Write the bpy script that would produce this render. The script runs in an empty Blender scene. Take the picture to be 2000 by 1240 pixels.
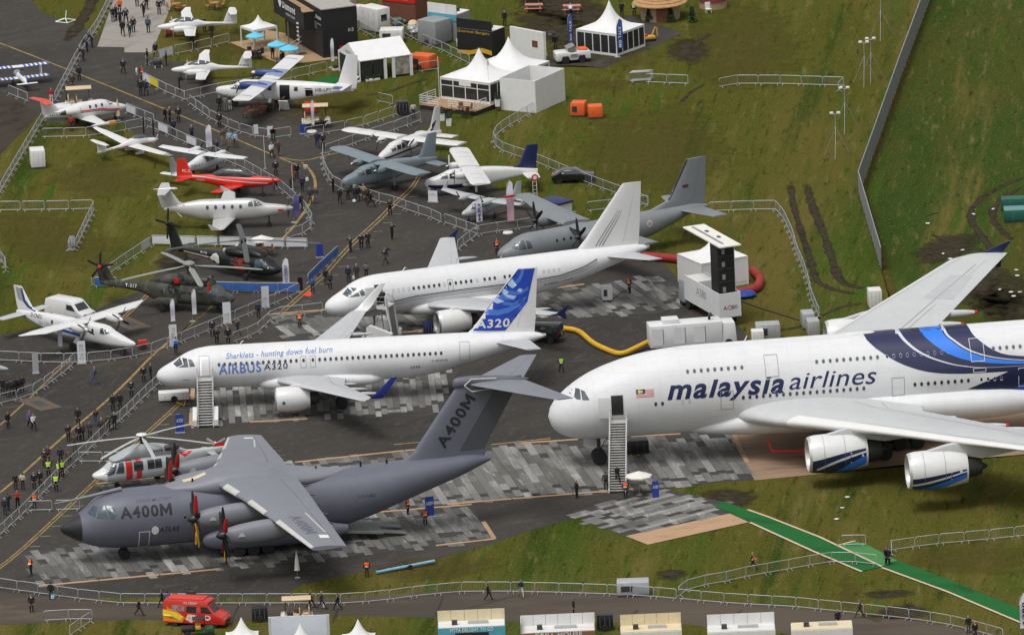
import bpy, bmesh, math, random
from mathutils import Vector, Matrix, Quaternion
from mathutils.bvhtree import BVHTree
R = math.radians
PI = math.pi
rnd = random.Random(7)
scene = bpy.context.scene
col = scene.collection

# ------------------------------------------------------------------ camera
PITCH, ROLL, CAM_H = R(14.5), R(-2.55),382.6
FOC = 30000.0                                    # focal length in pixels of the 2000 px wide photograph
CAM = Vector((0,-CAM_H / math.tan(PITCH), CAM_H))
_fw = Vector((0, math.cos(PITCH),-math.sin(PITCH)))
_up = Vector((0, math.sin(PITCH), math.cos(PITCH)))
_rt = Vector((1,0,0))
CR = _rt * math.cos(ROLL) + _up * math.sin(ROLL)
CU = _rt * -math.sin(ROLL) + _up * math.cos(ROLL)
cd = bpy.data.cameras.new('camera')
cd.sensor_width = 36.0
cd.lens = FOC / 2000 * 36.0
cd.clip_start = 10
cd.clip_end = 8000
cam = bpy.data.objects.new('camera', cd)
col.objects.link(cam)
mw = Matrix((CR, CU, -_fw)).transposed().to_4x4()
mw.translation = CAM
cam.matrix_world = mw
scene.camera = cam

# ------------------------------------------------------------------ overcast sky, one soft sun, exposure
SUN_EL, SUN_AZ = R(66), R(215)                   # azimuth measured from +Y towards +X: behind and to the left of the camera
world = bpy.data.worlds.new('World')
scene.world = world
world.use_nodes = True
wn = world.node_tree
wn.nodes.clear()
sky = wn.nodes.new('ShaderNodeTexSky')
sky.sky_type = 'NISHITA'
sky.sun_disc = False
sky.sun_elevation = SUN_EL
sky.sun_rotation = SUN_AZ
sky.dust_density = 4.0
sky.air_density = 1.0
hs = wn.nodes.new('ShaderNodeHueSaturation')
hs.inputs['Saturation'].default_value = 0.10
bgn = wn.nodes.new('ShaderNodeBackground')
bgn.inputs['Strength'].default_value = 0.15
won = wn.nodes.new('ShaderNodeOutputWorld')
wn.links.new(sky.outputs[0], hs.inputs['Color'])
wn.links.new(hs.outputs[0], bgn.inputs[0])
wn.links.new(bgn.outputs[0], won.inputs[0])
sd = bpy.data.lights.new('sun', 'SUN')
sd.energy = 1.2
sd.angle = R(20)
sd.color = (1.0,0.97,0.93)
sun = bpy.data.objects.new('sun', sd)
col.objects.link(sun)
_sv = Vector((math.sin(SUN_AZ) * math.cos(SUN_EL), math.cos(SUN_AZ) * math.cos(SUN_EL), math.sin(SUN_EL)))
sun.rotation_euler = _sv.to_track_quat('Z', 'Y').to_euler()
sun.location = (0,-200,300)
scene.view_settings.view_transform = 'Standard'
scene.view_settings.look = 'None'
scene.view_settings.gamma = 1.0
scene.view_settings.use_curve_mapping = False
scene.view_settings.exposure = 0.0
scene.render.engine = 'CYCLES'
scene.cycles.max_bounces = 5
scene.cycles.diffuse_bounces = 3
scene.cycles.glossy_bounces = 3
scene.cycles.transparent_max_bounces = 10
scene.cycles.use_denoising = True

def at(px, py, z=0.0):
 """ground (or height z) point that the photograph shows at this pixel"""
 d = _fw + CR * ((px - 1000) / FOC) + CU * ((620 - py) / FOC)
 return CAM + d * ((z - CAM.z) / d.z)

def yaw_px(a, b):
 p, q = at(*a), at(*b)
 return math.atan2(q.y - p.y, q.x - p.x)

# ------------------------------------------------------------------ materials
MATS = {}

def mat(name, c, rough=0.55, var=0.08, scale=1.5, metal=0.0, dirt=0.0, bump=0.0, alpha=1.0, coat=0.0, spec=0.5):
 """painted / plain surface with mottling, optional grime streaks and fine relief"""
 if name in MATS:
  return MATS[name]
 m = bpy.data.materials.new(name)
 m.use_nodes = True
 nt = m.node_tree
 b = nt.nodes['Principled BSDF']
 b.inputs['Roughness'].default_value = rough
 b.inputs['Metallic'].default_value = metal
 b.inputs['Specular IOR Level'].default_value = spec
 if coat:
  b.inputs['Coat Weight'].default_value = coat
  b.inputs['Coat Roughness'].default_value = 0.12
 if alpha < 1:
  b.inputs['Alpha'].default_value = alpha
 tc = nt.nodes.new('ShaderNodeTexCoord')
 nz = nt.nodes.new('ShaderNodeTexNoise')
 nz.inputs['Scale'].default_value = scale
 nz.inputs['Detail'].default_value = 5
 nz.inputs['Roughness'].default_value = 0.65
 nt.links.new(tc.outputs['Object'], nz.inputs['Vector'])
 rp = nt.nodes.new('ShaderNodeValToRGB')
 rp.color_ramp.elements[0].position = 0.3
 rp.color_ramp.elements[1].position = 0.72
 lo, hi = 1 - var, 1 + var
 rp.color_ramp.elements[0].color = (*[min(1, x * lo) for x in c],1)
 rp.color_ramp.elements[1].color = (*[min(1, x * hi) for x in c],1)
 nt.links.new(nz.outputs['Fac'], rp.inputs['Fac'])
 out = rp.outputs[0]
 if dirt:
  mp = nt.nodes.new('ShaderNodeMapping')
  mp.inputs['Scale'].default_value = (0.35,1.4,1.4)
  nt.links.new(tc.outputs['Object'], mp.inputs['Vector'])
  n2 = nt.nodes.new('ShaderNodeTexNoise')
  n2.inputs['Scale'].default_value = 2.2
  n2.inputs['Detail'].default_value = 8
  n2.inputs['Roughness'].default_value = 0.7
  nt.links.new(mp.outputs[0], n2.inputs['Vector'])
  r2 = nt.nodes.new('ShaderNodeValToRGB')
  r2.color_ramp.elements[0].position = 0.5
  r2.color_ramp.elements[1].position = 0.8
  r2.color_ramp.elements[0].color = (0,0,0,1)
  r2.color_ramp.elements[1].color = (dirt, dirt, dirt, 1)
  nt.links.new(n2.outputs['Fac'], r2.inputs['Fac'])
  mx = nt.nodes.new('ShaderNodeMix')
  mx.data_type = 'RGBA'
  nt.links.new(r2.outputs[0], mx.inputs['Factor'])
  nt.links.new(out, mx.inputs['A'])
  mx.inputs['B'].default_value = (0.10,0.09,0.075,1)
  out = mx.outputs['Result']
 nt.links.new(out, b.inputs['Base Color'])
 if bump:
  bp = nt.nodes.new('ShaderNodeBump')
  bp.inputs['Strength'].default_value = bump
  bp.inputs['Distance'].default_value = 0.02
  n3 = nt.nodes.new('ShaderNodeTexNoise')
  n3.inputs['Scale'].default_value = scale * 8
  n3.inputs['Detail'].default_value = 4
  nt.links.new(tc.outputs['Object'], n3.inputs['Vector'])
  nt.links.new(n3.outputs['Fac'], bp.inputs['Height'])
  nt.links.new(bp.outputs[0], b.inputs['Normal'])
 MATS[name] = m
 return m

def seams(m, px, pz, k=.78):
 """faint skin joints: thin darker rings along the body and lengthwise laps"""
 nt = m.node_tree
 b = nt.nodes['Principled BSDF']
 src = b.inputs['Base Color'].links[0].from_socket
 tc = nt.nodes.new('ShaderNodeTexCoord')
 sp = nt.nodes.new('ShaderNodeSeparateXYZ')
 nt.links.new(tc.outputs['Object'], sp.inputs[0])
 prev = None
 for ax, per in (('X', px),('Z', pz)):
  pp = nt.nodes.new('ShaderNodeMath')
  pp.operation = 'PINGPONG'
  pp.inputs[1].default_value = per / 2
  nt.links.new(sp.outputs[ax], pp.inputs[0])
  lt = nt.nodes.new('ShaderNodeMath')
  lt.operation = 'LESS_THAN'
  lt.inputs[1].default_value = .016
  nt.links.new(pp.outputs[0], lt.inputs[0])
  if prev:
   mx = nt.nodes.new('ShaderNodeMath')
   mx.operation = 'MAXIMUM'
   nt.links.new(prev, mx.inputs[0])
   nt.links.new(lt.outputs[0], mx.inputs[1])
   prev = mx.outputs[0]
  else:
   prev = lt.outputs[0]
 mix = nt.nodes.new('ShaderNodeMix')
 mix.data_type = 'RGBA'
 mix.blend_type = 'MULTIPLY'
 nt.links.new(prev, mix.inputs['Factor'])
 nt.links.new(src, mix.inputs['A'])
 mix.inputs['B'].default_value = (k, k, k, 1)
 nt.links.new(mix.outputs['Result'], b.inputs['Base Color'])
 return m

def noise_surface(name, layers, rough=0.95, bump=0.25, bscale=6.0, spec=0.2):
 """ground cover: a stack of (colour, scale, stretch, angle, low, high, detail) noise-masked colours over the first colour"""
 m = bpy.data.materials.new(name)
 m.use_nodes = True
 nt = m.node_tree
 b = nt.nodes['Principled BSDF']
 b.inputs['Roughness'].default_value = rough
 b.inputs['Specular IOR Level'].default_value = spec
 geo = nt.nodes.new('ShaderNodeNewGeometry')
 out = None
 for i, L in enumerate(layers):
  if i == 0:
   rgb = nt.nodes.new('ShaderNodeRGB')
   rgb.outputs[0].default_value = (*L, 1)
   out = rgb.outputs[0]
   continue
  c, sc, st, ang, lo, hi, det = L
  mp = nt.nodes.new('ShaderNodeMapping')
  mp.vector_type = 'TEXTURE'
  mp.inputs['Rotation'].default_value = (0,0, ang)
  mp.inputs['Scale'].default_value = (st, 1,1)
  mp.inputs['Location'].default_value = (13.7 * i, 7.1 * i, 0)
  nt.links.new(geo.outputs['Position'], mp.inputs['Vector'])
  nz = nt.nodes.new('ShaderNodeTexNoise')
  nz.inputs['Scale'].default_value = sc
  nz.inputs['Detail'].default_value = det
  nz.inputs['Roughness'].default_value = 0.68
  nt.links.new(mp.outputs[0], nz.inputs['Vector'])
  mr = nt.nodes.new('ShaderNodeMapRange')
  mr.interpolation_type = 'SMOOTHSTEP'
  mr.inputs['From Min'].default_value = lo
  mr.inputs['From Max'].default_value = hi
  nt.links.new(nz.outputs['Fac'], mr.inputs['Value'])
  mx = nt.nodes.new('ShaderNodeMix')
  mx.data_type = 'RGBA'
  nt.links.new(mr.outputs[0], mx.inputs['Factor'])
  nt.links.new(out, mx.inputs['A'])
  mx.inputs['B'].default_value = (*c, 1)
  out = mx.outputs['Result']
 nt.links.new(out, b.inputs['Base Color'])
 if bump:
  n3 = nt.nodes.new('ShaderNodeTexNoise')
  n3.inputs['Scale'].default_value = bscale
  n3.inputs['Detail'].default_value = 6
  nt.links.new(geo.outputs['Position'], n3.inputs['Vector'])
  bp = nt.nodes.new('ShaderNodeBump')
  bp.inputs['Strength'].default_value = bump
  bp.inputs['Distance'].default_value = 0.06
  nt.links.new(n3.outputs['Fac'], bp.inputs['Height'])
  nt.links.new(bp.outputs[0], b.inputs['Normal'])
 MATS[name] = m
 return m

def soft_edge(m, scale, lo, hi):
 """break a sheet up into an irregular worn patch: noise drives its opacity"""
 nt = m.node_tree
 b = nt.nodes['Principled BSDF']
 geo = nt.nodes.new('ShaderNodeNewGeometry')
 nz = nt.nodes.new('ShaderNodeTexNoise')
 nz.inputs['Scale'].default_value = scale
 nz.inputs['Detail'].default_value = 7
 nz.inputs['Roughness'].default_value = 0.7
 nt.links.new(geo.outputs['Position'], nz.inputs['Vector'])
 at_ = nt.nodes.new('ShaderNodeAttribute')
 at_.attribute_name = 'fade'
 ad = nt.nodes.new('ShaderNodeMath')
 ad.operation = 'ADD'
 nt.links.new(nz.outputs['Fac'], ad.inputs[0])
 nt.links.new(at_.outputs['Fac'], ad.inputs[1])
 mr = nt.nodes.new('ShaderNodeMapRange')
 mr.inputs['From Min'].default_value = lo
 mr.inputs['From Max'].default_value = hi
 nt.links.new(ad.outputs[0], mr.inputs['Value'])
 nt.links.new(mr.outputs[0], b.inputs['Alpha'])
 return m

WHITE = mat('white_paint', (.69,.69,.685),.34,.03,1.2, dirt=.10, coat=.25)
AFW = seams(mat('airframe_white', (.69,.695,.705),.5,.03,.5, dirt=.14),2.1,1.55,.87)
OFFW = mat('off_white_paint', (.70,.69,.66),.5,.06,1.5, dirt=.25)
WINGG = mat('wing_grey_paint', (.47,.48,.49),.42,.06,.9, dirt=.18)
TENT = mat('tent_fabric', (.72,.72,.71),.75,.05,.8, dirt=.10, bump=.15)
BLACK = mat('black_paint', (.012,.012,.013),.4,.2)
RUBBER = mat('tyre_rubber', (.016,.016,.016),.85,.25,6)
DKMETAL = mat('dark_metal', (.06,.06,.062),.5,.2,3, metal=.4)
METAL = mat('bare_metal', (.42,.42,.42),.38,.12,3, metal=.8)
GALV = mat('galvanised_steel', (.46,.47,.47),.45,.12,4, metal=.35)
GLASS = mat('dark_glass', (.030,.034,.038),.1,.2,1, spec=.8)
CGLASS = mat('cockpit_glass', (.05,.065,.075),.06,.3,1, spec=.9)
GREYP = mat('mid_grey_paint', (.25,.25,.25),.6,.1)
LINE = mat('panel_line_grey', (.28,.29,.30),.6,.05)
NAVY = mat('navy_paint', (.012,.018,.075),.35,.08, coat=.3)
BLUE = mat('blue_paint', (.02,.085,.38),.4,.08)
RED = mat('red_paint', (.55,.02,.015),.4,.08, dirt=.1)
ORANGE = mat('orange_paint', (.72,.11,.015),.5,.1, dirt=.25)
YELLOW = mat('yellow_paint', (.62,.36,.03),.55,.12, dirt=.2)
WOOD = mat('deck_timber', (.36,.24,.13),.8,.2,3, dirt=.2)
BROWN = mat('brown_timber', (.15,.055,.028),.75,.25,3)
TAN = mat('tan_canopy', (.62,.47,.30),.65,.08,2, dirt=.15)
GREEN = mat('green_carpet_cloth', (.015,.13,.03),.95,.2,3)

# ------------------------------------------------------------------ mesh builder
class MB:
 def __init__(s):
  s.v, s.f, s.m = [],[],[]

 def add(s, vs, fs, mi=0):
  o = len(s.v)
  s.v += [tuple(p) for p in vs]
  s.f += [tuple(i + o for i in f) for f in fs]
  s.m += [mi] * len(fs)
  return s

 def box(s, c, d, mi=0, rz=0.0, top=(1,1), ry=0.0, rx=0.0, shift=(0,0)):
  x, y, z = d[0] / 2, d[1] / 2, d[2] / 2
  M = Matrix.Rotation(rz, 3, 'Z') @ Matrix.Rotation(ry, 3, 'Y') @ Matrix.Rotation(rx, 3, 'X')
  vs = []
  for k in (-1,1):
   tx, ty = (top if k > 0 else (1,1))
   ox, oy = (shift if k > 0 else (0,0))
   for i, j in ((-1,-1),(1,-1),(1,1),(-1,1)):
    vs.append(M @ Vector((i * x * tx + ox, j * y * ty + oy, k * z)) + Vector(c))
  return s.add(vs, [(3,2,1,0),(4,5,6,7),(0,1,5,4),(1,2,6,5),(2,3,7,6),(3,0,4,7)], mi)

 def tube(s, pts, r, n=8, mi=0, cap=True):
  pts = [Vector(p) for p in pts]
  rs = r if isinstance(r, (list, tuple)) else [r] * len(pts)
  rings = []
  for i, p in enumerate(pts):
   d = (pts[min(i + 1, len(pts) - 1)] - pts[max(i - 1,0)])
   if d.length < 1e-9:
    d = Vector((0,0,1))
   d.normalize()
   a = d.cross(Vector((0,0,1)))
   if a.length < 1e-3:
    a = d.cross(Vector((1,0,0)))
   a.normalize()
   b = d.cross(a)
   rings.append([p + (a * math.cos(2 * PI * k / n) + b * math.sin(2 * PI * k / n)) * rs[i] for k in range(n)])
  return s.loft(rings, mi, cap)

 def loft(s, rings, mi=0, cap=True, closed=True):
  n = len(rings[0])
  vs = [p for r in rings for p in r]
  fs = []
  for i in range(len(rings) - 1):
   for k in range(n if closed else n - 1):
    a, b = i * n + k, i * n + (k + 1) % n
    fs.append((a, b, b + n, a + n))
  if cap:
   fs.append(tuple(range(n - 1,-1,-1)))
   fs.append(tuple((len(rings) - 1) * n + k for k in range(n)))
  return s.add(vs, fs, mi)

 def lathe(s, prof, o=(0,0,0), axis='z', n=20, mi=0, cap=True):
  """prof: (along, radius)"""
  o = Vector(o)
  rings = []
  for a, r in prof:
   ring = []
   for k in range(n):
    c, sn = math.cos(2 * PI * k / n) * r, math.sin(2 * PI * k / n) * r
    ring.append(o + (Vector((a, c, sn)) if axis == 'x' else Vector((c, a, sn)) if axis == 'y' else Vector((c, sn, a))))
   rings.append(ring)
  return s.loft(rings, mi, cap)

 def prism(s, poly, z0, z1, mi=0, axis='z'):
  def P(p, z):
   return (p[0], p[1], z) if axis == 'z' else (p[0], z, p[1]) if axis == 'y' else (z, p[0], p[1])
  n = len(poly)
  vs = [P(p, z0) for p in poly] + [P(p, z1) for p in poly]
  fs = [tuple(range(n - 1,-1,-1)), tuple(range(n, 2 * n))] + [(i, (i + 1) % n, (i + 1) % n + n, i + n) for i in range(n)]
  return s.add(vs, fs, mi)

 def ball(s, c, r, n=12, m=8, mi=0):
  rx, ry, rz = r if isinstance(r, (tuple, list)) else (r, r, r)
  rings = []
  for i in range(1, m):
   a = PI * i / m
   rings.append([Vector(c) + Vector((rx * math.sin(a) * math.cos(2 * PI * k / n), ry * math.sin(a) * math.sin(2 * PI * k / n), rz * math.cos(a))) for k in range(n)])
  s.loft(rings, mi, True)
  return s

 def mesh(s, name, mats, smooth=35, bev=0.0):
  me = bpy.data.meshes.new(name)
  me.from_pydata(s.v, [], s.f)
  for m in mats:
   me.materials.append(m)
  if any(s.m):
   me.polygons.foreach_set('material_index', s.m)
  bm = bmesh.new()
  bm.from_mesh(me)
  bmesh.ops.recalc_face_normals(bm, faces=bm.faces)
  if bev:
   es = [e for e in bm.edges if len(e.link_faces) == 2 and e.calc_face_angle(0) > 0.6]
   bmesh.ops.bevel(bm, geom=es, offset=bev, segments=2, affect='EDGES', clamp_overlap=True, profile=.5)
  bm.to_mesh(me)
  bm.free()
  if smooth:
   me.polygons.foreach_set('use_smooth', [True] * len(me.polygons))
   me.set_sharp_from_angle(angle=R(smooth))
  me.update()
  return me

 def build(s, name, mats, parent=None, smooth=35, bev=0.0, loc=None, rz=None):
  if not isinstance(mats, (list, tuple)):
   mats = [mats]
  return link(name, s.mesh(name, mats, smooth, bev), parent, loc, rz)

def link(name, data, parent=None, loc=None, rz=None):
 o = bpy.data.objects.new(name, data)
 col.objects.link(o)
 if parent is not None:
  o.parent = parent
 if loc is not None:
  o.location = loc
 if rz is not None:
  o.rotation_euler = (0,0, rz)
 return o

def tag(o, label=None, cat=None, group=None, kind=None):
 if label:
  o['label'] = label
 if cat:
  o['category'] = cat
 if group:
  o['group'] = group
 if kind:
  o['kind'] = kind
 return o

def thing(name, label, cat, loc=(0,0,0), rz=0.0, group=None, scale=1.0):
 o = link(name, None, None, loc, rz)
 o.empty_display_size = .5
 o.scale = (scale,) * 3
 return tag(o, label, cat, group)

def copy_tree(o, parent=None):
 c = o.copy()
 col.objects.link(c)
 if parent is not None:
  c.parent = parent
 for ch in o.children:
  copy_tree(ch, c)
 return c

# ------------------------------------------------------------------ flat shapes and how they are laid on curved skins
def text_flat(body, width, height, shear=0.0, bold=0.0, spacing=1.0):
 """lettering as flat triangles fitted into width x height, origin at the lower left"""
 cu = bpy.data.curves.new('lettering', 'FONT')
 cu.body = body
 cu.size = 1.0
 cu.shear = shear
 cu.offset = bold
 cu.space_character = spacing + bold * 5.5
 cu.resolution_u = 3
 cu.fill_mode = 'FRONT'
 o = bpy.data.objects.new('lettering', cu)
 me = bpy.data.meshes.new_from_object(o)
 vs = [(v.co.x, v.co.y) for v in me.vertices]
 fs = [tuple(p.vertices) for p in me.polygons]
 bpy.data.objects.remove(o)
 bpy.data.meshes.remove(me)
 bpy.data.curves.remove(cu)
 x0, x1 = min(v[0] for v in vs), max(v[0] for v in vs)
 y0, y1 = min(v[1] for v in vs), max(v[1] for v in vs)
 return [((a - x0) / (x1 - x0) * width, (b - y0) / (y1 - y0) * height) for a, b in vs], fs

def poly_flat(*polys):
 vs, fs = [],[]
 for p in polys:
  o = len(vs)
  vs += [tuple(q) for q in p]
  fs.append(tuple(range(o, o + len(p))))
 return vs, fs

def rect_flat(u0, v0, u1, v1):
 return poly_flat([(u0, v0),(u1, v0),(u1, v1),(u0, v1)])

def frame_flat(u0, v0, u1, v1, w):
 """outline of a rectangle as four bars"""
 return poly_flat([(u0, v0),(u1, v0),(u1, v0 + w),(u0, v0 + w)],[(u0, v1 - w),(u1, v1 - w),(u1, v1),(u0, v1)],
                     [(u0, v0 + w),(u0 + w, v0 + w),(u0 + w, v1 - w),(u0, v1 - w)],[(u1 - w, v0 + w),(u1, v0 + w),(u1, v1 - w),(u1 - w, v1 - w)])

def ribbon_flat(pts, w):
 """strip of constant (or per point) width along a 2D polyline"""
 ws = w if isinstance(w, (list, tuple)) else [w] * len(pts)
 L, Rr = [],[]
 for i, p in enumerate(pts):
  a, b = Vector(pts[max(i - 1,0)]), Vector(pts[min(i + 1, len(pts) - 1)])
  d = (b - a).normalized()
  n = Vector((-d.y, d.x)) * ws[i] / 2
  L.append((p[0] + n.x, p[1] + n.y))
  Rr.append((p[0] - n.x, p[1] - n.y))
 vs = L + Rr
 n = len(pts)
 return vs, [(i, i + 1, n + i + 1, n + i) for i in range(n - 1)]

def moved(flat, du, dv, rot=0.0, su=1.0, sv=1.0):
 c, s_ = math.cos(rot), math.sin(rot)
 return [(du + (u * su) * c - (v * sv) * s_, dv + (u * su) * s_ + (v * sv) * c) for u, v in flat[0]], flat[1]

def skin(name, flat, bvh, proj, m, parent, off=.012, cut=.35, cutv=None):
 """lay a flat shape on a skin: cut it into a grid, drop each vertex on the surface along proj(u,v)"""
 bm = bmesh.new()
 bv = [bm.verts.new((u, v, 0)) for u, v in flat[0]]
 for f in flat[1]:
  try:
   bm.faces.new([bv[i] for i in f])
  except ValueError:
   pass
 bmesh.ops.triangulate(bm, faces=bm.faces[:], ngon_method='EAR_CLIP')
 for ax, c in ((0, cut),(1, cutv or cut)):
  lo = min(v.co[ax] for v in bm.verts)
  hi = max(v.co[ax] for v in bm.verts)
  k = math.floor(lo / c) + 1
  while k * c < hi and c > 0:
   no = Vector((1,0,0)) if ax == 0 else Vector((0,1,0))
   bmesh.ops.bisect_plane(bm, geom=bm.verts[:] + bm.edges[:] + bm.faces[:], plane_co=no * (k * c), plane_no=no)
   k += 1
 dead = []
 for v in bm.verts:
  o, d = proj(v.co.x, v.co.y)
  h = bvh.ray_cast(o, d)
  if h[0] is None:
   dead.append(v)
   continue
  n = h[1] if h[1].dot(d) < 0 else -h[1]
  v.co = h[0] + n * off
 bmesh.ops.delete(bm, geom=dead, context='VERTS')
 if not bm.faces:
  bm.free()
  return None
 bmesh.ops.recalc_face_normals(bm, faces=bm.faces)
 for f in bm.faces:
  f.smooth = True
 me = bpy.data.meshes.new(name)
 bm.to_mesh(me)
 bm.free()
 me.materials.append(m)
 return link(name, me, parent)

def port(u, v):
 return Vector((u, -60, v)), Vector((0,1,0))

def starb(u, v):
 return Vector((u, 60, v)), Vector((0,-1,0))

def topdown(u, v):
 return Vector((u, v, 60)), Vector((0,0,-1))

def round_skin(zc, hw, hh, side=-1, y0=0.0):
 """u along the body, v = angle in degrees above the waist"""
 def f(u, v):
  a = R(v)
  p = Vector((u, y0 + side * hw * math.cos(a), zc + hh * math.sin(a)))
  n = Vector((0, side * math.cos(a) / hw, math.sin(a) / hh)).normalized()
  return p + n * 1.2,-n
 return f

# ------------------------------------------------------------------ aeroplane parts (x aft of the nose, y to starboard, z up)
def pchip(xs, ys):
 n = len(xs)
 h = [xs[i + 1] - xs[i] for i in range(n - 1)]
 d = [(ys[i + 1] - ys[i]) / h[i] for i in range(n - 1)]
 m = [d[0]] + [0 if d[i - 1] * d[i] <= 0 else 2 * d[i - 1] * d[i] / (d[i - 1] + d[i]) for i in range(1, n - 1)] + [d[-1]]

 def f(x):
  i = 0
  while i < n - 2 and x > xs[i + 1]:
   i += 1
  t = min(1, max(0,(x - xs[i]) / h[i]))
  a, b = t * t * (3 - 2 * t), t * (1 - t)
  return ys[i] * (1 - a) + ys[i + 1] * a + h[i] * b * ((1 - t) * m[i] - t * m[i + 1])
 return f

def body(prof, n=36, rings=64, p=2.0, y0=0.0):
 """closed body through stations (x, z top, z bottom, half width); returns builder and its BVH"""
 x0, x1 = prof[0][0], prof[-1][0]
 us = [math.sqrt(max(0, q[0] - x0)) for q in prof]
 ft, fb, fh = (pchip(us, [q[k] for q in prof]) for k in (1,2,3))
 mb = MB()
 R_ = []
 for i in range(rings + 1):
  t = i / rings
  x = x0 + (x1 - x0) * (t ** 1.7 * .6 + t * .4)
  if i == 0:
   x = x0 + 1e-4
  u = math.sqrt(x - x0)
  a, b, w = ft(u), fb(u), max(fh(u),.004)
  zc, hh = (a + b) / 2, max((a - b) / 2,.004)
  ring = []
  for k in range(n):
   th = 2 * PI * k / n
   c, s = math.cos(th), math.sin(th)
   ring.append((x, y0 + w * math.copysign(abs(c) ** (2 / p), c), zc + hh * math.copysign(abs(s) ** (2 / p), s)))
  R_.append(ring)
 mb.loft(R_)
 return mb, BVHTree.FromPolygons([Vector(q) for q in mb.v], mb.f)

def foil(t, c0=0.0, c1=1.0, n=9, camber=.015):
 def th(x):
  return 5 * t * (.2969 * math.sqrt(x) - .126 * x - .3516 * x * x + .2843 * x ** 3 - .1036 * x ** 4)
 xs = [c0 + (c1 - c0) * (.5 - .5 * math.cos(PI * i / n)) if c0 == 0 else c0 + (c1 - c0) * i / n for i in range(n + 1)]
 up = [(x, th(x) + camber * 4 * x * (1 - x) * .5 + .0006) for x in xs]
 lo = [(x, -th(x) + camber * 4 * x * (1 - x) * .5 - .0006) for x in xs]
 return up[::-1] + (lo[1:] if c0 == 0 else lo)

def sec_at(secs, s, k):
 """interpolated section at span coordinate s (component k of a section is the span)"""
 for a, b in zip(secs, secs[1:]):
  if s <= b[k] + 1e-9 or b is secs[-1]:
   t = (s - a[k]) / (b[k] - a[k]) if b[k] != a[k] else 0
   return tuple(x + (y - x) * t for x, y in zip(a, b))

def surface(secs, c0, c1, vertical=False, side=1, camber=.015):
 rings = []
 for xle, y, z, ch, t in secs:
  pts = foil(t, c0, c1, camber=0 if vertical else camber)
  rings.append([(xle + a * ch, y * side + (b * ch if vertical else 0), z + (0 if vertical else b * ch)) for a, b in pts])
 return MB().loft(rings)

def lift(root, name, secs, m, side=1, trail=(), cf=.74, vertical=False, slat=None, mt=None, ms=None, camber=.015):
 """wing, tailplane or fin; trail = (s0, s1, part name) pieces of the trailing edge that are movable surfaces of their own"""
 k = 2 if vertical else 1
 s0, s1 = secs[0][k], secs[-1][k]
 cuts = sorted({s0, s1, *[q for t in trail for q in t[:2]], *[q[k] for q in secs]})
 lead = .09 if slat else 0.0
 main = MB()
 full = [sec_at(secs, s, k) for s in cuts]
 main = surface(full, lead, cf, vertical, side, camber)
 for a, b in zip(cuts, cuts[1:]):
  if not any(t[0] <= a + 1e-6 and b <= t[1] + 1e-6 for t in trail):
   q = surface([sec_at(secs, a, k), sec_at(secs, b, k)], cf, 1, vertical, side, camber)
   main.add(q.v, q.f)
 w = main.build(name, m, root)
 for a, b, nm in trail:
  e = .012
  ss = [s for s in cuts if a < s < b]
  q = surface([sec_at(secs, s, k) for s in [a + e] + ss + [b - e]], cf + .006,1, vertical, side, camber)
  q.build(nm, mt or m, w)
 if slat:
  ss = [s for s in cuts if slat[0] < s < slat[1]]
  q = surface([sec_at(secs, s, k) for s in [slat[0]] + ss + [slat[1]]],0, lead - .002, vertical, side, camber)
  q.build('slat', ms or m, w)
  for a, b in ((s0, slat[0]),(slat[1], s1)):
   if b - a > .05:
    q = surface([sec_at(secs, s, k) for s in [a] + [s for s in cuts if a < s < b] + [b]],0, lead, vertical, side, camber)
    q.build('leading_edge', m, w)
 bv = BVHTree.FromPolygons([Vector(p) for p in surface(full, 0,1, vertical, side, camber).v], surface(full, 0,1, vertical, side, camber).f)
 return w, bv

_wheel = {}

def wheel(parent, c, r, w):
 key = (round(r, 3), round(w, 3))
 if key not in _wheel:
  t = MB().lathe([(-w / 2, r * .55),(-w / 2, r * .9),(-w * .3, r),(w * .3, r),(w / 2, r * .9),(w / 2, r * .55)], axis='y', n=20)
  h = MB().lathe([(-w * .47, r * .04),(-w * .47, r * .2),(-w * .36, r * .3),(-w * .42, r * .54),(w * .42, r * .54),(w * .36, r * .3),(w * .47, r * .2),(w * .47, r * .04)], axis='y', n=16)
  _wheel[key] = (t.mesh('tyre', [RUBBER]), h.mesh('rim', [METAL]))
 t = link('tyre', _wheel[key][0], parent, c)
 link('rim', _wheel[key][1], parent, c)
 return t

def gear(root, x, y, top, r, w, twin=True, axles=(0,), name='landing_gear', lean=0.0):
 g = MB()
 g.tube([(x, y, top),(x + lean, y, r)],[r * .3, r * .22],10)
 g.tube([(x - .1, y, top),(x + r * 1.6, y, top * .95),(x, y, r * 1.6)], r * .12,6)
 if len(axles) > 1:
  g.tube([(x + min(axles), y, r),(x + max(axles), y, r)], r * .16,8)
 for a in axles:
  g.tube([(x + lean + a, y - w, r),(x + lean + a, y + w, r)], r * .14,8)
 o = g.build(name, DKMETAL, root)
 for a in axles:
  for s in ((-1,1) if twin else (0,)):
   wheel(o, (x + lean + a, y + s * w * .85, r), r, w)
 return o

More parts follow.
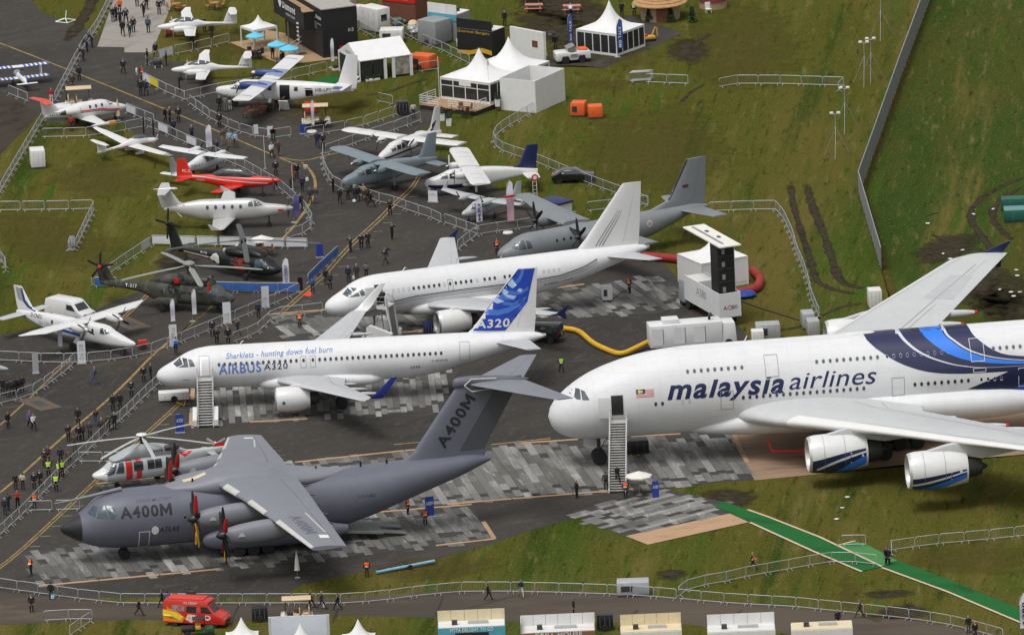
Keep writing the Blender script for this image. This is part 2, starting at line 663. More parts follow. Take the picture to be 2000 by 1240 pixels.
def propeller(root, c, rad, n, ph=0.0, spin=(.5,.2), m=None, sp=None, chord=.2, tip=None, sweep=0.0):
 """spinner and blades, axis along x, facing -x"""
 m, sp = m or BLACK, sp or METAL
 L, r = spin
 o = MB().lathe([(-L, .01),(-L * .85, r * .4),(-L * .45, r * .8),(0, r),(L * .25, r)], c, 'x', 16).build('propeller', sp, root)
 for k in range(n):
  a = ph + 2 * PI * k / n
  rings = []
  for f, cw, tw in ((.06,.4,1.1),(.2,.8,.8),(.45,1.0,.55),(.75,.95,.4),(.93,.7,.3),(1.0,.3,.25)):
   q = rad * f
   ring = []
   for i in range(8):
    e = 2 * PI * i / 8
    du, dn = math.cos(e) * chord * cw / 2, math.sin(e) * chord * .09
    x, t = du * math.sin(tw) + dn * math.cos(tw), du * math.cos(tw) - dn * math.sin(tw) + sweep * f * f * rad
    ring.append((c[0] + x, c[1] + q * math.cos(a) - t * math.sin(a), c[2] + q * math.sin(a) + t * math.cos(a)))
   rings.append(ring)
  mb = MB()
  if tip:
   mb.loft(rings[:5])
   mb.loft(rings[4:],1)
   mb.build('blade', [m, tip], o)
  else:
   mb.loft(rings).build('blade', m, o)
 return o

def jet(root, c, r, L, cowl, lip=None, core=True):
 """podded turbofan, c = centre of the intake face"""
 c = Vector(c)
 prof = [(0, r * .86),(-.0, r * .9),(L * .03, r * .965),(L * .12, r * 1.02),(L * .35, r * 1.05),(L * .7, r * 1.0),(L, r * .82)]
 o = MB().lathe(prof[1:] + [(L, r * .78),(L * .5, r * .75)], c, 'x', 36, cap=False).build('engine', cowl, root)
 MB().lathe([(L * .035, r * .972),(0, r * .93),(-.012 * L, r * .9),(0, r * .865),(L * .06, r * .835)], c, 'x', 36, cap=False).build('intake_lip', lip or METAL, o)
 MB().lathe([(L * .06, r * .835),(L * .25, r * .82)], c, 'x', 32, cap=False).build('intake_duct', GREYP, o)
 f = MB()
 for k in range(20):
  a = 2 * PI * k / 20
  b = a + .24
  p = [(c.x + L * .24, c.y + r * .2 * math.cos(a), c.z + r * .2 * math.sin(a)),(c.x + L * .24, c.y + r * .8 * math.cos(a), c.z + r * .8 * math.sin(a)),
             (c.x + L * .2, c.y + r * .8 * math.cos(b), c.z + r * .8 * math.sin(b)),(c.x + L * .2, c.y + r * .2 * math.cos(b), c.z + r * .2 * math.sin(b))]
  f.add(p, [(0,1,2,3)])
 f.lathe([(L * .25,.01),(L * .25, r * .83)], c, 'x', 24, cap=True)
 f.lathe([(L * .1,.01),(L * .17, r * .14),(L * .22, r * .24),(L * .24, r * .24)], c, 'x', 16)
 f.build('fan', DKMETAL, o)
 if core:
  MB().lathe([(L * .8, r * .7),(L, r * .6),(L * 1.22, r * .46),(L * 1.26, r * .4),(L * 1.22, r * .3),(L * 1.36, r * .05)], c, 'x', 24).build('exhaust_nozzle', DKMETAL, o)
 return o

_oval = {}

def ports(parent, bvh, xs, z, sides, w=.24, h=.34, m=None, proj=None, ring=None, name='window'):
 """a row of cabin windows set in the skin, each its own pane"""
 key = (w, h, (m or GLASS).name, ring.name if ring else '')
 if key not in _oval:
  mb = MB()
  n = 12
  def el(f, d):
   return [(f * w / 2 * math.copysign(abs(math.cos(2 * PI * k / n)) ** .95, math.cos(2 * PI * k / n)), f * h / 2 * math.copysign(abs(math.sin(2 * PI * k / n)) ** .9, math.sin(2 * PI * k / n)), d) for k in range(n)]
  mb.add(el(1,.012),[tuple(range(n))])
  mb.loft([el(1.0,.012), el(1.08,.016), el(1.42 if ring else 1.16,.004)],1, cap=False)
  _oval[key] = mb.mesh('window', [m or GLASS, ring or LINE], smooth=0)
 out = []
 for s in sides:
  for x in xs:
   if proj:
    o_, d = proj(s)(x, z)
   else:
    o_, d = Vector((x, s * 60, z)), Vector((0,-s, 0))
   hh = bvh.ray_cast(o_, d)
   if hh[0] is None:
    continue
   nrm = hh[1] if hh[1].dot(d) < 0 else -hh[1]
   xa = Vector((1,0,0)) - nrm * nrm.x
   xa.normalize()
   ya = nrm.cross(xa)
   if ya.z < 0:
    ya = -ya
    xa = -xa
   o = link(name, _oval[key], parent)
   M = Matrix((xa, ya, nrm)).transposed().to_4x4()
   M.translation = hh[0]
   o.matrix_local = M
   out.append(o)
 return out

def door(parent, bvh, proj, u0, v0, u1, v1, w, m, line=None, name='door', cut=.3, cutv=None, off=.02):
 d = skin(name, rect_flat(u0, v0, u1, v1), bvh, proj, m, parent, off, cut, cutv)
 return d

def frame(parent, bvh, proj, u0, v0, u1, v1, wu, wv, m, cut=.3, cutv=None, off=.03, name='door_frame'):
 f = poly_flat([(u0, v0),(u1, v0),(u1, v0 + wv),(u0, v0 + wv)],[(u0, v1 - wv),(u1, v1 - wv),(u1, v1),(u0, v1)],
                  [(u0, v0 + wv),(u0 + wu, v0 + wv),(u0 + wu, v1 - wv),(u0, v1 - wv)],[(u1 - wu, v0 + wv),(u1, v0 + wv),(u1, v1 - wv),(u1 - wu, v1 - wv)])
 return skin(name, f, bvh, proj, m, parent, off, cut, cutv)

# ------------------------------------------------------------------ the setting: grass, tarmac, road, mats, carpet
def turf(name, base, straw, green):
 return noise_surface(name, [
  base,
  (straw, .016,3.0, R(80),.45,.60,7),
  (green, .028,5.0, R(85),.50,.62,7),
  ((.125,.104,.030),.13,12.0, R(85),.52,.66,8),
  ((.034,.054,.008),.20,16.0, R(84),.52,.66,8),
  ((.086,.056,.022),.045,4.0, R(80),.58,.72,9),
  ((.132,.118,.038),.9,7.0, R(86),.54,.70,8),
  ((.026,.036,.006),1.3,6.0, R(84),.53,.70,8),
  ((.044,.084,.011),.45,12.0, R(83),.56,.68,6),
  ((.135,.124,.044),4.2,3.0, R(80),.55,.70,4),
  ((.020,.028,.005),5.1,2.6, R(88),.55,.70,4)],.95,1.0,5.0,.02)

GRASS = turf('airfield_grass', (.074,.076,.012),(.108,.088,.022),(.050,.076,.011))
GRASS2 = turf('outer_field_grass', (.048,.066,.011),(.066,.066,.014),(.034,.062,.011))
TARMAC = noise_surface('worn_tarmac', [
 (.055,.050,.044),
 ((.040,.037,.034),.03,2.2, R(38),.44,.60,7),
 ((.086,.071,.055),.045,2.6, R(35),.52,.70,8),
 ((.032,.030,.028),.2,6.0, R(38),.54,.70,9),
 ((.098,.086,.072),.5,3.0, R(20),.56,.74,9),
 ((.070,.060,.056),1.1,2.0, R(70),.52,.66,7),
 ((.048,.048,.042),1.9,1.5, R(10),.54,.68,6),
 ((.026,.025,.024),.8,1.5, R(60),.62,.76,9),
 ((.092,.082,.068),3.0,1.0,0,.54,.74,6)],.9,.3,9.0,.12)
ROADM = noise_surface('brown_service_road', [
 (.098,.079,.061),
 ((.070,.059,.048),.05,3.0, R(-4),.45,.62,6),
 ((.132,.104,.078),.12,3.0, R(-6),.55,.72,8),
 ((.060,.050,.040),1.4,1.5, R(-4),.58,.78,8)],.9,.2,12.0,.08)
MUDM = noise_surface('wet_mud', [
 (.045,.033,.022),((.022,.017,.012),.35,2, R(60),.45,.62,7),((.085,.062,.04),1.3,2, R(60),.56,.75,7)],.75,.6,4.0)
MUDT = soft_edge(noise_surface('tyre_track_mud', [
 (.046,.037,.022),((.024,.019,.012),.9,1,0,.45,.62,6),((.085,.065,.036),1.2,1,0,.56,.72,7)],.9,.6,5.0,.08),.6,.70,1.05)
DRYT = soft_edge(noise_surface('dry_worn_grass', [
 (.098,.080,.022),((.115,.092,.034),.8,4, R(85),.5,.68,8),((.060,.056,.014),2.2,4, R(85),.5,.68,8)],.95,.5,5.0,.02),.5,.80,1.35)
TRACK = noise_surface('pale_trackway', [
 (.30,.275,.245),((.24,.22,.195),.3,3, R(60),.5,.65,7),((.36,.34,.30),1.2,2, R(-20),.56,.75,7)],.75,.1,8.0)
PLY = noise_surface('plywood_sheet', [
 (.43,.28,.17),((.34,.22,.13),.5,3, R(12),.48,.66,7),((.50,.35,.23),1.2,2, R(12),.56,.75,7)],.8,.1,8.0)
PLYD = noise_surface('muddy_plywood', [
 (.30,.21,.14),((.19,.13,.085),.14,4, R(8),.46,.62,7),((.38,.28,.19),.5,3, R(8),.56,.72,7),((.11,.08,.055),.3,8, R(5),.60,.72,7)],.85,.1,8.0)
CARPET = noise_surface('green_carpet', [
 (.014,.115,.026),((.009,.078,.018),.3,3, R(-25),.48,.66,6),((.024,.15,.042),1.5,1,0,.56,.78,6)],.95,.2,10.0)
CARPETL = noise_surface('faded_green_carpet', [
 (.060,.21,.068),((.045,.17,.05),.4,2, R(-25),.48,.66,6)],.95,.2,10.0)
LINEY = soft_edge(mat('yellow_line_paint', (.27,.185,.062),.85,.3,.8),1.6,.76,.96)
LINEW = soft_edge(mat('pale_line_paint', (.26,.24,.19),.85,.2,2),1.6,.80,1.0)
CRACK = mat('tar_seam', (.018,.017,.016),.7,.2)

def sheet(name, pts, z, m, label=None, kind='structure', px=True):
 w = [at(*p) if px else Vector((*p, 0)) for p in pts]
 me = bpy.data.meshes.new(name)
 bm = bmesh.new()
 f = bm.faces.new([bm.verts.new((p.x, p.y, z)) for p in w])
 bmesh.ops.triangulate(bm, faces=[f], ngon_method='EAR_CLIP')
 bmesh.ops.recalc_face_normals(bm, faces=bm.faces)
 if bm.faces[:][0].normal.z < 0:
  bmesh.ops.reverse_faces(bm, faces=bm.faces)
 bm.to_mesh(me)
 bm.free()
 me.materials.append(m)
 return tag(link(name, me), label, None, None, kind)

def strip(name, pts, w, z, m, parent=None, kind=None, jitter=0.0, sub=1, fade=False):
 """painted line, seam or track on the ground along pixel points; w in metres"""
 P = [at(*p) for p in pts]
 if sub > 1:
  q = []
  for a, b in zip(P, P[1:]):
   q += [a.lerp(b, i / sub) for i in range(sub)]
  P = q + [P[-1]]
  for _ in range(2):
   P = [P[0]] + [(P[i - 1] + P[i] * 2 + P[i + 1]) / 4 for i in range(1, len(P) - 1)] + [P[-1]]
 mb = MB()
 n = len(P)
 vs, fd = [],[]
 for i, p in enumerate(P):
  d = (P[min(i + 1, n - 1)] - P[max(i - 1,0)])
  d.z = 0
  d.normalize()
  s = Vector((-d.y, d.x, 0))
  ww = w * (1 + jitter * (rnd.random() - .5))
  cols = (-1,-.5,0,.5,1) if fade else (-1,1)
  for c in cols:
   vs.append((p.x + s.x * ww / 2 * c, p.y + s.y * ww / 2 * c, z))
   e = min(1, min(i, n - 1 - i) / 4) if fade else 1
   fd.append((1 - abs(c) ** 1.5) * .62 * e + (.1 if e > .6 else 0) if fade else 0)
 k = 5 if fade else 2
 fs = [(i * k + j, i * k + j + 1,(i + 1) * k + j + 1,(i + 1) * k + j) for i in range(n - 1) for j in range(k - 1)]
 mb.add(vs, fs)
 me = mb.mesh(name, [m], smooth=0)
 a = me.attributes.new('fade', 'FLOAT', 'POINT')
 a.data.foreach_set('value', fd if fade else [.5] * len(vs))
 o = link(name, me, parent)
 if not parent:
  tag(o, kind=kind or 'structure')
 return o

def blotch(name, c, rx, ry, z, m, rz=0.0, px=True):
 """irregular worn patch on the ground; its opacity falls off towards the rim"""
 p = at(*c)
 n = 20
 vs, fs, fd = [(p.x, p.y, z)],[],[.62]
 for r_, f in ((.5,.45),(1.0,0.0)):
  for k in range(n):
   a = 2 * PI * k / n
   j = 1 + .25 * (rnd.random() - .5)
   x, y = rx * r_ * j * math.cos(a), ry * r_ * j * math.sin(a)
   vs.append((p.x + x * math.cos(rz) - y * math.sin(rz), p.y + x * math.sin(rz) + y * math.cos(rz), z))
   fd.append(f)
 for k in range(n):
  fs.append((0,1 + k, 1 + (k + 1) % n))
  fs.append((1 + k, 1 + n + k, 1 + n + (k + 1) % n, 1 + (k + 1) % n))
 me = MB().add(vs, fs).mesh(name, [m], smooth=0)
 a = me.attributes.new('fade', 'FLOAT', 'POINT')
 a.data.foreach_set('value', fd)
 return tag(link(name, me), kind='structure')

g = MB().add([(-3000,-3000,0),(3000,-3000,0),(3000,4000,0),(-3000,4000,0)],[(0,1,2,3)]).build('grass_field', GRASS, smooth=0)
tag(g, kind='structure')
sheet('outer_field', [(1824,-20),(1762,150),(1681,384),(1724,530),(1746,600),(1766,690),(2120,690),(2120,-40)],.0025, GRASS2)
APRON = [(-90,-30),(45,-30),(75,20),(130,45),(178,60),(200,86),(296,98),(283,112),(330,119),(372,124),(402,150),(432,168),(500,184),(570,198),
         (588,214),(650,232),(702,247),(760,232),(812,212),(866,203),(878,232),(832,246),(746,290),(800,284),(880,314),(930,345),(1000,384),(1060,410),
         (1130,440),(1210,480),(1290,505),(1320,540),(1350,600),(1432,626),(1470,668),(1470,850),(1300,962),(1118,1012),(1040,1034),(960,1061),
         (850,1092),(700,1118),(590,1141),(548,1166),(-90,1166),(-90,662),(0,653),(52,645),(120,628),(185,604),(255,576),(277,566),(298,545),(315,516),
         (345,502),(440,492),(432,456),(440,420),(470,396),(434,376),(404,344),(380,325),(335,308),(262,262),(238,238),(93,240),(75,226),(35,199),(0,184),(-90,160)]
sheet('tarmac_apron', APRON, .004, TARMAC)
sheet('service_road', [(-90,1150),(150,1168),(300,1178),(560,1172),(700,1166),(850,1154),(1000,1150),(1150,1154),(1330,1168),(1600,1188),(1800,1212),(2090,1262),
                       (2090,1300),(1700,1248),(1500,1234),(1280,1213),(1240,1216),(1000,1214),(800,1204),(620,1200),(450,1213),(250,1209),(100,1215),(-90,1224)],.008, ROADM)
sheet('mud_bank', [(-90,165),(0,184),(35,197),(74,222),(58,246),(20,282),(-30,335),(-90,400)],.006, MUDM)
strip('mud_verge', [(120,95),(150,55),(175,15),(190,-20)],2.2,.010, MUDT, jitter=.6, sub=5, fade=True)
sheet('trackway_road', [(190,92),(243,93),(345,-12),(226,-12)],.012, TRACK)
sheet('trackway_road', [(243,93),(243,103),(296,103),(345,-12)],.012, TRACK)
for i in range(7):     # joints between the trackway sheets
 a, b = (226 + (190 - 226) * i / 7,-12 + 104 * i / 7),(345 + (296 - 345) * i / 7,-12 + 115 * i / 7)
 strip('trackway_joint', [a, b],.05,.016, CRACK)
sheet('tarmac_path', [(1120,128),(1180,133),(1280,90),(1335,65),(1230,30),(1160,70),(1075,105),(1060,130)],.006, TARMAC)
sheet('plywood_mat', [(1420,845),(1474,938),(1590,927),(1790,905),(2090,880),(2090,760),(1700,795)],.03, PLYD)
sheet('plywood_strip', [(1222,1047),(1425,1003),(1463,1020),(1265,1064)],.05, PLY)
sheet('display_deck', [(448,84),(482,80),(520,60),(640,80),(660,116),(560,128),(540,124)],.06, WOOD)
# green carpet and its timber edging
sheet('carpet_walkway', [(1392,987),(1415,980),(1500,1010),(1602,1050),(1722,1107),(1684,1116),(1590,1077),(1500,1037),(1465,1020)],.055, CARPET)
sheet('carpet_crossing', [(1636,1067),(1670,1058),(1690,1062),(1752,1095),(1722,1107)],.065, CARPETL)
sheet('carpet_path', [(1722,1108),(1752,1095),(1850,1131),(1987,1187),(2060,1222),(2060,1246),(1990,1213),(1850,1155)],.055, CARPET)
for pts in ([(1465,1021),(1500,1037),(1590,1078),(1683,1117)],[(1460,996),(1500,1010),(1602,1050),(1722,1107)],[(1722,1109),(1850,1156),(1990,1215),(2060,1248)],[(1636,1066),(1670,1057)]):
 strip('timber_edging', pts, .28,.085, mat('pale_timber', (.55,.44,.30),.8,.15,3))
# painted lines
YL = [([(-20,77),(130,135),(380,237),(500,289),(585,325)],.22),
      ([(590,318),(606,332),(616,350),(616,375),(604,400),(590,420),(572,445),(553,465),(530,487)],.3),
      ([(530,303),(590,318),(640,302),(680,296)],.25),
      ([(820,347),(806,372),(776,396),(746,428),(716,455),(690,478),(660,510),(640,535),(600,570),(560,605),(530,630)],.16),
      ([(815,346),(800,370),(770,394),(740,426),(710,453),(684,476),(654,508),(634,533),(594,568),(554,603),(524,628)],.16),
      ([(425,588),(377,630),(300,690),(256,738),(190,800),(125,850),(45,925),(-20,978)],.28),
      ([(372,770),(350,792),(310,828),(280,855),(185,945),(120,1005),(40,1080),(-20,1125)],.16),
      ([(367,768),(345,790),(305,826),(275,853),(180,943),(115,1003),(35,1078),(-20,1120)],.16),
      ([(294,566),(275,586),(261,600),(236,622)],.16),([(300,566),(281,587),(267,601),(242,622)],.16),
      ([(405,604),(347,654)],.2),([(140,700),(110,726),(45,790),(0,830)],.2),
      ([(960,868),(1075,856)],.35),([(950,973),(1120,962)],.3),([(770,868),(960,850)],.25)]
for pts, w in YL:
 strip('painted_line', pts, w, .012, LINEY, sub=3)
for i in range(15):     # ticks beside the double lines
 x, y = 352 - i * 21,790 + i * 19.8
 strip('painted_line', [(x, y),(x + 20, y - 1)],.16,.013, LINEW)
for i in range(14):
 x, y = 800 - i * 17.5,385 + i * 17
 strip('painted_line', [(x, y),(x + 18, y - 1)],.14,.013, LINEW)
# seams and patches in the tarmac and the road
for pts in ([(0,90),(90,78),(180,66)],[(560,430),(640,440),(760,425),(960,420)],[(440,560),(560,480)],[(655,840),(820,826),(950,800),(1090,770)],
   [(900,820),(930,795),(960,780)],[(540,900),(800,872)],[(470,455),(500,490)],[(1050,805),(1140,790)]):
 strip('tarmac_seam', pts, .12,.010, CRACK, jitter=.7, sub=6)
for pts in ([(468,1180),(455,1205),(452,1225)],[(865,1165),(858,1185),(850,1200)],[(1245,1191),(1220,1215)],[(1450,1190),(1415,1215),(1400,1225)],[(660,1190),(650,1215)],[(840,1205),(900,1190),(1000,1165)]):
 strip('tarmac_seam', pts, .2,.014, CRACK, jitter=1.0, sub=7)
for c, w, h in (((253,632),1.2,4.5),((77,788),1.2,4.5)):
 p = at(*c)
 mb = MB().box((p.x, p.y, .014),(2.4,5.2,.012),0, rz=.5).box((p.x, p.y, .022),(1.0,2.2,.012),1, rz=.5)
 tag(mb.build('manhole_cover', [mat('concrete_patch', (.10,.075,.055),.9,.2), DKMETAL]), kind='structure')
# tyre tracks, worn and muddy grass
for pts, w in (([(1543,345),(1548,395),(1562,445),(1580,500),(1590,535),(1598,552),(1625,566),(1690,578)],2.4),
               ([(1575,350),(1582,390),(1596,425),(1612,465),(1628,515),(1637,543),(1655,557),(1700,567)],2.8),
               ([(2010,344),(1960,362),(1920,385),(1897,408),(1896,432),(1912,455),(1930,478),(1945,495)],2.6),
               ([(2010,358),(1960,385),(1938,410),(1940,432),(1960,455),(1985,475)],2.4),
               ([(1790,480),(1830,500),(1880,510),(1920,500)],2.6),([(1810,455),(1850,470),(1900,485),(1960,500)],2.2),([(1800,425),(1850,410)],1.6),
               ([(1320,210),(1350,180),(1385,160)],1.4),([(1345,110),(1365,80),(1400,60)],2.4),([(1355,215),(1375,190)],1.2),
               ([(700,190),(760,180),(800,165),(850,150)],1.6),([(150,55),(172,25),(190,-10)],1.5),([(700,50),(760,60),(830,78),(900,105)],3.0),
               ([(1300,560),(1330,570)],2),([(1480,652),(1560,640),(1640,600),(1700,590)],1.8)):
 strip('tyre_track', pts, w * .42,.009, MUDT, jitter=.5, sub=7, fade=True)
for c, rx, ry, rz in (((1930,560),5.5,16,.1),((1850,485),4,9,-.4),((1980,610),5,14,.2),((1310,1122),2.2,2.6,0),((1735,1160),3.2,2.2,0),((1245,1024),1.5,3,0),((1420,975),4,6,0),
                      ((1345,100),3,8,0),((1100,60),5,16,.4),((1110,20),6,14,.4),((340,510),2.5,6,0),((1760,1195),3.5,4,0),((700,130),3,9,0)):
 blotch('bare_earth', c, rx, ry, .008, MUDT, rz)
for c, rx, ry, rz in (((1660,1160),1.6,12,.0),((1180,165),5,3,0),((1200,172),2,2,0),((640,210),8,14,0),((420,90),6,14,0),
                      ((1060,90),6,18,.4),((1200,100),6,14,.4),((1280,300),12,34,.0),((1450,90),10,34,.0),((100,470),10,22,.3),((200,350),8,14,.2),((850,1110),10,7,0),((1900,1090),10,10,0)):
 blotch('dry_grass', c, rx, ry, .0075, DRYT, rz)
strip('worn_verge', [(1822,-10),(1760,160),(1690,350),(1684,385),(1712,470),(1738,560),(1745,590)],1.5,.0085, DRYT, sub=6, jitter=.5, fade=True)

# ------------------------------------------------------------------ panelled parking mats under the big aircraft: every plate is a piece
def plate_mat(n, base):
 return noise_surface('mat_plate_%s' % n, [
  base, (tuple(c * .72 for c in base),.35,5.0, R(100),.46,.66,9),(tuple(min(.5, c * 1.4 + .04) for c in base),.5,5.0, R(100),.50,.66,9),
  ((.34,.335,.32),1.1,6.0, R(102),.58,.72,9),((.30,.295,.28),1.4,4.0, R(15),.62,.74,9),((.075,.072,.066),.2,1.5, R(30),.58,.74,8)],.85,.15,9.0,.1)

PLATES = [plate_mat(k, c) for k, c in (('slate', (.112,.110,.104)),('iron', (.130,.128,.121)),('moss', (.126,.126,.113)),('ash', (.158,.155,.146)),('dust', (.195,.190,.179)),('chalk', (.265,.258,.245)))]
_pl = {}

def inside(p, poly):
 c = False
 j = len(poly) - 1
 for i in range(len(poly)):
  a, b = poly[i], poly[j]
  if (a.y > p.y) != (b.y > p.y) and p.x < (b.x - a.x) * (p.y - a.y) / (b.y - a.y) + a.x:
   c = not c
  j = i
 return c

def plate_mats(name, pxs, ang, pw, plen, z, edge=True, wts=(5,5,4,5,3,2), seed=1, cap=300):
 rr = random.Random(seed)
 poly = [at(*p) for p in pxs]
 o = sheet(name, pxs, z, mat('mat_bed', (.04,.038,.036),.9,.2))
 ca, sa = math.cos(ang), math.sin(ang)
 U = [(p.x * ca + p.y * sa, -p.x * sa + p.y * ca) for p in poly]
 u0, u1 = min(p[0] for p in U), max(p[0] for p in U)
 v0, v1 = min(p[1] for p in U), max(p[1] for p in U)
 cells = []
 u = u0
 while u < u1:
  v = v0 - rr.random() * plen
  while v < v1:
   ln = plen * rr.choice((.5,1,1,1,1,1.5))
   cu, cv = u + pw / 2, v + ln / 2
   hit = [inside(Vector(((cu + du) * ca - (cv + dv) * sa, (cu + du) * sa + (cv + dv) * ca)), poly) for du in (-.3 * pw, .3 * pw) for dv in (-.45 * ln, .45 * ln)]
   if all(hit):
    cells.append((cu, cv, ln))
   elif sum(hit) >= 2:
    cells.append((cu, cv, ln * .5)) if inside(Vector((cu * ca - cv * sa, cu * sa + cv * ca)), poly) else None
   v += ln
  u += pw
 rr.shuffle(cells)
 rest = MB()
 for i, (cu, cv, ln) in enumerate(cells):
  x, y = cu * ca - cv * sa, cu * sa + cv * ca
  mi = rr.choices(range(6), wts)[0]
  zz = z + .02 + .006 * rr.random()
  if i < cap:
   key = (round(pw, 2), round(ln, 2), mi)
   if key not in _pl:
    _pl[key] = MB().box((0,0,0),(pw - .03, ln - .03,.03)).mesh('plate', [PLATES[mi]], smooth=0)
   q = link('plate', _pl[key], o, (x, y, zz), ang)
  else:
   rest.box((x, y, zz),(pw - .03, ln - .03,.03), mi, rz=ang)
 if rest.v:
  q = rest.build('plates', PLATES, o, smooth=0)
  q['kind'] = 'stuff'
 if edge:
  n = len(poly)
  for i in range(n):
   a, b = poly[i], poly[(i + 1) % n]
   if (b - a).length < 4 or rr.random() < .25:
    continue
   d = (b - a).normalized()
   k = max(1, int((b - a).length / 4.8))
   for j in range(k):
    if rr.random() < .3:
     continue
    p = a.lerp(b, (j + .5) / k)
    MB().box((0,0,0),((b - a).length / k - .1,.42,.06)).build('edge_board', PLY, o, loc=(p.x, p.y, z + .05), rz=math.atan2(d.y, d.x), smooth=0)
 return o

plate_mats('transport_parking_mat', [(37,1080),(185,1061),(300,1053),(740,1001),(922,986),(966,1053),(620,1093),(430,1112),(75,1145)],.21,.8,4.6,.012, seed=3)
plate_mats('nose_parking_mat', [(188,946),(575,904),(790,881),(1130,859),(1430,843),(1475,936),(1000,975),(745,997),(218,1020)],.16,.8,4.6,.012, seed=4, wts=(3,4,4,6,5,3))
plate_mats('airliner_parking_mat', [(377,757),(900,714),(858,801),(715,812),(373,832)],.03,.62,4.2,.012, seed=5, wts=(3,3,2,4,6,6))
plate_mats('jet_parking_mat', [(522,616),(1035,571),(1142,556),(1302,533),(1345,598),(1275,613),(1045,625),(740,655),(560,668)],.32,.8,4.6,.012, seed=6, wts=(5,5,3,5,4,3))
plate_mats('walkway_mat', [(1120,997),(1305,956),(1418,981),(1425,1003),(1222,1047),(1140,1015)],.69 - PI / 2,.8,5.0,.014, edge=False, seed=8, wts=(0,1,1,4,7,4))

# ================================================================== the big aircraft
def airliner(pose, sf, sa, name, label, group=None):
 """narrow-body twinjet; sf / sa shorten the cabin ahead of and behind the wing"""
 def X(x):
  return x - (sf * min(1, max(0,(x - 7) / 3))) - (sa * min(1, max(0,(x - 21) / 3)))
 root = thing(name, label, 'airliner', (pose[0], pose[1],.04), pose[2], scale=pose[3])
 prof = [(0,3.15,3.15,0),(.12,3.52,2.82,.40),(.5,3.87,2.46,.80),(1.0,4.17,2.22,1.12),(1.65,4.50,2.04,1.40),(2.5,5.02,1.92,1.63),(3.3,5.42,1.84,1.78),(4.3,5.71,1.78,1.90),
   (5.6,5.85,1.75,1.965),(7,5.87,1.74,1.975),(10,5.87,1.74,1.975),(21,5.87,1.74,1.975),(24,5.87,1.76,1.975),(27,5.87,2.12,1.95),(30,5.86,2.80,1.74),(33,5.83,3.62,1.30),(35.5,5.74,4.35,.80),(37,5.58,4.85,.42),(37.5,5.40,5.05,.24)]
 fb, bv = body([(X(a), b, c, d) for a, b, c, d in prof],40,72)
 fus = fb.build('fuselage', AFW, root, smooth=60)
 fa, fbv = body([(X(9.6),2.6,2.3,.5),(X(10.6),2.95,1.5,1.7),(X(12.5),3.1,1.34,2.2),(X(17.5),3.1,1.32,2.25),(X(20.5),2.9,1.45,2.0),(X(22.5),2.3,2.0,.6)],28,30,2.4)
 fa.build('wing_fairing', AFW, root, smooth=60)
 wl = [(11.35,1.5,2.45,6.9,.14),(13.85,6.4,3.0,4.15,.12),(19.3,17.05,4.15,1.55,.11)]
 out = {'root': root, 'fus': fus, 'bv': bv, 'X': X}
 for s in (-1,1):
  w, wb = lift(root, 'wing', [(X(a), b, c, d, e) for a, b, c, d, e in wl], WINGG, s, ((2.1,6.3, 'flap'),(6.5,12.6, 'flap'),(12.8,16.6, 'aileron')),.74, slat=(3.0,16.6), ms=mat('slat_metal', (.62,.63,.64),.35,.05,2, metal=.3))
  out['wing%d' % s] = w
  # spoiler lines on the upper skin
  skin('spoiler_line', ribbon_flat([(X(16.2), s * 4),(X(17.05), s * 6.4),(X(19.8), s * 12.6)],.05), wb, topdown, LINE, w, .015,.6)
  for ff in (4.6,8.2,11.4):
   q = sec_at(wl, ff, 1)
   MB().lathe([(0,.02),(.5,.16),(1.6,.2),(2.6,.12),(3.1,.02)],(X(q[0]) + q[3] * .62, s * ff, q[2] - .22), 'x', 10).build('flap_fairing', WINGG, w)
  e = jet(root, (X(11.3), s * 5.75,1.72),1.17,3.35, WHITE)
  out['eng%d' % s] = e
  MB().prism([(X(12.0),2.75),(X(13.2),3.1),(X(16.2),2.95),(X(16.0),2.5),(X(14.4),2.3)], s * 5.6, s * 5.9, axis='y').build('pylon', WHITE, e)
  lift(root, 'tailplane', [(X(32.5),.5,5.0,3.6,.1),(X(35.6),6.2,5.5,1.45,.09)], WINGG, s, ((.9,5.9, 'elevator'),),.72)
  gear(root, X(17.7), s * 3.8,2.6,.58,.42)
 fin, fv = lift(root, 'fin', [(X(29.6),0,5.2,7.0,.09),(X(31.2),0,6.9,5.6,.09),(X(35.25),0,12.0,1.95,.09)], WHITE, 1,((6.2,11.8, 'rudder'),),.72, True)
 out['fin'], out['fv'] = fin, fv
 gear(root, 5.07,0,2.0,.38,.3)
 MB().tube([(5.0,-.5,1.8),(5.0,-.5,1.3)],.05).build('gear_door', WHITE, root)
 MB().lathe([(X(37.3),.26),(X(37.75),.2),(X(37.76),.12),(X(37.5),.1)],(0,0,5.22), 'x', 14).build('exhaust_outlet', METAL, root)
 for s, pr in ((-1, port),(1, starb)):
  for q in ([(1.72,4.45),(2.45,4.98),(2.62,4.52),(2.05,4.25)],[(2.14,4.22),(2.72,4.5),(2.6,5.0),(3.05,5.0),(3.18,4.32)],[(3.28,4.32),(3.16,4.98),(3.55,4.93),(3.8,4.38)]):
   skin('cockpit_window', poly_flat(q), bv, pr, CGLASS, fus, .02,.2)
 MB().tube([(8.2,0,5.85),(8.45,0,6.2),(8.6,0,6.2)],.05,6).build('antenna', WHITE, root)
 MB().tube([(X(20),0,5.85),(X(20.2),0,6.15)],.04,6).build('antenna', WHITE, root)
 return out

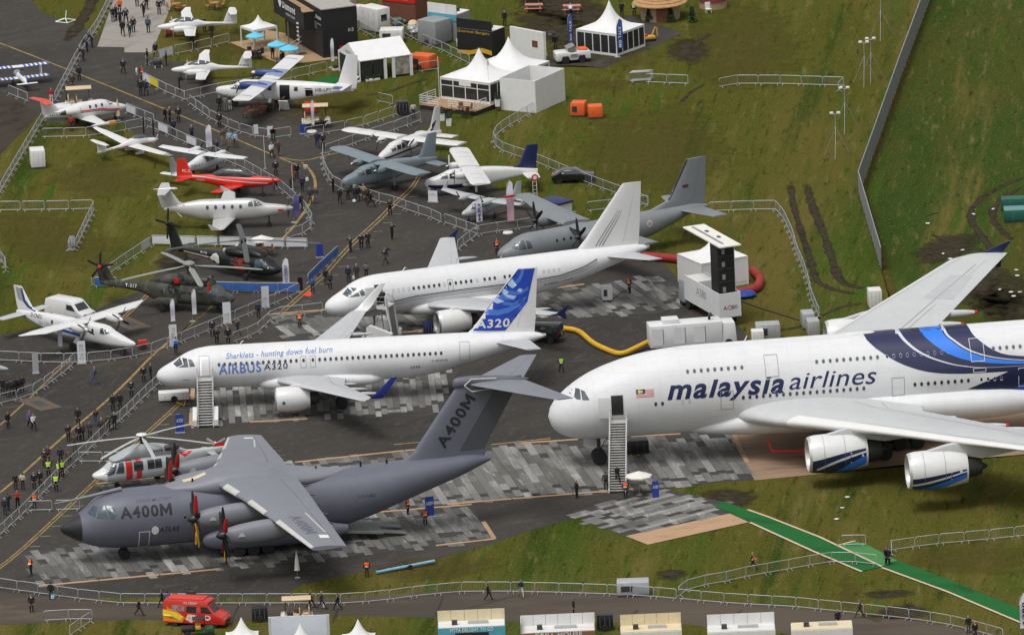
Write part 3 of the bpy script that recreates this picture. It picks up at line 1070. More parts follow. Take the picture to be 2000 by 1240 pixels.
# --- the demonstrator with upturned wing tips
A = airliner((-34.958,-29.169,.0279,1.0122),0,0, 'twinjet_airliner', 'white single-aisle airliner with blue swirl tail fin and upturned blue wing tips')
fus, bv, root, X = A['fus'], A['bv'], A['root'], A['X']
SHB = mat('sharklet_blue', (.025,.045,.26),.35,.06)
for s in (-1,1):
 rings = []
 for y, z, xl, ch in ((17.0,4.12,19.28,1.55),(17.35,4.2,19.65,1.42),(17.65,4.45,20.1,1.3),(17.82,4.9,20.6,1.15),(17.95,5.7,21.4,.9),(18.05,6.6,22.35,.55)):
  n = Vector((0,1,0)) if z > 4.4 else Vector((0,.3,1))
  n.normalize()
  rings.append([(xl + a * ch, s * (y - n.y * b * ch * (1 if z > 4.4 else 0)), z + (b * ch if z <= 4.4 else 0)) for a, b in foil(.09, camber=0)])
 so = MB().loft(rings).build('sharklet', [WHITE, SHB], A['wing%d' % s])
 so.data.polygons.foreach_set('material_index', [1 if p.normal.y * s > .35 and p.center.z > 4.5 else 0 for p in so.data.polygons])
BLU1 = mat('lettering_blue', (.12,.20,.48),.5,.05)
BLU2 = mat('lettering_dark_blue', (.02,.03,.10),.5,.05)
skin('lettering', moved(text_flat('AIRBUS', 4.1,.98,0,.02),6.05,3.50,.012), bv, port, BLU1, fus, .02,.4,.15)
skin('lettering', moved(text_flat('A320', 2.3,.60,0,.012,1.1),10.4,3.72,.012), bv, port, BLU2, fus, .02,.4,.15)
skin('lettering', moved(text_flat('Sharklets - hunting down fuel burn', 10.3,.62,.25,.012),6.8,4.78,.012), bv, port, BLU1, fus, .02,.4,.12)
skin('lettering', moved(text_flat('F-WWIQ', 1.5,.24,0,.01,1.2),26.6,3.62,.02), bv, port, BLACK, fus, .02,.4,.12)
skin('lettering', moved(text_flat('5098', .95,.24,0,.01,1.2),24.5,3.1,.02), bv, port, BLACK, fus, .02,.4,.12)
skin('lettering', moved(text_flat('AIRBUS', .7,.12),2.5,3.0), bv, port, BLU2, fus, .02,.4,.12)
for s in (-1,1):
 ports(fus, bv, [6.1 + .533 * k for k in range(15)] + [14.25,15.15] + [15.8 + .533 * k for k in range(23)],4.46,(s,),.25,.34)
for u0, u1, v0, v1 in ((4.2,5.2,3.4,5.25),(29.3,30.3,3.55,5.35),(13.95,14.5,3.75,4.85),(14.87,15.42,3.75,4.85)):
 door(fus, bv, port, u0, v0, u1, v1,.03, WHITE, off=.012)
 frame(fus, bv, port, u0, v0, u1, v1,.045,.045, LINE, cutv=.15, off=.018)
FBL = mat('tail_blue', (.018,.06,.42),.4,.1)
fin, fv = A['fin'], A['fv']
FMB = mat('tail_mid_blue', (.07,.19,.60),.4,.08)
FPB = mat('tail_pale_blue', (.42,.56,.80),.4,.08)
for m, o_, polys in ((FBL, .02,([(30.5,6.1),(33.84,5.95),(34.66,7.08),(36.09,8.68),(36.95,11.95),(35.35,11.95),(32.3,8.19)],)),
                     (FMB, .03,([(31.95,7.75),(32.35,8.15),(33.16,8.04),(34.28,8.25),(35.33,8.81),(35.95,9.26),(35.89,8.96),(35.31,8.28),(34.26,7.72),(33.14,7.5),(32.1,7.6)],
                                 [(33.92,8.84),(34.73,8.66),(35.51,8.98),(36.03,9.26),(36.02,9.04),(35.4,8.54),(34.63,8.36),(33.61,8.55)],[(34.0,10.2),(34.35,9.92),(35.11,9.75),(35.71,9.85),(36.24,10.17),(36.25,9.91),(35.7,9.54),(35.01,9.4),(34.25,9.61)],
                                 [(35.6,11.93),(35.9,11.93),(35.83,11.42),(35.54,10.82),(35.15,10.49),(34.94,10.72),(35.34,11.1),(35.58,11.61)],[(33.3,9.3),(33.75,9.6),(34.33,9.35),(35.0,9.18),(34.82,8.92),(33.97,8.97),(33.46,9.08)])),
                     (FPB, .04,([(34.72,11.05),(35.14,10.4),(34.7,10.08),(34.25,10.5)],[(33.9,10.1),(34.34,9.74),(34.07,9.36),(33.6,9.75)],[(34.25,9.53),(35.09,9.31),(34.74,9.02),(33.98,9.32)],[(33.1,9.3),(33.92,8.84),(33.19,8.66),(32.85,8.9)],[(35.38,10.08),(35.72,9.93),(35.49,9.64),(35.12,9.83)]))):
 for q in polys:
  skin('tail_emblem', poly_flat(q), fv, port, m, fin, o_, .4)
skin('lettering', moved(text_flat('A320', 3.3,.85,.12,.025,1.0),31.0,6.3,.01), fv, port, WHITE, fin, .05,.3)
skin('emblem', poly_flat([(12.1 + .17 * math.cos(k * PI / 6),1.65 + .17 * math.sin(k * PI / 6)) for k in range(12)]), BVHTree.FromObject(A['eng-1'], bpy.context.evaluated_depsgraph_get()), port, mat('emblem_green', (.01,.17,.10),.5), A['eng-1'],.02,.2)

# --- the striped business airliner
B = airliner((-18.483,-5.257,.3145,1.0029),1.6,2.13, 'business_jet_airliner', 'white single-aisle jet with thin grey cheatline stripes sweeping up its tail')
fus, bv, root, X = B['fus'], B['bv'], B['root'], B['X']
for s in (-1,1):
 MB().prism([(17.75,4.15),(18.4,4.2),(19.6,4.95),(19.75,4.95),(19.35,4.2),(19.5,3.55),(19.3,3.55),(18.6,4.0)], s * 17.0, s * 17.08, axis='y').build('wing_tip_fence', NAVY, B['wing%d' % s])
GRS = mat('stripe_grey', (.10,.11,.13),.5,.05)
for k, dz in enumerate((0,-.17,-.36)):
 pts = [(3.4,2.35 + dz),(4.6,2.75 + dz),(6.5,3.45 + dz),(9,3.72 + dz),(14,3.78 + dz),(20,3.76 + dz),(24,3.95 + dz),(26.5,4.45 + dz),(28.6,5.2 + dz)]
 q = []
 for a, b in zip(pts, pts[1:]):
  q += [(a[0] + (b[0] - a[0]) * i / 4, a[1] + (b[1] - a[1]) * i / 4) for i in range(4)]
 skin('cheatline', ribbon_flat(q, (.11,.05,.05)[k]), bv, port, GRS, fus, .015,.5,.2)
 fp = [(28.35 + .35 * k, 6.0),(28.9 + .35 * k, 6.8),(30.0 + .3 * k, 8.2),(30.9 + .22 * k, 9.4)]
 skin('cheatline', ribbon_flat(fp, [.08,.07,.06,.02]), B['fv'], port, GRS, B['fin'],.02,.4)
skin('lettering', moved(text_flat('G-NOAH', 1.5,.26,0,.01,1.15),22.3,3.05,.06), bv, port, BLACK, fus, .02,.4,.12)
skin('lettering', ribbon_flat([(23.9,3.25),(25.4,3.45)],.05), bv, port, BLACK, fus, .02,.4,.12)
PALEW = mat('blanked_window', (.55,.56,.57),.4,.05)
for s in (-1,1):
 ports(fus, bv, [8.7 + .533 * k for k in range(6)] + [12.5] + [13.1 + .533 * k for k in range(4)] + [16.1 + .533 * k for k in range(3)] + [18.2 + .533 * k for k in range(4)],4.5,(s,),.25,.34)
 ports(fus, bv, [6.6,7.13,7.66,8.19,11.9,15.3,20.5,21.0,22.3,22.83,23.36,23.9],4.5,(s,),.24,.33, m=PALEW)
skin('doorway', rect_flat(4.75,3.35,5.5,5.2), bv, port, BLACK, fus, .02,.3)
dd = MB().box((4.05,-2.12,4.28),(1.05,.12,1.85), rz=.08).build('door', WHITE, fus, bev=.04)
frame(fus, bv, port, 12.25,3.8,12.8,4.9,.045,.045, LINE, cutv=.15)

# --- double-deck airliner
A8 = (3.04,-58.0,.12)
root = thing('double_deck_airliner', 'huge white double-deck airliner with navy and light blue swooshes at right', 'airliner', (A8[0], A8[1],.05), A8[2])
prof = [(0,5.0,5.0,0),(.15,5.65,4.35,.75),(.5,6.25,3.78,1.3),(1.0,6.85,3.35,1.8),(1.7,7.45,2.98,2.3),(2.6,8.1,2.75,2.75),(4.2,9.0,2.6,3.15),(6.6,9.88,2.55,3.42),(9,10.45,2.55,3.53),(11.6,10.8,2.55,3.57),
  (15,10.95,2.55,3.57),(21,10.95,2.55,3.57),(35,10.95,2.55,3.57),(48,10.95,2.55,3.57),(54,10.9,3.2,3.5),(60,10.7,5.0,2.9),(66,10.2,7.2,1.7),(69.5,9.4,8.2,.7),(70.4,8.9,8.6,.2)]
fb, bv = body(prof, 56,110)
fus = fb.build('fuselage', AFW, root, smooth=60)
fa, fav = body([(12.5,3.5,2.9,.15),(15.5,4.2,2.35,2.5),(19.5,5.2,2.1,3.8),(26,5.75,1.9,4.4),(34,5.9,1.9,4.5),(42,5.85,2.0,4.4),(46,5.5,2.3,3.9),(50,4.6,3.0,2.6),(53,4.0,3.6,.6)],36,40,2.3)
fa.build('wing_fairing', AFW, root, smooth=60)
W8 = [(17.9,3.0,4.4,17.6,.15),(21.0,7.5,4.75,14.2,.13),(26.8,14.6,5.5,11.6,.11),(35.3,25.7,6.45,8.8,.10),(45.2,38.4,7.5,5.4,.09),(46.9,39.4,7.58,4.2,.08)]
EST = {}
W8M = mat('wide_wing_grey', (.53,.54,.54),.4,.05,.7, dirt=.12)
for s in (-1,1):
 w, wb = lift(root, 'wing', W8, W8M, s, ((5.0,13.6, 'flap'),(13.8,25.0, 'flap'),(27.5,32.0, 'aileron'),(32.1,37.0, 'aileron')),.76, slat=(8.5,38), ms=mat('slat_white', (.72,.72,.70),.35,.04))
 skin('panel_line', ribbon_flat([(29.0, s * 5),(32.2, s * 10),(35.0, s * 14.6),(41.4, s * 25.7),(47.4, s * 36)],.09), wb, topdown, LINE, w, .02,.9)
 skin('panel_line', ribbon_flat([(22.3, s * 8),(27.9, s * 14.6),(36.3, s * 25.7),(46.2, s * 38)],.05), wb, topdown, LINE, w, .02,.9)
 skin('painted_panel', poly_flat([(40.5, s * 26.5),(44.4, s * 33.0),(46.6, s * 33.0),(43.6, s * 26.5)]), wb, topdown, WINGG, w, .018,.9)
 for ff in (11.0,17.5,20.5,23.6):
  q = sec_at(W8, ff, 1)
  mb = MB().lathe([(0,.05),(1.0,.34),(2.8,.44),(4.4,.34),(5.4,.2)],(q[0] + q[3] * .66, s * ff, q[2] - .34), 'x', 14)
  f_ = mb.build('flap_fairing', W8M, w)
 for ff in (20.5,23.6,17.5):
  q = sec_at(W8, ff, 1)
  MB().lathe([(0,.22),(.25,.2),(.35,.05)],(q[0] + q[3] * .66 + 5.35, s * ff, q[2] - .34), 'x', 12).build('fairing_cap', RED, w)
 MB().prism([(47.6,7.55),(48.3,7.7),(51.2,8.75),(51.5,8.75),(50.5,7.5),(50.4,6.2),(50.0,6.2),(48.6,7.3)], s * 39.35, s * 39.47, axis='y').build('wing_tip_fence', NAVY, w)
 for nm, y, x0, zc, zp in (('in', 14.6,22.9,3.25,5.3),('out', 25.7,30.8,3.9,6.2)):
  e = jet(root, (x0, s * y, zc),1.78,5.6, WHITE, lip=mat('lip_pale_metal', (.62,.62,.60),.3,.04, metal=.5))
  EST[(nm, s)] = e
  MB().prism([(x0 + 1.2, zc + 1.7),(x0 + 3.8, zc + 2.35),(x0 + 5.6, zp + .25),(x0 + 9.6, zp - .15),(x0 + 10.6, zp - 1.0),(x0 + 7.4, zc + .85),(x0 + 5.4, zc + 1.2)], s * y - .32, s * y + .32, axis='y').build('pylon', W8M, e, bev=.08)
 for gx, gy, ax in ((30.6,6.2,(-.85,.85)),(33.4,2.9,(-1.7,0,1.7))):
  gear(root, gx, s * gy, 3.2,.70,.62, True, ax)
 lift(root, 'tailplane', [(58.5,1.5,8.2,10.5,.1),(68.6,15.2,9.6,3.4,.09)], W8M, s, ((2.5,14.5, 'elevator'),),.72)
lift(root, 'fin', [(52.5,0,10.3,14,.09),(56,0,13,11.2,.09),(64.5,0,24.1,4.8,.09)], NAVY, 1,((13.2,23.5, 'rudder'),),.72, True)
gear(root, 4.75,0,3.2,.72,.55)
MB().box((4.1,.75,2.1),(1.4,.06,1.0)).build('gear_door', WHITE, root)
CY = round_skin(6.75,3.57,4.2)
STN = mat('swoosh_navy', (.014,.018,.070),.3,.08, coat=.4)
STB = mat('swoosh_light_blue', (.025,.20,.78),.3,.05, coat=.4)
STG = mat('swoosh_silver', (.62,.64,.70),.3,.05)
low = [(30.71,104),(30.78,72),(31.34,53.7),(32.22,40.3),(33.36,28),(34.79,17.9),(36.49,10.2),(38.21,6.3),(40.19,4.4),(41.93,3.8),(44.16,3.3)]
upp = [(40.72,104),(41.02,65.4),(41.94,44.4),(42.84,33.8),(43.91,26.5),(45.74,21.9),(52,14)]
s1 = [(33.9,104),(34.22,68.6),(35.01,47.8),(36.14,34),(37.68,23.5),(39.49,15.6),(41.95,10.5),(45.68,9.3),(50,8.5)]
lbl = [(36.12,104),(36.34,69.3),(37.14,49.3),(38.14,36.3),(39.31,27),(40.76,20.3),(43.22,14.8),(45.69,11.8),(50,9.8)]
lbr = [(38.1,104),(38.31,67.2),(39.12,48.9),(40.13,35.9),(41.31,27.5),(42.63,21.7),(44.47,17.3),(45.7,15.2),(50,12)]
s2 = [(38.3,104),(38.5,67),(39.32,49.3),(40.28,37),(41.45,28.8),(42.85,22.7),(44.6,18.2),(45.72,16.3),(50,12.8)]

def fine(p, n=4):
 fx, fy = pchip(list(range(len(p))),[q[0] for q in p]), pchip(list(range(len(p))),[q[1] for q in p])
 return [(fx(i / n), fy(i / n)) for i in range((len(p) - 1) * n + 1)]

def band(a, b):
 """strip between two curves that run the same way"""
 n = max(len(a), len(b)) * 4
 A_, B_ = fine(a, 12), fine(b, 12)
 va = [A_[round(i * (len(A_) - 1) / n)] for i in range(n + 1)]
 vb = [B_[round(i * (len(B_) - 1) / n)] for i in range(n + 1)]
 return va + vb, [(i, i + 1, n + 2 + i, n + 1 + i) for i in range(n)]

for sd_ in (-1,1):
 cy = round_skin(6.75,3.57,4.2, sd_)
 skin('swoosh', band(low + [(48,2.5)], upp), bv, cy, STN, fus, .014,.6,6)
 skin('swoosh', band(lbl, lbr), bv, cy, STB, fus, .022,.6,6)
 skin('swoosh_line', band([(x - .16, v) for x, v in s1],[(x + .16, v + .3) for x, v in s1]), bv, cy, STG, fus, .026,.6,6)
 skin('swoosh_line', band([(x - .05, v) for x, v in s2],[(x + .18, v + .6) for x, v in s2]), bv, cy, STG, fus, .026,.6,6)
 skin('swoosh', poly_flat([(44.16,3.3),(40.16,-17.3),(44.45,-23.6),(52,-30),(52,3)]), bv, cy, STN, fus, .014,.6,6)
 skin('swoosh', poly_flat([(44.5,-23.8),(45.9,-12),(52,-2),(52,-30)]), bv, cy, BLUE, fus, .024,.6,6)
NAVL = mat('lettering_navy', (.014,.020,.085),.4,.06)

def logo_400(w, h):
 """heavy A400M lettering with a drawn M"""
 v, f = text_flat('A400', w * .74, h, 0,.03)
 o = len(v)
 m = [(0,0),(0,1),(.22,1),(.5,.5),(.78,1),(1,1),(1,0),(.78,0),(.78,.6),(.57,.2),(.43,.2),(.22,.6),(.22,0)]
 return v + [(w * (.77 + .23 * a), h * b) for a, b in m], f + [tuple(range(o, o + len(m)))]

def cyl_text(t, w, hdeg, du, dv, rot=0.0, **k):
 f = text_flat(t, w, 1.0, **k)
 d0, d1, x0, x1 = (.215,.16,.785,.88) if 'y' in t else (0,0,.73,.80)      # broad lower case: tall body, short stems

 def wp(v):
  return v / d0 * d1 if v < d0 else d1 + (v - d0) / (x0 - d0) * (x1 - d1) if v < x0 else x1 + (v - x0) / (1 - x0) * (1 - x1)
 return [(du + u, dv + wp(v) * hdeg + rot * u) for u, v in f[0]], f[1]

skin('lettering', cyl_text('malaysia', 11.35,29,11.1,-6.3,-.18, shear=.28, bold=.028, spacing=.98), bv, CY, NAVL, fus, .02,.4,3)
skin('lettering', cyl_text('airlines', 8.5,21.5,22.9,.6,-.05, shear=.28, bold=.002, spacing=1.02), bv, CY, NAVL, fus, .02,.4,3)
WRING = mat('window_surround', (.30,.31,.33),.5,.05)
RSIL = mat('silver_surround', (.72,.73,.76),.4,.05)
cyf = lambda s: round_skin(6.75,3.57,4.2, s)
MN = [9.97,10.62] + [18.43 + .648 * k for k in range(19)] + [35.05 + .648 * k for k in range(9)]
UP = [13.25 + .655 * k for k in range(9)] + [25.73 + .655 * k for k in range(10)] + [42.86 + .65 * k for k in range(5)]
ports(fus, bv, [x for x in MN if x < 31 or x > 34.5],-5.1,(-1,),.24,.35, proj=cyf, ring=WRING)
ports(fus, bv, [12.59,13.24],-5.1,(-1,),.24,.35, m=PALEW, proj=cyf)
ports(fus, bv, UP, 35.4,(-1,),.24,.35, proj=cyf, ring=WRING, m=mat('upper_window', (.10,.11,.12),.15,.1))
ports(fus, bv, [32.55 + .66 * k for k in range(12)],35.4,(-1,),.24,.35, proj=cyf, ring=RSIL)
ports(fus, bv, [41.5 + .65 * k for k in range(4)],-5.0,(-1,),.24,.35, proj=cyf, ring=RSIL)
for u0, v0, u1, v1, m in ((16.24,-20.3,17.48,5.8, LINE),(20.7,19.4,22.0,52.1, LINE),(32.81,-19.7,34.05,6.3, LINE),(40.6,19.3,41.95,53.7, RSIL),(45.1,-19,46.4,7, RSIL),(40.75,5,42.0,11, RSIL)):
 frame(fus, bv, CY, u0, v0, u1, v1,.05,.8, m, .4,4,.034)
skin('doorway', rect_flat(5.72,-17,6.86,10.0), bv, CY, BLACK, fus, .02,.4,4)
frame(fus, bv, CY, 5.66,-18.6,6.92,10.8,.07,1.0, mat('sill_grey', (.5,.5,.5),.5),.4,4,.03)
MB().box((5.08,-3.42,6.35),(1.24,.16,2.1), rz=-.12).build('door', WHITE, fus, bev=.06)
skin('flag', rect_flat(8.15,5.3,9.85,16.0), bv, CY, mat('flag_white', (.75,.74,.74),.5), fus, .018,.4,4)
for k in range(7):
 skin('flag_stripe', rect_flat(8.15 if k < 3 else 9.0 if False else 8.15,5.3 + k * 1.53,9.85,6.05 + k * 1.53), bv, CY, mat('flag_red', (.50,.03,.03),.5), fus, .022,.4,4)
skin('flag_canton', rect_flat(8.15,9.9,9.0,16.0), bv, CY, mat('flag_blue', (.012,.016,.075),.5), fus, .028,.4,4)
skin('flag_emblem', poly_flat([(8.5 + .2 * math.cos(a * PI / 8),13 + 2.6 * math.sin(a * PI / 8)) for a in range(3,14)] + [(8.55 + .13 * math.cos(a * PI / 8),13 + 1.7 * math.sin(a * PI / 8)) for a in range(13,2,-1)]), bv, CY, mat('flag_yellow', (.7,.6,.2),.5), fus, .034,.4,4)
skin('flag_emblem', poly_flat([(8.68 + .13 * math.cos(a * PI / 6),13 + 1.7 * math.sin(a * PI / 6)) for a in range(12)]), bv, CY, mat('flag_yellow', (.7,.6,.2)), fus, .034,.4,4)
for s, pr in ((-1, port),(1, starb)):
 for q in ([(1.66,7.52),(1.9,7.95),(2.49,8.02),(2.1,7.42)],[(2.36,7.25),(2.62,7.92),(2.98,7.9),(2.92,7.08),(2.6,7.06)],[(3.06,7.04),(3.04,7.86),(3.36,7.78),(3.72,7.06)]):
  skin('cockpit_window', poly_flat(q), bv, pr, CGLASS, fus, .025,.25)
MB().ball((30.2,0,10.95),(1.7,.5,.16),20,8).build('antenna_dome', WHITE, root)
MB().tube([(19.2,0,10.9),(19.5,0,11.5)],.06,6).build('antenna', WHITE, root)
dg = bpy.context.evaluated_depsgraph_get()
for (nm, s), e in EST.items():
 y, x0, zc = (14.6,22.9,3.25) if nm == 'in' else (25.7,30.8,3.9)
 ebv = BVHTree.FromPolygons([v.co.copy() for v in e.data.vertices],[tuple(p.vertices) for p in e.data.polygons])
 ey = round_skin(zc, 1.9,1.9, s, s * y)
 if nm == 'in':
  L_ = [([(.2,-8),(2,4),(4,16),(5.4,24)],[(.2,-86),(2,-80),(4,-30),(5.4,-2)], STN),([(.6,-36),(2,-14),(4,4),(5.4,14)],[(.6,-46),(2,-23),(4,-3),(5.4,8)], STG),([(1.5,-76),(2.6,-50),(4,-20),(5.4,-2)],[(2.2,-86),(3.4,-76),(4.5,-54),(5.4,-38)], STB)]
 else:
  L_ = [([(.2,-12),(2,-6),(4,2),(5.4,8)],[(.2,-64),(2,-44),(4,-22),(5.4,-11)], STN),([(.2,-32),(2,-20),(4,-7),(5.4,2)],[(.2,-40),(2,-28),(4,-13),(5.4,-3)], STG),([(.2,-64),(2,-42),(4,-20),(5.4,-9)],[(1.0,-84),(2.4,-66),(4,-42),(5.4,-26)], STB)]
 for i, (a, b, m) in enumerate(L_):
  skin('cowl_stripe', band([(x0 + q, v) for q, v in a],[(x0 + q, v) for q, v in b]), ebv, ey, m, e, .014 + .008 * i, .5,6)
 frame(e, ebv, ey, x0 + 1.35,-85, x0 + 1.38,80,.03,.3, LINE, .5,8,.04, 'panel_seam')
 frame(e, ebv, ey, x0 + 3.35,-85, x0 + 3.38,80,.03,.3, LINE, .5,8,.04, 'panel_seam')
# red ground-handling bar hanging under the fairing
MB().tube([(20.6,-3.4,2.2),(21.0,-3.6,.9),(23.4,-3.8,.75),(30,-4.2,1.9)],.13,8).build('red_safety_bar', RED, root)

# --- four-propeller military transport
root = thing('military_transport', 'slate grey four-propeller military transport with high wing and tall T-tail', 'aircraft', (-42.867,-85.15,.04),.1946)
MGR = seams(mat('slate_grey_paint', (.120,.126,.162),.5,.07,.6, dirt=.12),2.3,1.6,.9)
MGW = mat('slate_wing_paint', (.198,.205,.232),.5,.06,.5, dirt=.15)
MGD = mat('slate_dark_paint', (.075,.078,.095),.5,.08,.6)
prof = [(-.5,3.4,3.4,0),(-.35,3.72,3.1,.3),(.2,4.12,2.7,.72),(1.0,4.58,2.24,1.25),(1.9,5.05,1.84,1.8),(2.8,5.85,1.52,2.22),(3.7,6.32,1.34,2.45),(5.7,6.68,1.15,2.72),(8.5,6.72,1.08,2.82),(24,6.72,1.08,2.82),
  (26,6.74,1.22,2.8),(29,6.76,1.95,2.65),(32,6.85,2.95,2.3),(35,6.95,3.95,1.75),(38,6.95,4.95,1.15),(40,6.8,5.75,.6),(41,6.48,6.15,.25)]
fb, bv = body(prof, 44,90,2.15)
cut_i = [0 if True else 0 for _ in fb.f]
fb.m = [1 if sum(fb.v[i][0] for i in f) / len(f) < 1.25 else 0 for f in fb.f]
fus = fb.build('fuselage', [MGR, mat('black_radome', (.02,.02,.021),.45,.15)], root, smooth=60)
fa, fav = body([(9.5,6.6,6.1,.4),(12.3,7.15,5.7,1.7),(15.2,7.95,5.4,2.45),(18.5,8.0,5.4,2.6),(21.4,7.4,5.5,2.4),(24.5,6.95,5.7,1.7),(27.5,6.75,6.2,.3)],32,36,2.3)
fa.build('wing_box_fairing', MGW, root, smooth=60)
WA = [(14.3,2.0,6.85,7.6,.15),(15.9,7.0,6.45,6.3,.15),(17.3,12.2,5.95,5.1,.14),(19.6,21.1,5.0,3.3,.12)]
LEB = mat('pale_deicing_boot', (.50,.50,.48),.5,.06)
for s in (-1,1):
 sp, _ = body([(12.6,1.9,1.5,.15),(14.5,2.6,.75,.85),(18,2.75,.6,1.05),(23,2.6,.65,1.0),(26.5,2.0,1.2,.3)],24,24,2.4, s * 2.75)
 sp.build('sponson', MGR, root, smooth=60)
 w, wb = lift(root, 'wing', WA, MGW, s, ((3.0,9.0, 'flap'),(9.1,15.0, 'flap'),(15.2,20.6, 'aileron')),.76, slat=(13.6,20.9), ms=LEB)
 MB().loft([[(sec_at(WA, y, 1)[0] + a * sec_at(WA, y, 1)[3] - .03, s * y, sec_at(WA, y, 1)[2] + b * sec_at(WA, y, 1)[3] * 1.03) for a, b in foil(.15,0,.07,5)] for y in (7.9,11.2)]).build('deicing_boot', LEB, w)
 MB().loft([[(sec_at(WA, y, 1)[0] + a * sec_at(WA, y, 1)[3] - .03, s * y, sec_at(WA, y, 1)[2] + b * sec_at(WA, y, 1)[3] * 1.03) for a, b in foil(.15,0,.07,5)] for y in (3.2,5.6)]).build('deicing_boot', LEB, w)
 skin('painted_mark', rect_flat(20.8, s * 18.3,21.7, s * 19.1), wb, topdown, mat('mark_white', (.72,.72,.72),.5), w, .02,.5)
 skin('spoiler_edge', ribbon_flat([(20.7, s * 12.5),(21.6, s * 17.6)],.16), wb, topdown, LEB, w, .02,.5)
 if s < 0:
  skin('lettering', moved(logo_400(4.6,1.15),18.9,-13.4,-PI / 2 + .18), wb, topdown, mat('faint_dark_letters', (.11,.115,.135),.5), w, .02,.4)
 for k in range(5):
  y = 4 + k * 2.6
  q = sec_at(WA, y, 1)
  MB().prism([(q[0] + q[3] * .8, q[2] - .5),(q[0] + q[3] * 1.12, q[2] - .28),(q[0] + q[3] * 1.0, q[2] - .1),(q[0] + q[3] * .75, q[2] - .15)], s * y - .12, s * y + .12, axis='y').build('flap_hinge', MGD, w)
 for y, x0, zc in ((6.5,11.35,4.95),(12.3,13.0,4.7)):
  n_, _ = body([(x0 + .1, zc + .5, zc - .5,.5),(x0 + .6, zc + .72, zc - .85,.68),(x0 + 1.8, zc + .95, zc - 1.0,.82),(x0 + 4.2, zc + 1.15, zc - .95,.85),(x0 + 6.5, zc + 1.0, zc - .4,.72),(x0 + 8.5, zc + .7, zc + .2,.3)],28,30,2.2, s * y)
  nc = n_.build('engine_nacelle', MGW, root, smooth=60)
  MB().box((x0 + 1.5, s * y - .86, zc + .1),(.7,.04,.34), top=(.4,1)).build('intake_mark', LEB, nc)
  pr = propeller(root, (x0, s * y, zc),2.67,8,.2 + (.35 if y > 10 else 0),(.85,.48), MGD, BLACK, .66, sweep=.14)
  bl = [c for c in pr.children]
  for i, b_ in enumerate(bl):
   b_.data.materials[0] = BLACK
  for i in (2,6):
   bl[i].data.materials[0] = mat('red_blade_cover', (.42,.012,.015),.6,.15)
  bl[5].data.materials[0] = YELLOW if s < 0 and y < 10 else BLACK
  if s < 0:
   MB().tube([(x0 + .1, s * y, zc - .7),(x0 - .05, s * y - .2, zc - 1.6),(x0 - .1, s * y - .1, zc - 2.4)],.1,6).build('restraint_strap', YELLOW, pr)
 lift(root, 'tailplane', [(39.2,.4,13.75,5.4,.075),(45.9,8.6,13.7,1.7,.07)], MGW, s, ((1.2,8.3, 'elevator'),),.72)
 gear(root, 17.3, s * 2.9,1.4,.6,.45, True, (-1.35,0,1.35))
fin, fv = lift(root, 'fin', [(32.4,0,6.5,8.1,.10),(33.6,0,7.6,7.0,.11),(38.4,0,14.1,6.0,.11)], MGR, 1,((7.3,13.4, 'rudder'),),.66, True, mt=MGD)
bl_, _ = body([(37.7,14.1,13.6,.1),(38.2,14.45,13.4,.42),(39.5,14.5,13.4,.5),(42.5,14.25,13.35,.42),(44.6,13.9,13.55,.16),(45.0,13.8,13.65,.05)],24,24)
bl_.build('tail_bullet', MGR, root, smooth=60)
for dz in (.6,-.62):
 MB().tube([(38.7,-.62,13.75),(39.4,-.66,13.75 + dz),(41.8,-.6,13.75 + dz * .75)],.07,6).build('hinge_guard', LEB, root)
skin('lettering', moved(logo_400(5.6,1.1),36.6,7.75, R(55)), fv, port, mat('dark_letters', (.018,.019,.026),.5), fin, .03,.4)
DKL = mat('dark_letters', (.018,.019,.026))
skin('lettering', moved(logo_400(4.9,1.05),4.9,4.55,.0), bv, port, DKL, fus, .02,.4,.2)
skin('lettering', moved(text_flat('AIRBUS MILITARY', 3.4,.26,0,.01),6.5,5.85,.0), bv, port, MGD, fus, .02,.4,.2)
skin('lettering', moved(text_flat('ATLAS', 1.9,.5,.2,.03),8.5,2.95,.0), bv, port, DKL, fus, .02,.4,.2)
skin('nose_art', poly_flat([(8.1 + .36 * math.cos(k * PI / 6),3.2 + .42 * math.sin(k * PI / 6)) for k in range(12)]), bv, port, mat('art_white', (.7,.7,.7),.5), fus, .02,.3)
skin('lettering', moved(text_flat('F-WWMZ', 1.7,.3,0,.012,1.1),27.6,4.4,.0), bv, port, MGD, fus, .02,.4,.2)
frame(fus, bv, port, 6.55,1.42,7.6,3.2,.09,.09, mat('pale_outline', (.6,.6,.6),.5),.3,.2,.03)
skin('doorway', rect_flat(22.1,2.3,23.1,4.1), bv, port, BLACK, fus, .02,.3)
frame(fus, bv, port, 22.0,2.2,23.2,4.2,.1,.1, mat('pale_outline', (.6,.6,.6)),.3,.2,.035)
for s, pr in ((-1, port),(1, starb)):
 for q in ([(2.05,5.0),(2.65,5.62),(2.95,5.6),(2.6,4.72)],[(2.72,4.68),(3.05,5.6),(3.6,5.75),(3.75,4.62)],[(3.86,4.6),(3.75,5.75),(4.3,5.7),(4.55,4.95),(4.3,4.6)]):
  skin('cockpit_window', poly_flat(q), bv, pr, mat('tinted_glass', (.055,.085,.10),.12,.25), fus, .025,.25)
 for k in range(5):
  ports(fus, bv, [6.0 + 0 * k],2.2,(),.3,.3)
 ports(fus, bv, [11.0,20.2],4.2,(s,),.34,.34)
MB().tube([(-1.0,-.35,6.05),(.6,-.35,6.2),(2.6,-.3,6.45),(5.5,-.2,6.85)],[.06,.11,.15,.2],10).build('refuelling_probe', MGW, root)
rp = MB().box((26.9,0,.95),(6.4,3.9,.18), ry=.12).build('loading_ramp', mat('ramp_grey', (.17,.175,.17),.6,.15,2), root)
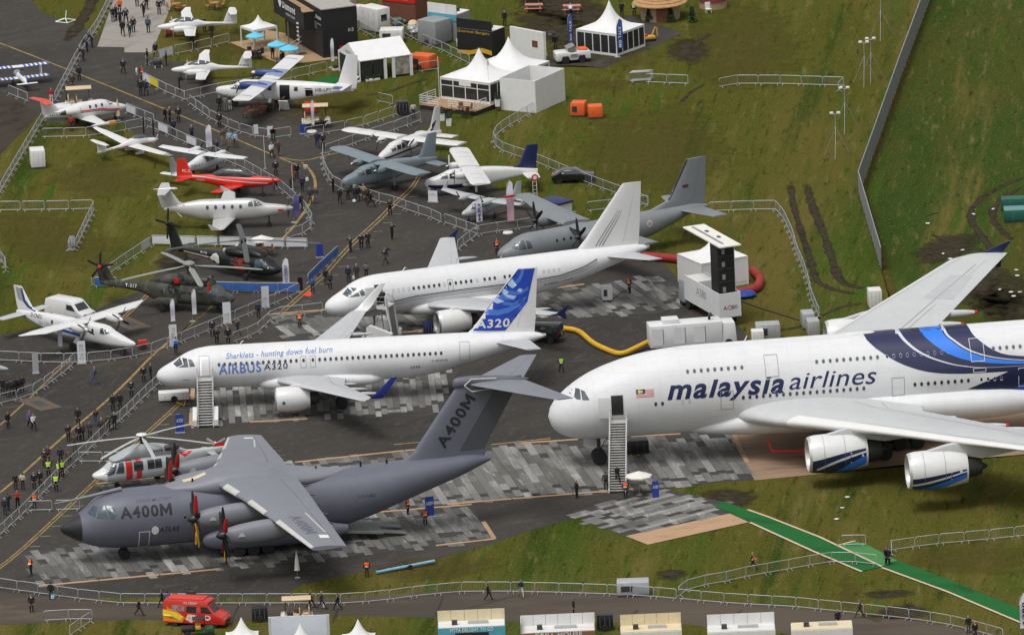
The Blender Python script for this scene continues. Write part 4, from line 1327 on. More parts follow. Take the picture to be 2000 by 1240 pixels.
for s in (-1,1):
 MB().box((31.0, s * 1.1,.42),(2.6,1.1,.1), ry=.15).build('ramp_toe', mat('ramp_grey', (.17,.175,.17)), rp)
gear(root, 5.5,0,1.5,.5,.42)
for x in (12.2,24.2,28.5,31.0):
 MB().box((x, -.1 if x > 20 else -.9,6.95 if x > 20 else 7.15),(.22,.05,.5), top=(.7,1)).build('blade_antenna', BLACK, root)
skin('upper_hatch', poly_flat([(11.4,-.6),(13.6,-.6),(13.6,.3),(11.4,.3)]), fav, topdown, mat('cream_patch', (.62,.52,.34),.6), root, .02,.4)

# ------------------------------------------------------------------ steel crowd barriers, each one a thing
def barrier_proto():
 L, Hh = 2.26,1.08
 root = thing('crowd_barrier', 'steel crowd barrier', 'barrier')
 f = MB()
 c = .12
 f.tube([(-L / 2,0,.2),(-L / 2,0, Hh - c),(-L / 2 + c * .3,0, Hh - c * .3),(-L / 2 + c, 0, Hh),(L / 2 - c, 0, Hh),(L / 2 - c * .3,0, Hh - c * .3),(L / 2,0, Hh - c),(L / 2,0,.2)],.034,6)
 f.tube([(-L / 2,0,.2),(L / 2,0,.2)],.03,6)
 f.build('frame', GALV, root)
 b = MB()
 for i in range(1,15):
  x = -L / 2 + L * i / 15
  b.tube([(x, 0,.2),(x, 0, Hh)],.0055,4, cap=False)
 b.build('upright_bars', mat('dull_steel', (.24,.245,.25),.6,.12,4), root)['kind'] = 'stuff'
 for s in (-1,1):
  MB().tube([(s * (L / 2 - .25),-.32,.015),(s * (L / 2 - .25),-.26,.03),(s * (L / 2 - .25),0,.2),(s * (L / 2 - .25),.26,.03),(s * (L / 2 - .25),.32,.015)],.026,6).build('foot', GALV, root)
 return root

BAR = barrier_proto()
_bar_used = [False]
BANNER = {}

def put_barrier(p, rz, label, group, banner=None):
 if not _bar_used[0]:
  o = BAR
  _bar_used[0] = True
 else:
  o = copy_tree(BAR)
 o.location = (p.x, p.y, p.z)
 o.rotation_euler = (0,0, rz)
 tag(o, label, 'barrier', group)
 if banner:
  m, w = banner
  MB().box((0,-.045,.62),(2.1,.012,.78)).build('banner', m, o, smooth=0)
 return o

def nth(k):
 return '%d%s' % (k, 'th' if 10 < k % 100 < 14 else {1: 'st', 2: 'nd', 3: 'rd'}.get(k % 10, 'th'))

def barrier_run(pts, label, group=None, banner=None, pitch=2.34, z=.02, wob=.02):
 P = [at(*p) for p in pts]
 D = [0]
 for a, b in zip(P, P[1:]):
  D.append(D[-1] + (b - a).length)
 n = max(1, round(D[-1] / pitch))
 dx, dy = pts[-1][0] - pts[0][0], pts[-1][1] - pts[0][1]
 end = ('left' if dx > 0 else 'right') if abs(dx) > abs(dy) else ('top' if dy > 0 else 'bottom')

 def along(d):
  for i in range(len(P) - 1):
   if d <= D[i + 1] or i == len(P) - 2:
    return P[i].lerp(P[i + 1],(d - D[i]) / max(1e-6, D[i + 1] - D[i]))
 for k in range(n):
  a, b = along(D[-1] * k / n), along(D[-1] * (k + 1) / n)
  m = (a + b) / 2
  rz = math.atan2(b.y - a.y, b.x - a.x) + rnd.uniform(-wob, wob)
  bn = banner(k) if callable(banner) else banner
  lb = label if n == 1 else label.replace('barrier ', 'barrier %s from %s, ' % (nth(k + 1), end),1)
  put_barrier(Vector((m.x, m.y, z)), rz, lb, group or label, bn)
 return n

WB = (mat('white_banner', (.62,.63,.66),.8,.08,2),0)
BB = (mat('blue_banner', (.035,.13,.42),.7,.45,.6),0)
YB = (mat('yellow_banner', (.70,.58,.02),.7,.1,2),0)
NB = []
S = 'barrier '

def br(pts, where, banner=None, **k):
 NB.append((barrier_run(pts, S + where, 'barriers ' + where, banner, **k), where))

br([(222,-5),(190,58),(160,100),(108,200)], 'between top-left taxiway and visitors', pitch=2.34)
br([(91,226),(36,318),(-5,388)], 'in the line beside the dark mud bank at far left')
br([(17,186),(54,201)], 'standing loose behind the striped biplane')
br([(284,129),(325,112),(396,98),(450,84)], 'behind the two small white twins at top left', lambda k: WB if k in (1,5) else None)
br([(279,160),(322,182),(360,198)], 'with banners beside the white twin near top left', lambda k: (WB, YB, None)[k % 3] if k < 2 else None)
br([(360,198),(420,184),(500,171)], 'between the white twin and the blue-winged turboprop')
br([(370,205),(410,234),(443,251),(480,265),(507,271),(548,274),(566,268)], 'curving in front of the blue-winged turboprop')
br([(594,270),(662,258),(701,251),(745,236),(800,218)], 'on the upper side of the pavilion path')
br([(636,303),(715,275),(776,255),(822,238)], 'on the lower side of the pavilion path')
br([(248,222),(300,243)], 'at the nose of the small red-striped jet', lambda k: WB if k in (0,) else None)
br([(83,271),(158,270),(198,266),(240,258),(284,250)], 'on the grass in front of the small red-striped jet')
br([(288,250),(317,260),(356,279),(408,300),(440,316)], 'beside the white motor glider', lambda k: WB if k in (1,4) else None)
br([(440,316),(474,330),(547,371),(595,412),(610,438),(606,450),(585,463),(560,468)], 'curving past the red trainer and silver single')
br([(296,480),(376,482),(418,482),(543,486),(602,486)], 'carrying white screen behind the black helicopter', lambda k: WB)
br([(294,483),(240,519),(180,560)], 'in the diagonal behind the camouflaged helicopter tail', lambda k: WB if k in (0,) else None)
br([(180,562),(232,562)], 'wearing a blue banner under the camouflaged helicopter tail', lambda k: BB)
br([(420,571),(500,573),(584,573)], 'wearing a blue banner in front of the black helicopter', lambda k: BB)
br([(602,556),(630,528),(661,500)], 'wearing a blue banner right of the black helicopter', lambda k: BB)
br([(631,300),(631,325),(640,350),(655,368),(700,384),(745,398),(775,405),(800,415),(842,428),(862,438)], 'curving in front of the grey twin turboprop')
br([(870,438),(912,453),(932,460)], 'in front of the small grey twin with winglets')
br([(936,461),(968,455),(1005,451),(1046,444)], 'beside the tall white feather flags')
br([(932,462),(912,476),(895,490)], 'by the far wing tip of the striped white jet')
br([(1047,218),(1014,237),(983,255),(970,266),(964,279),(968,288),(977,296),(994,303),(1018,310),(1047,320),(1084,335),(1130,354),(1188,375),(1243,395),(1266,405)], 'in the long curve across the grass behind the aircraft')
br([(1150,415),(1265,402)], 'behind the tall grey tailplane fin')
br([(1385,416),(1450,413),(1515,412)], 'on the grass right of the grey transport tail')
br([(1515,412),(1532,432),(1550,472),(1555,495),(1567,522),(1577,550),(1585,587),(1600,622)], 'in the grass line beside the muddy tyre tracks')
br([(1262,164),(1345,167)], 'standing alone on the upper grass near the pagoda tent')
br([(1407,173),(1425,167),(1520,167),(1650,171),(1638,181)], 'in the open square on the upper right grass')
br([(-5,414),(90,413),(184,411)], 'in the row across the left grass')
br([(184,412),(149,486)], 'in the row angled down the left grass')
br([(-8,503),(10,520),(12,534)], 'at the left edge of the grass')
br([(-5,706),(96,711),(139,711),(199,708),(240,702),(282,695),(335,678),(390,655),(440,635),(495,612),(560,585),(585,573)], 'along the nose of the white twin turboprop at left')
br([(457,670),(500,655),(537,621),(607,615),(630,611)], 'between the striped white jet nose and the walkway')
br([(-5,792),(47,779),(75,767),(105,745),(135,722),(147,708)], 'around the grey aircraft at the left edge')
br([(312,750),(277,782),(250,810),(215,840),(175,880),(130,920),(85,965),(50,1002),(25,1025),(-5,1052)], 'in the long diagonal beside the crowded walkway')
br([(52,1000),(160,997)], 'in the short row beneath the refuelling probe')
br([(153,904),(215,904),(330,902),(452,899)], 'behind the grey and red helicopter')
br([(-5,1150),(75,1161),(155,1172),(240,1181),(475,1181),(575,1181),(670,1181),(717,1178),(765,1173),(810,1167),(857,1162),(905,1158),(1000,1158),(1092,1160),(1185,1163),(1277,1168),(1322,1172)], 'along the left half of the service road')
br([(1326,1172),(1415,1180),(1500,1185),(1547,1187),(1592,1192),(1635,1196),(1720,1205),(1762,1209),(1805,1215),(1847,1221),(1915,1237),(1960,1250)], 'along the right half of the service road')
br([(1327,1167),(1335,1157),(1365,1147),(1410,1140),(1452,1130),(1495,1122),(1537,1115),(1580,1107),(1622,1100),(1665,1100),(1712,1105)], 'leading from the service road to the green carpet')
br([(1645,1067),(1690,1066)], 'alone behind the green carpet crossing')
br([(1742,1085),(1722,1080),(1765,1074),(1812,1067),(1857,1062),(1905,1059),(1950,1054),(2000,1049),(2030,1045)], 'running right from the green carpet crossing')
br([(87,1215),(130,1212),(180,1212)], 'in the short row at lower left')
br([(182,1214),(160,1227),(135,1245)], 'in the short angled row at lower left')
br([(684,50),(734,78)], 'in front of the white generators')
br([(757,50),(820,85),(860,100),(918,128)], 'in the service lane behind the gabled tent')
br([(824,142),(853,138)], 'in front of the orange generator trailer')
br([(734,200),(772,208)], 'on the dry grass behind the wheeled bin')
br([(500,171),(560,158),(640,140)], 'behind the blue-winged turboprop')
for i in range(4):
 put_barrier(at(1232 + i * 1.5,162 - i * 1.2) + Vector((1,0,.02)),.02 + .02 * i, 'steel crowd barrier, %s of four stacked upright on the upper grass' % ('nearest', 'second', 'third', 'farthest')[i], 'barriers stacked on the upper grass')
for i in range(5):
 put_barrier(at(136 + i * 2.5,486) + Vector((0,0,.02)),1.5 + .03 * i, 'steel crowd barrier, %s from left in the bunch on the left grass' % nth(i + 1), 'barriers bunched on the left grass')

# ================================================================== the smaller aeroplanes
def small(name, label, pose, prof, bodym, wing, wm, fin, fm, tail, tm, p=2.2, cat='aircraft', trail=None, z0=.03, ttrail=True, slat=False):
 root = thing(name, label, cat, (pose[0], pose[1], z0), pose[2], scale=pose[3] if len(pose) > 3 else 1)
 fb, bv = body(prof, 30,48, p)
 fus = fb.build('fuselage', bodym, root, smooth=60)
 d = {'root': root, 'fus': fus, 'bv': bv}
 tip = wing[-1][1]
 r0 = wing[0][1]
 for s in (-1,1):
  tr = trail if trail is not None else ((max(r0,.6) + .3, tip * .58, 'flap'),(tip * .6, tip * .96, 'aileron'))
  d['w%d' % s], d['wb%d' % s] = lift(root, 'wing', wing, wm, s, tr, .74)
  if tail:
   d['t%d' % s], _ = lift(root, 'tailplane', tail, tm, s, ((tail[0][1] + .15, tail[-1][1] - .1, 'elevator'),) if ttrail else (),.66)
 d['fin'], d['fv'] = lift(root, 'fin', fin, fm, 1,((fin[0][2] + .35, fin[-1][2] - .08, 'rudder'),),.68, True)
 return d

def glaze(d, polys, m=None, nm='cockpit_window'):
 for q in polys:
  for pr in (port, starb):
   skin(nm, poly_flat(q), d['bv'], pr, m or CGLASS, d['fus'],.015,.2)

def nacelle(root, x0, y, z, L, r, m, tilt=0.0, flat=1.0):
 b, v = body([(x0, z + r * .6, z - r * .6, r * .55),(x0 + L * .08, z + r * .85, z - r * .95, r * .8),(x0 + L * .3, z + r, z - r * 1.05 * flat, r),(x0 + L * .65, z + r * .95, z - r * .75 * flat, r * .85),(x0 + L, z + r * .45, z + r * .05, r * .12)],20,20,2.3, y)
 return b.build('engine_nacelle', m, root, smooth=60)

LGR = mat('light_grey_paint', (.30,.315,.325),.45,.07,.8, dirt=.15)
BGR = mat('blue_grey_paint', (.175,.215,.24),.45,.08,.8, dirt=.15)
SILV = mat('silver_paint', (.55,.55,.54),.3,.06,.8, dirt=.12, metal=.25)

# --- grey twin-turboprop transport with tall fin
TGR = mat('transport_grey_paint', (.20,.215,.225),.48,.07,.6, dirt=.18)
d = small('tactical_transport', 'grey twin-propeller military transport with tall dark-edged fin, behind the white jets', (-1.163,16.384,.5088),
          [(0,2.2,2.2,0),(.2,2.6,1.85,.4),(.9,3.0,1.45,.85),(1.7,3.35,1.2,1.1),(2.5,3.75,1.05,1.25),(3.6,3.95,1.0,1.35),(15,3.95,1.0,1.35),(17.5,3.97,1.45,1.3),(20,4.0,2.2,1.05),(22.5,3.95,3.0,.65),(24.5,3.6,3.3,.2)],
          TGR, [(8.0,.6,4.0,3.2,.15),(8.0,4.4,4.05,3.2,.15),(9.7,12.9,4.35,1.6,.13)], TGR, [(16.8,0,3.7,7.3,.07),(19.9,0,4.7,4.4,.1),(22.3,0,8.6,2.3,.1)], TGR, [(20.8,.4,3.6,2.9,.1),(22.2,5.3,3.65,1.6,.1)], TGR)
for s in (-1,1):
 n_ = nacelle(d['root'],7.1, s * 4.35,3.75,4.6,.62, TGR)
 propeller(d['root'],(7.0, s * 4.35,3.85),1.95,6,.25,(.5,.26), BLACK, BLACK, .36, sweep=.08)
 gear(d['root'],10.6, s * 1.7,1.4,.48,.36, False, (-.6,.6))
gear(d['root'],3.0,0,1.3,.36,.3)
glaze(d, ([(1.25,2.95),(1.75,3.3),(2.0,3.25),(1.75,2.75)],[(1.85,2.7),(2.15,3.4),(2.6,3.55),(2.65,2.65)],[(2.75,2.65),(2.75,3.5),(3.2,3.35),(3.35,2.7)]))
ports(d['fus'], d['bv'],[6.2,7.0,7.8,9.4,10.4],3.0,(-1,1),.3,.36)
skin('leading_edge_strip', poly_flat([(19.95,4.75),(22.28,8.55),(22.45,8.55),(20.15,4.75)]), d['fv'], port, BLACK, d['fin'],.02,.3)
skin('roundel', poly_flat([(17.0 + .33 * math.cos(k * PI / 8),3.0 + .33 * math.sin(k * PI / 8)) for k in range(16)]), d['bv'], port, mat('roundel_pink', (.55,.36,.34),.5), d['fus'],.02,.2)
skin('roundel', poly_flat([(17.0 + .2 * math.cos(k * PI / 8),3.0 + .2 * math.sin(k * PI / 8)) for k in range(16)]), d['bv'], port, TGR, d['fus'],.028,.2)
skin('fin_flash', rect_flat(21.6,5.75,22.3,6.05), d['fv'], port, mat('flash_maroon', (.10,.02,.025),.5), d['fin'],.02,.3)
MB().box((8.9,13.0 * 1,4.35),(1.2,.12,.2)).build('wing_tip_light', RED, d['w1'])
MB().box((8.9,-13.0,4.35),(1.2,.12,.2)).build('wing_tip_light', GALV, d['w-1'])

# --- three boxy high-wing twins
BNW = mat('aged_white_paint', (.65,.65,.635),.4,.05,.8, dirt=.14)

def islander(name, label, pose, bm_, wm, fm, k=1.0, fh=4.5, span=7.45, tail_len=10.9, nm=None):
 L = tail_len
 prof = [(0,1.25,1.25,0),(.1,1.5,1.0,.25),(.6,1.75,.8,.46),(1.3,1.95,.68,.58),(1.9,2.2,.64,.6),(2.5,2.45,.62,.61),(3.2,2.5,.62,.61),(5.8,2.5,.65,.61),(7.2,2.42,.95,.52),(9.3,2.15,1.3,.32),(L, 1.9,1.5,.12)]
 c = 2.0
 d = small(name, label, pose, prof, bm_, [(3.5,.3,2.55, c, .17),(3.5, span * .9,2.62, c, .16),(3.65, span, 2.66, c * .85,.12)], wm,
              [(L - 3.4,0,1.8,3.3,.07),(L - 1.85,0,2.5,1.75,.1),(L - .95,0, fh, 1.1,.1)], fm, [(L - 1.55,.1,1.55,1.5,.1),(L - 1.35,2.4,1.6,1.25,.1)], nm or bm_, 3.2)
 for s in (-1,1):
  nacelle(d['root'],2.7, s * 2.0,2.32,2.1,.36, wm)
  propeller(d['root'],(2.62, s * 2.0,2.32),1.0,3,.5 + s * .3,(.28,.15), BLACK, METAL, .17)
  g_ = MB().tube([(4.7, s * 2.0,2.4),(4.75, s * 1.95,.42)],[.16,.1],8).build('landing_gear', bm_, d['root'])
  for q in (-.2,.2):
   wheel(g_, (4.75, s * 1.95 + q, .28),.28,.18)
  skin('walkway_strip', ribbon_flat([(3.55, s * 3.6),(5.3, s * 3.6)],.08), d['wb%d' % s], topdown, LINE, d['w%d' % s],.012,.5)
  skin('walkway_strip', ribbon_flat([(3.55, s * 5.4),(5.3, s * 5.4)],.08), d['wb%d' % s], topdown, LINE, d['w%d' % s],.012,.5)
 gear(d['root'],1.0,0,.8,.27,.18, False)
 glaze(d, ([(1.45,1.95),(2.05,2.35),(2.2,2.35),(2.2,1.75),(1.5,1.75)],))
 for x0, x1 in ((2.4,3.05),(3.2,3.8),(3.95,4.55),(4.7,5.2)):
  glaze(d, ([(x0,1.72),(x1,1.72),(x1,2.18),(x0,2.2)],), GLASS, 'window')
 return d

d1 = islander('twin_turboprop', 'blue-grey high-wing twin with drooped nose, in front of the white twin', (-16.788,53.116,.5955,1.06), BGR, BGR, BGR, fh=4.35, span=7.55, tail_len=11.1)
d2 = islander('light_twin', 'white high-wing twin with dark waist stripe, farthest of the three boxy twins', (-12.978,62.806,.939), BNW, BNW, BNW)
skin('cheatline', ribbon_flat([(.3,1.25),(2,1.3),(6,1.35),(8,1.6),(9.2,1.9)],.2), d2['bv'], port, NAVY, d2['fus'],.015,.4,.1)
skin('cheatline', poly_flat([(7.8,2.1),(9.4,2.25),(10.1,3.1),(9.9,3.1),(9.0,2.5)]), d2['fv'], port, NAVY, d2['fin'],.02,.3)
d3 = islander('survey_twin', 'white high-wing twin with navy fin and white wing toward camera', (-8.346,51.029,.1412,1.06), BNW, BNW, NAVY, fh=4.35, span=7.55, tail_len=11.1)
skin('belly_band', poly_flat([(.3,1.0),(.3,1.2),(2,1.12),(5.8,1.1),(5.8,.7),(1,.66)]), d3['bv'], port, NAVY, d3['fus'],.015,.3,.1)
MB().lathe([(0,.02),(.2,.2),(.8,.24),(1.5,.16),(1.8,.02)],(3.4,-2.05,1.35), 'x', 14).build('sensor_pod', LGR, d3['root'])
MB().ball((.45,0,.75),(.22,.2,.25)).build('nose_turret', WHITE, d3['root'])
MB().tube([(2.7,1.6,2.5),(2.7,1.6,3.5)],.07,8).build('antenna_mast', WHITE, d3['root'])

# --- two light high-wing twins with small cowlings
def light_twin(name, label, pose, m, tipup, finm=None):
 prof = [(0,1.1,1.1,0),(.15,1.3,.9,.2),(.8,1.5,.68,.45),(1.3,1.75,.58,.54),(2.0,2.05,.52,.6),(3.5,2.1,.52,.6),(4.6,1.85,.7,.46),(6.5,1.45,.95,.22),(8.4,1.2,1.0,.07)]
 d = small(name, label, pose, prof, m, [(2.3,.3,2.15,1.4,.16),(2.3,3.4,2.2,1.4,.16),(2.6,5.6,2.32,.95,.13)], m, [(6.4,0,1.1,2.1,.08),(7.2,0,1.6,1.35,.1),(8.0,0,2.85,.75,.1)], finm or m, [(7.6,.05,1.05,.9,.1),(7.65,1.6,1.05,.8,.1)], m)
 for s in (-1,1):
  nacelle(d['root'],1.55, s * 1.7,2.2,1.9,.3, m)
  propeller(d['root'],(1.5, s * 1.7,2.2),.9,2,.9,(.25,.12), BLACK, m, .14)
  gear(d['root'],3.7, s * .95,.7,.22,.15, False)
  if tipup:
   MB().prism([(2.75,2.25),(3.45,2.28),(3.75,3.05),(3.55,3.05)], s * 5.6, s * 5.66, axis='y').build('winglet', m, d['w%d' % s])
 gear(d['root'],.9,0,.75,.2,.14, False)
 glaze(d, ([(.95,1.45),(1.5,1.85),(1.75,1.92),(1.8,1.4)],[(1.9,1.4),(1.9,1.95),(2.6,1.95),(2.6,1.4)],[(2.75,1.4),(2.75,1.9),(3.4,1.85),(3.3,1.4)]))
 return d

d = light_twin('patrol_twin', 'small pale grey twin with upturned wing tips behind the feather flags', (-4.616,38.414,.779), mat('pale_grey_paint', (.42,.44,.44),.4,.06,.8, dirt=.12), True)
TW2 = mat('pale_white_paint', (.66,.67,.68),.4,.05,.8, dirt=.12)
d = light_twin('touring_twin', 'small white high-wing twin with grey striped fin behind the red trainer', (-29.286,67.264,-2.235), TW2, False, LGR)
for k in range(4):
 skin('fin_stripe', ribbon_flat([(7.0 + .25 * k, 1.4 + .05 * k),(8.3 - .06 * k, 2.7 - .42 * k)],.04), d['fv'], starb, WHITE, d['fin'],.012,.3)
skin('lettering', moved(text_flat('I-LVET', 1.6,.3,0,.01),4.0,1.15,0,-1 if False else 1), d['bv'], starb, BLACK, d['fus'],.012,.3)

# --- blue-winged bush turboprop with open doors
TOW = mat('clean_white_paint', (.67,.67,.665),.4,.04,.8, dirt=.08)
TOB = mat('deep_blue_paint', (.028,.055,.19),.35,.08)
TOL = mat('pale_violet_paint', (.24,.28,.45),.4,.06)
d = small('utility_turboprop', 'white high-wing twin turboprop with deep blue nacelles and a Swiss cross', (-30.126,94.256,-.296),
          [(0,1.75,1.75,0),(.12,2.0,1.5,.25),(.8,2.2,1.25,.5),(1.9,2.35,1.0,.7),(2.6,2.75,.9,.78),(3.2,2.95,.86,.8),(8.5,2.95,.86,.8),(10.5,2.9,1.2,.66),(13,2.75,1.7,.4),(15.2,2.55,2.0,.12)],
          TOW, [(4.9,.4,3.0,1.98,.17),(4.9,9.6,3.2,1.98,.16),(5.05,9.9,3.2,1.7,.1)], TOW, [(12.6,0,2.3,2.9,.1),(13.6,0,3.0,2.05,.11),(14.6,0,5.95,1.25,.1)], TOW, [(13.3,.1,2.75,1.75,.11),(13.6,3.15,2.85,1.35,.1)], TOW, 2.8)
for s in (-1,1):
 n_ = nacelle(d['root'],3.6, s * 2.75,3.05,3.0,.42, TOB)
 propeller(d['root'],(3.5, s * 2.75,3.08),1.29,3, PI / 2,(.4,.2), BLACK, WHITE, .2)
 skin('wing_panel', poly_flat([(4.92, s * 1.2),(6.86, s * 1.2),(6.86, s * 4.2),(4.92, s * 3.6)]), d['wb%d' % s], topdown, TOL, d['w%d' % s],.015,.4)
 skin('wing_strip', ribbon_flat([(4.92, s * 8.2),(6.6, s * 8.2)],.12), d['wb%d' % s], topdown, TOB, d['w%d' % s],.02,.4)
 g_ = MB().tube([(6.2, s * .7,1.1),(6.3, s * 1.85,.55)],[.2,.13],8).build('landing_gear', TOW, d['root'])
 wheel(g_, (6.3, s * 1.9,.5),.5,.34)
 MB().tube([(5.9, s * .8,1.1),(5.7, s * 3.6,2.95)],.09,6).build('wing_strut', TOW, d['root'])
 skin('tailplane_tip', rect_flat(13.4, s * 1.6,14.6, s * 3.1), BVHTree.FromPolygons([Vector(p) for p in surface([(13.3,.1,2.75,1.75,.11),(13.6,3.15,2.85,1.35,.1)],0,1, side=s).v], surface([(13.3,.1,2.75,1.75,.11),(13.6,3.15,2.85,1.35,.1)],0,1, side=s).f), topdown, TOB, d['t%d' % s],.015,.4)
gear(d['root'],2.0,0,1.1,.42,.28, False)
glaze(d, ([(1.75,2.3),(2.55,2.72),(2.6,2.1),(1.9,2.05)],[(2.7,2.05),(2.7,2.75),(3.3,2.8),(3.3,2.05)]))
for x in (4.4,5.2,6.0,8.9):
 glaze(d, ([(x, 2.05),(x + .4,2.05),(x + .4,2.5),(x, 2.5)],), GLASS, 'window')
skin('doorway', rect_flat(7.3,1.1,8.4,2.65), d['bv'], port, BLACK, d['fus'],.015,.3)
skin('doorway', rect_flat(10.1,1.5,10.9,2.2), d['bv'], port, BLACK, d['fus'],.015,.3)
MB().box((10.5,-1.0,2.45),(.85,.5,.05), rx=-.5).build('cargo_door', TOW, d['fus'])
MB().box((7.85,-1.25,.62),(1.05,.1,1.2), rx=.5).build('airstair_door', TOW, d['fus'])
skin('lettering', moved(text_flat('HB-LPY', 1.75,.36,0,.015),11.2,2.0,.02), d['bv'], port, mat('dark_letters', (.018,.019,.026)), d['fus'],.015,.3)
skin('swiss_flag', rect_flat(13.05,2.05,13.5,2.42), d['bv'], port, RED, d['fus'],.015,.3)
skin('swiss_cross', poly_flat([(13.24,2.1),(13.31,2.1),(13.31,2.37),(13.24,2.37)]), d['bv'], port, WHITE, d['fus'],.022,.3)
skin('swiss_cross', poly_flat([(13.12,2.2),(13.43,2.2),(13.43,2.27),(13.12,2.27)]), d['bv'], port, WHITE, d['fus'],.022,.3)

# --- white twin turboprop with long nose, at left
d = small('commuter_turboprop', 'white twin turboprop with long pointed nose and blue swirl fin, beside the white van', (-37.729,-8.949,2.3545),
          [(-.6,1.35,1.35,0),(-.45,1.5,1.2,.16),(.6,1.75,.95,.42),(1.8,2.05,.82,.58),(2.6,2.3,.76,.64),(3.4,2.65,.74,.67),(4.2,2.72,.74,.67),(10.2,2.72,.76,.67),(12.2,2.66,1.1,.56),(14.5,2.55,1.55,.34),(16.3,2.35,1.9,.1)],
          TOW, [(5.6,.3,2.75,2.0,.16),(5.6,6.2,2.85,2.0,.15),(6.9,8.5,2.9,.35,.1)], TOW, [(12.4,0,2.3,3.7,.07),(14.0,0,3.0,2.3,.1),(15.4,0,4.9,1.2,.1)], TOW, [(14.7,.1,2.15,1.5,.1),(14.9,3.25,2.2,1.15,.1)], WINGG, 2.9)
for s in (-1,1):
 nacelle(d['root'],4.0, s * 2.4,2.75,2.9,.45, TOW)
 propeller(d['root'],(3.9, s * 2.4,2.72),1.36,4,.6,(.35,.2), BLACK, WHITE, .2)
 g_ = MB().tube([(6.6, s * .9,1.1),(6.7, s * 1.6,.5)],[.26,.16],8).build('landing_gear', TOW, d['root'])
 wheel(g_, (6.7, s * 1.65,.4),.4,.28)
gear(d['root'],1.2,0,.9,.28,.2)
glaze(d, ([(2.35,2.2),(3.1,2.6),(3.35,2.55),(2.95,1.98)],[(3.05,1.95),(3.4,2.5),(3.75,2.45),(3.75,1.95)]))
ports(d['fus'], d['bv'],[4.8,5.5,6.2,7.6,8.4,10.6],2.1,(-1,1),.3,.38)
skin('swirl', poly_flat([(13.0,2.75),(14.3,3.05),(14.9,3.6),(15.3,4.7),(15.55,4.75),(15.2,3.4),(14.6,2.9),(13.6,2.6)]), d['fv'], starb, TOB, d['fin'],.015,.25)
skin('fin_panel', poly_flat([(14.9,3.4),(15.35,4.7),(16.3,4.75),(15.95,3.5)]), d['fv'], starb, LGR, d['fin'],.014,.25)
skin('swirl', poly_flat([(15.9,2.3),(14.8,1.7),(13.0,1.35),(11.0,1.2),(13.2,1.55),(14.6,2.0)]), d['bv'], starb, LGR, d['fus'],.015,.25)
skin('swirl', poly_flat([(6.6,1.2),(9.5,1.35),(11,1.7),(8.5,1.55),(6.6,1.5)]), d['bv'], starb, BLUE, d['fus'],.018,.25)

def stext(d, t, w, h, x, z, m, **k):
 f = text_flat(t, w, h, **k)
 f = ([(x - u, z + v) for u, v in f[0]], f[1])
 return skin('lettering', f, d['bv'], starb, m, d['fus'],.018,.3)

stext(d, 'D-CNEU', 1.7,.36,13.9,2.15, BLACK, bold=.015)
stext(d, 'Do 228NG', 2.2,.36,12.6,1.6, LGR)

# --- silver single-engined turboprop, T-tail
d = small('single_turboprop', 'silver single-propeller T-tail aircraft between red trainer and black helicopter', (-21.825,41.089,3.0723),
          [(.45,2.0,1.8,.1),(.6,2.15,1.6,.28),(1.6,2.35,1.3,.45),(2.9,2.5,1.05,.62),(3.4,2.75,.95,.7),(4.1,3.0,.86,.76),(5.0,3.05,.84,.77),(9,3.05,.86,.77),(10.6,2.85,1.3,.55),(12.2,2.5,1.8,.26),(13.2,2.25,2.0,.08)],
          SILV, [(5.9,.4,1.05,2.3,.15),(6.5,7.6,1.75,1.25,.13),(6.75,8.0,1.8,.95,.1)], SILV, [(10.4,0,2.3,3.0,.08),(11.6,0,2.9,2.0,.1),(12.5,0,4.2,1.4,.1)], SILV, [(12.4,.05,4.25,1.3,.1),(12.8,2.6,4.25,.8,.1)], SILV)
bl_, _ = body([(11.7,4.25,4.2,.03),(12.0,4.4,4.1,.14),(13,4.38,4.12,.12),(14.2,4.27,4.22,.02)],14,14)
bl_.build('tail_bullet', SILV, d['root'], smooth=60)
propeller(d['root'],(.5,0,1.9),1.33,4,.75,(.55,.26), BLACK, SILV, .22, tip=RED)
for s in (-1,1):
 MB().prism([(6.8,1.78),(7.75,1.82),(8.1,2.4),(7.85,2.4)], s * 8.0, s * 8.06, axis='y').build('winglet', SILV, d['w%d' % s])
 g_ = MB().tube([(6.9, s * 2.2,1.2),(6.95, s * 2.25,.3)],.08,8).build('landing_gear', DKMETAL, d['root'])
 wheel(g_, (6.95, s * 2.25,.3),.3,.2)
gear(d['root'],2.5,0,1.1,.26,.18, False)
glaze(d, ([(3.05,2.4),(3.6,2.8),(4.0,2.85),(3.9,2.3)],[(4.0,2.3),(4.1,2.85),(4.5,2.75),(4.55,2.35)]))
ports(d['fus'], d['bv'],[5.3,6.15,7.0,7.85,8.7],2.35,(-1,1),.3,.4)
skin('exhaust_cover', rect_flat(.95,1.7,1.55,1.9), d['bv'], starb, RED, d['fus'],.03,.2)
stext(d, 'HB-FVW', 1.3,.24,12.3,2.42, mat('maroon_letters', (.25,.02,.03),.5))
MB().tube([(12.3,.05,2.2),(11.4,.35,1.35)],.06,5).build('ventral_fin', SILV, d['root'])

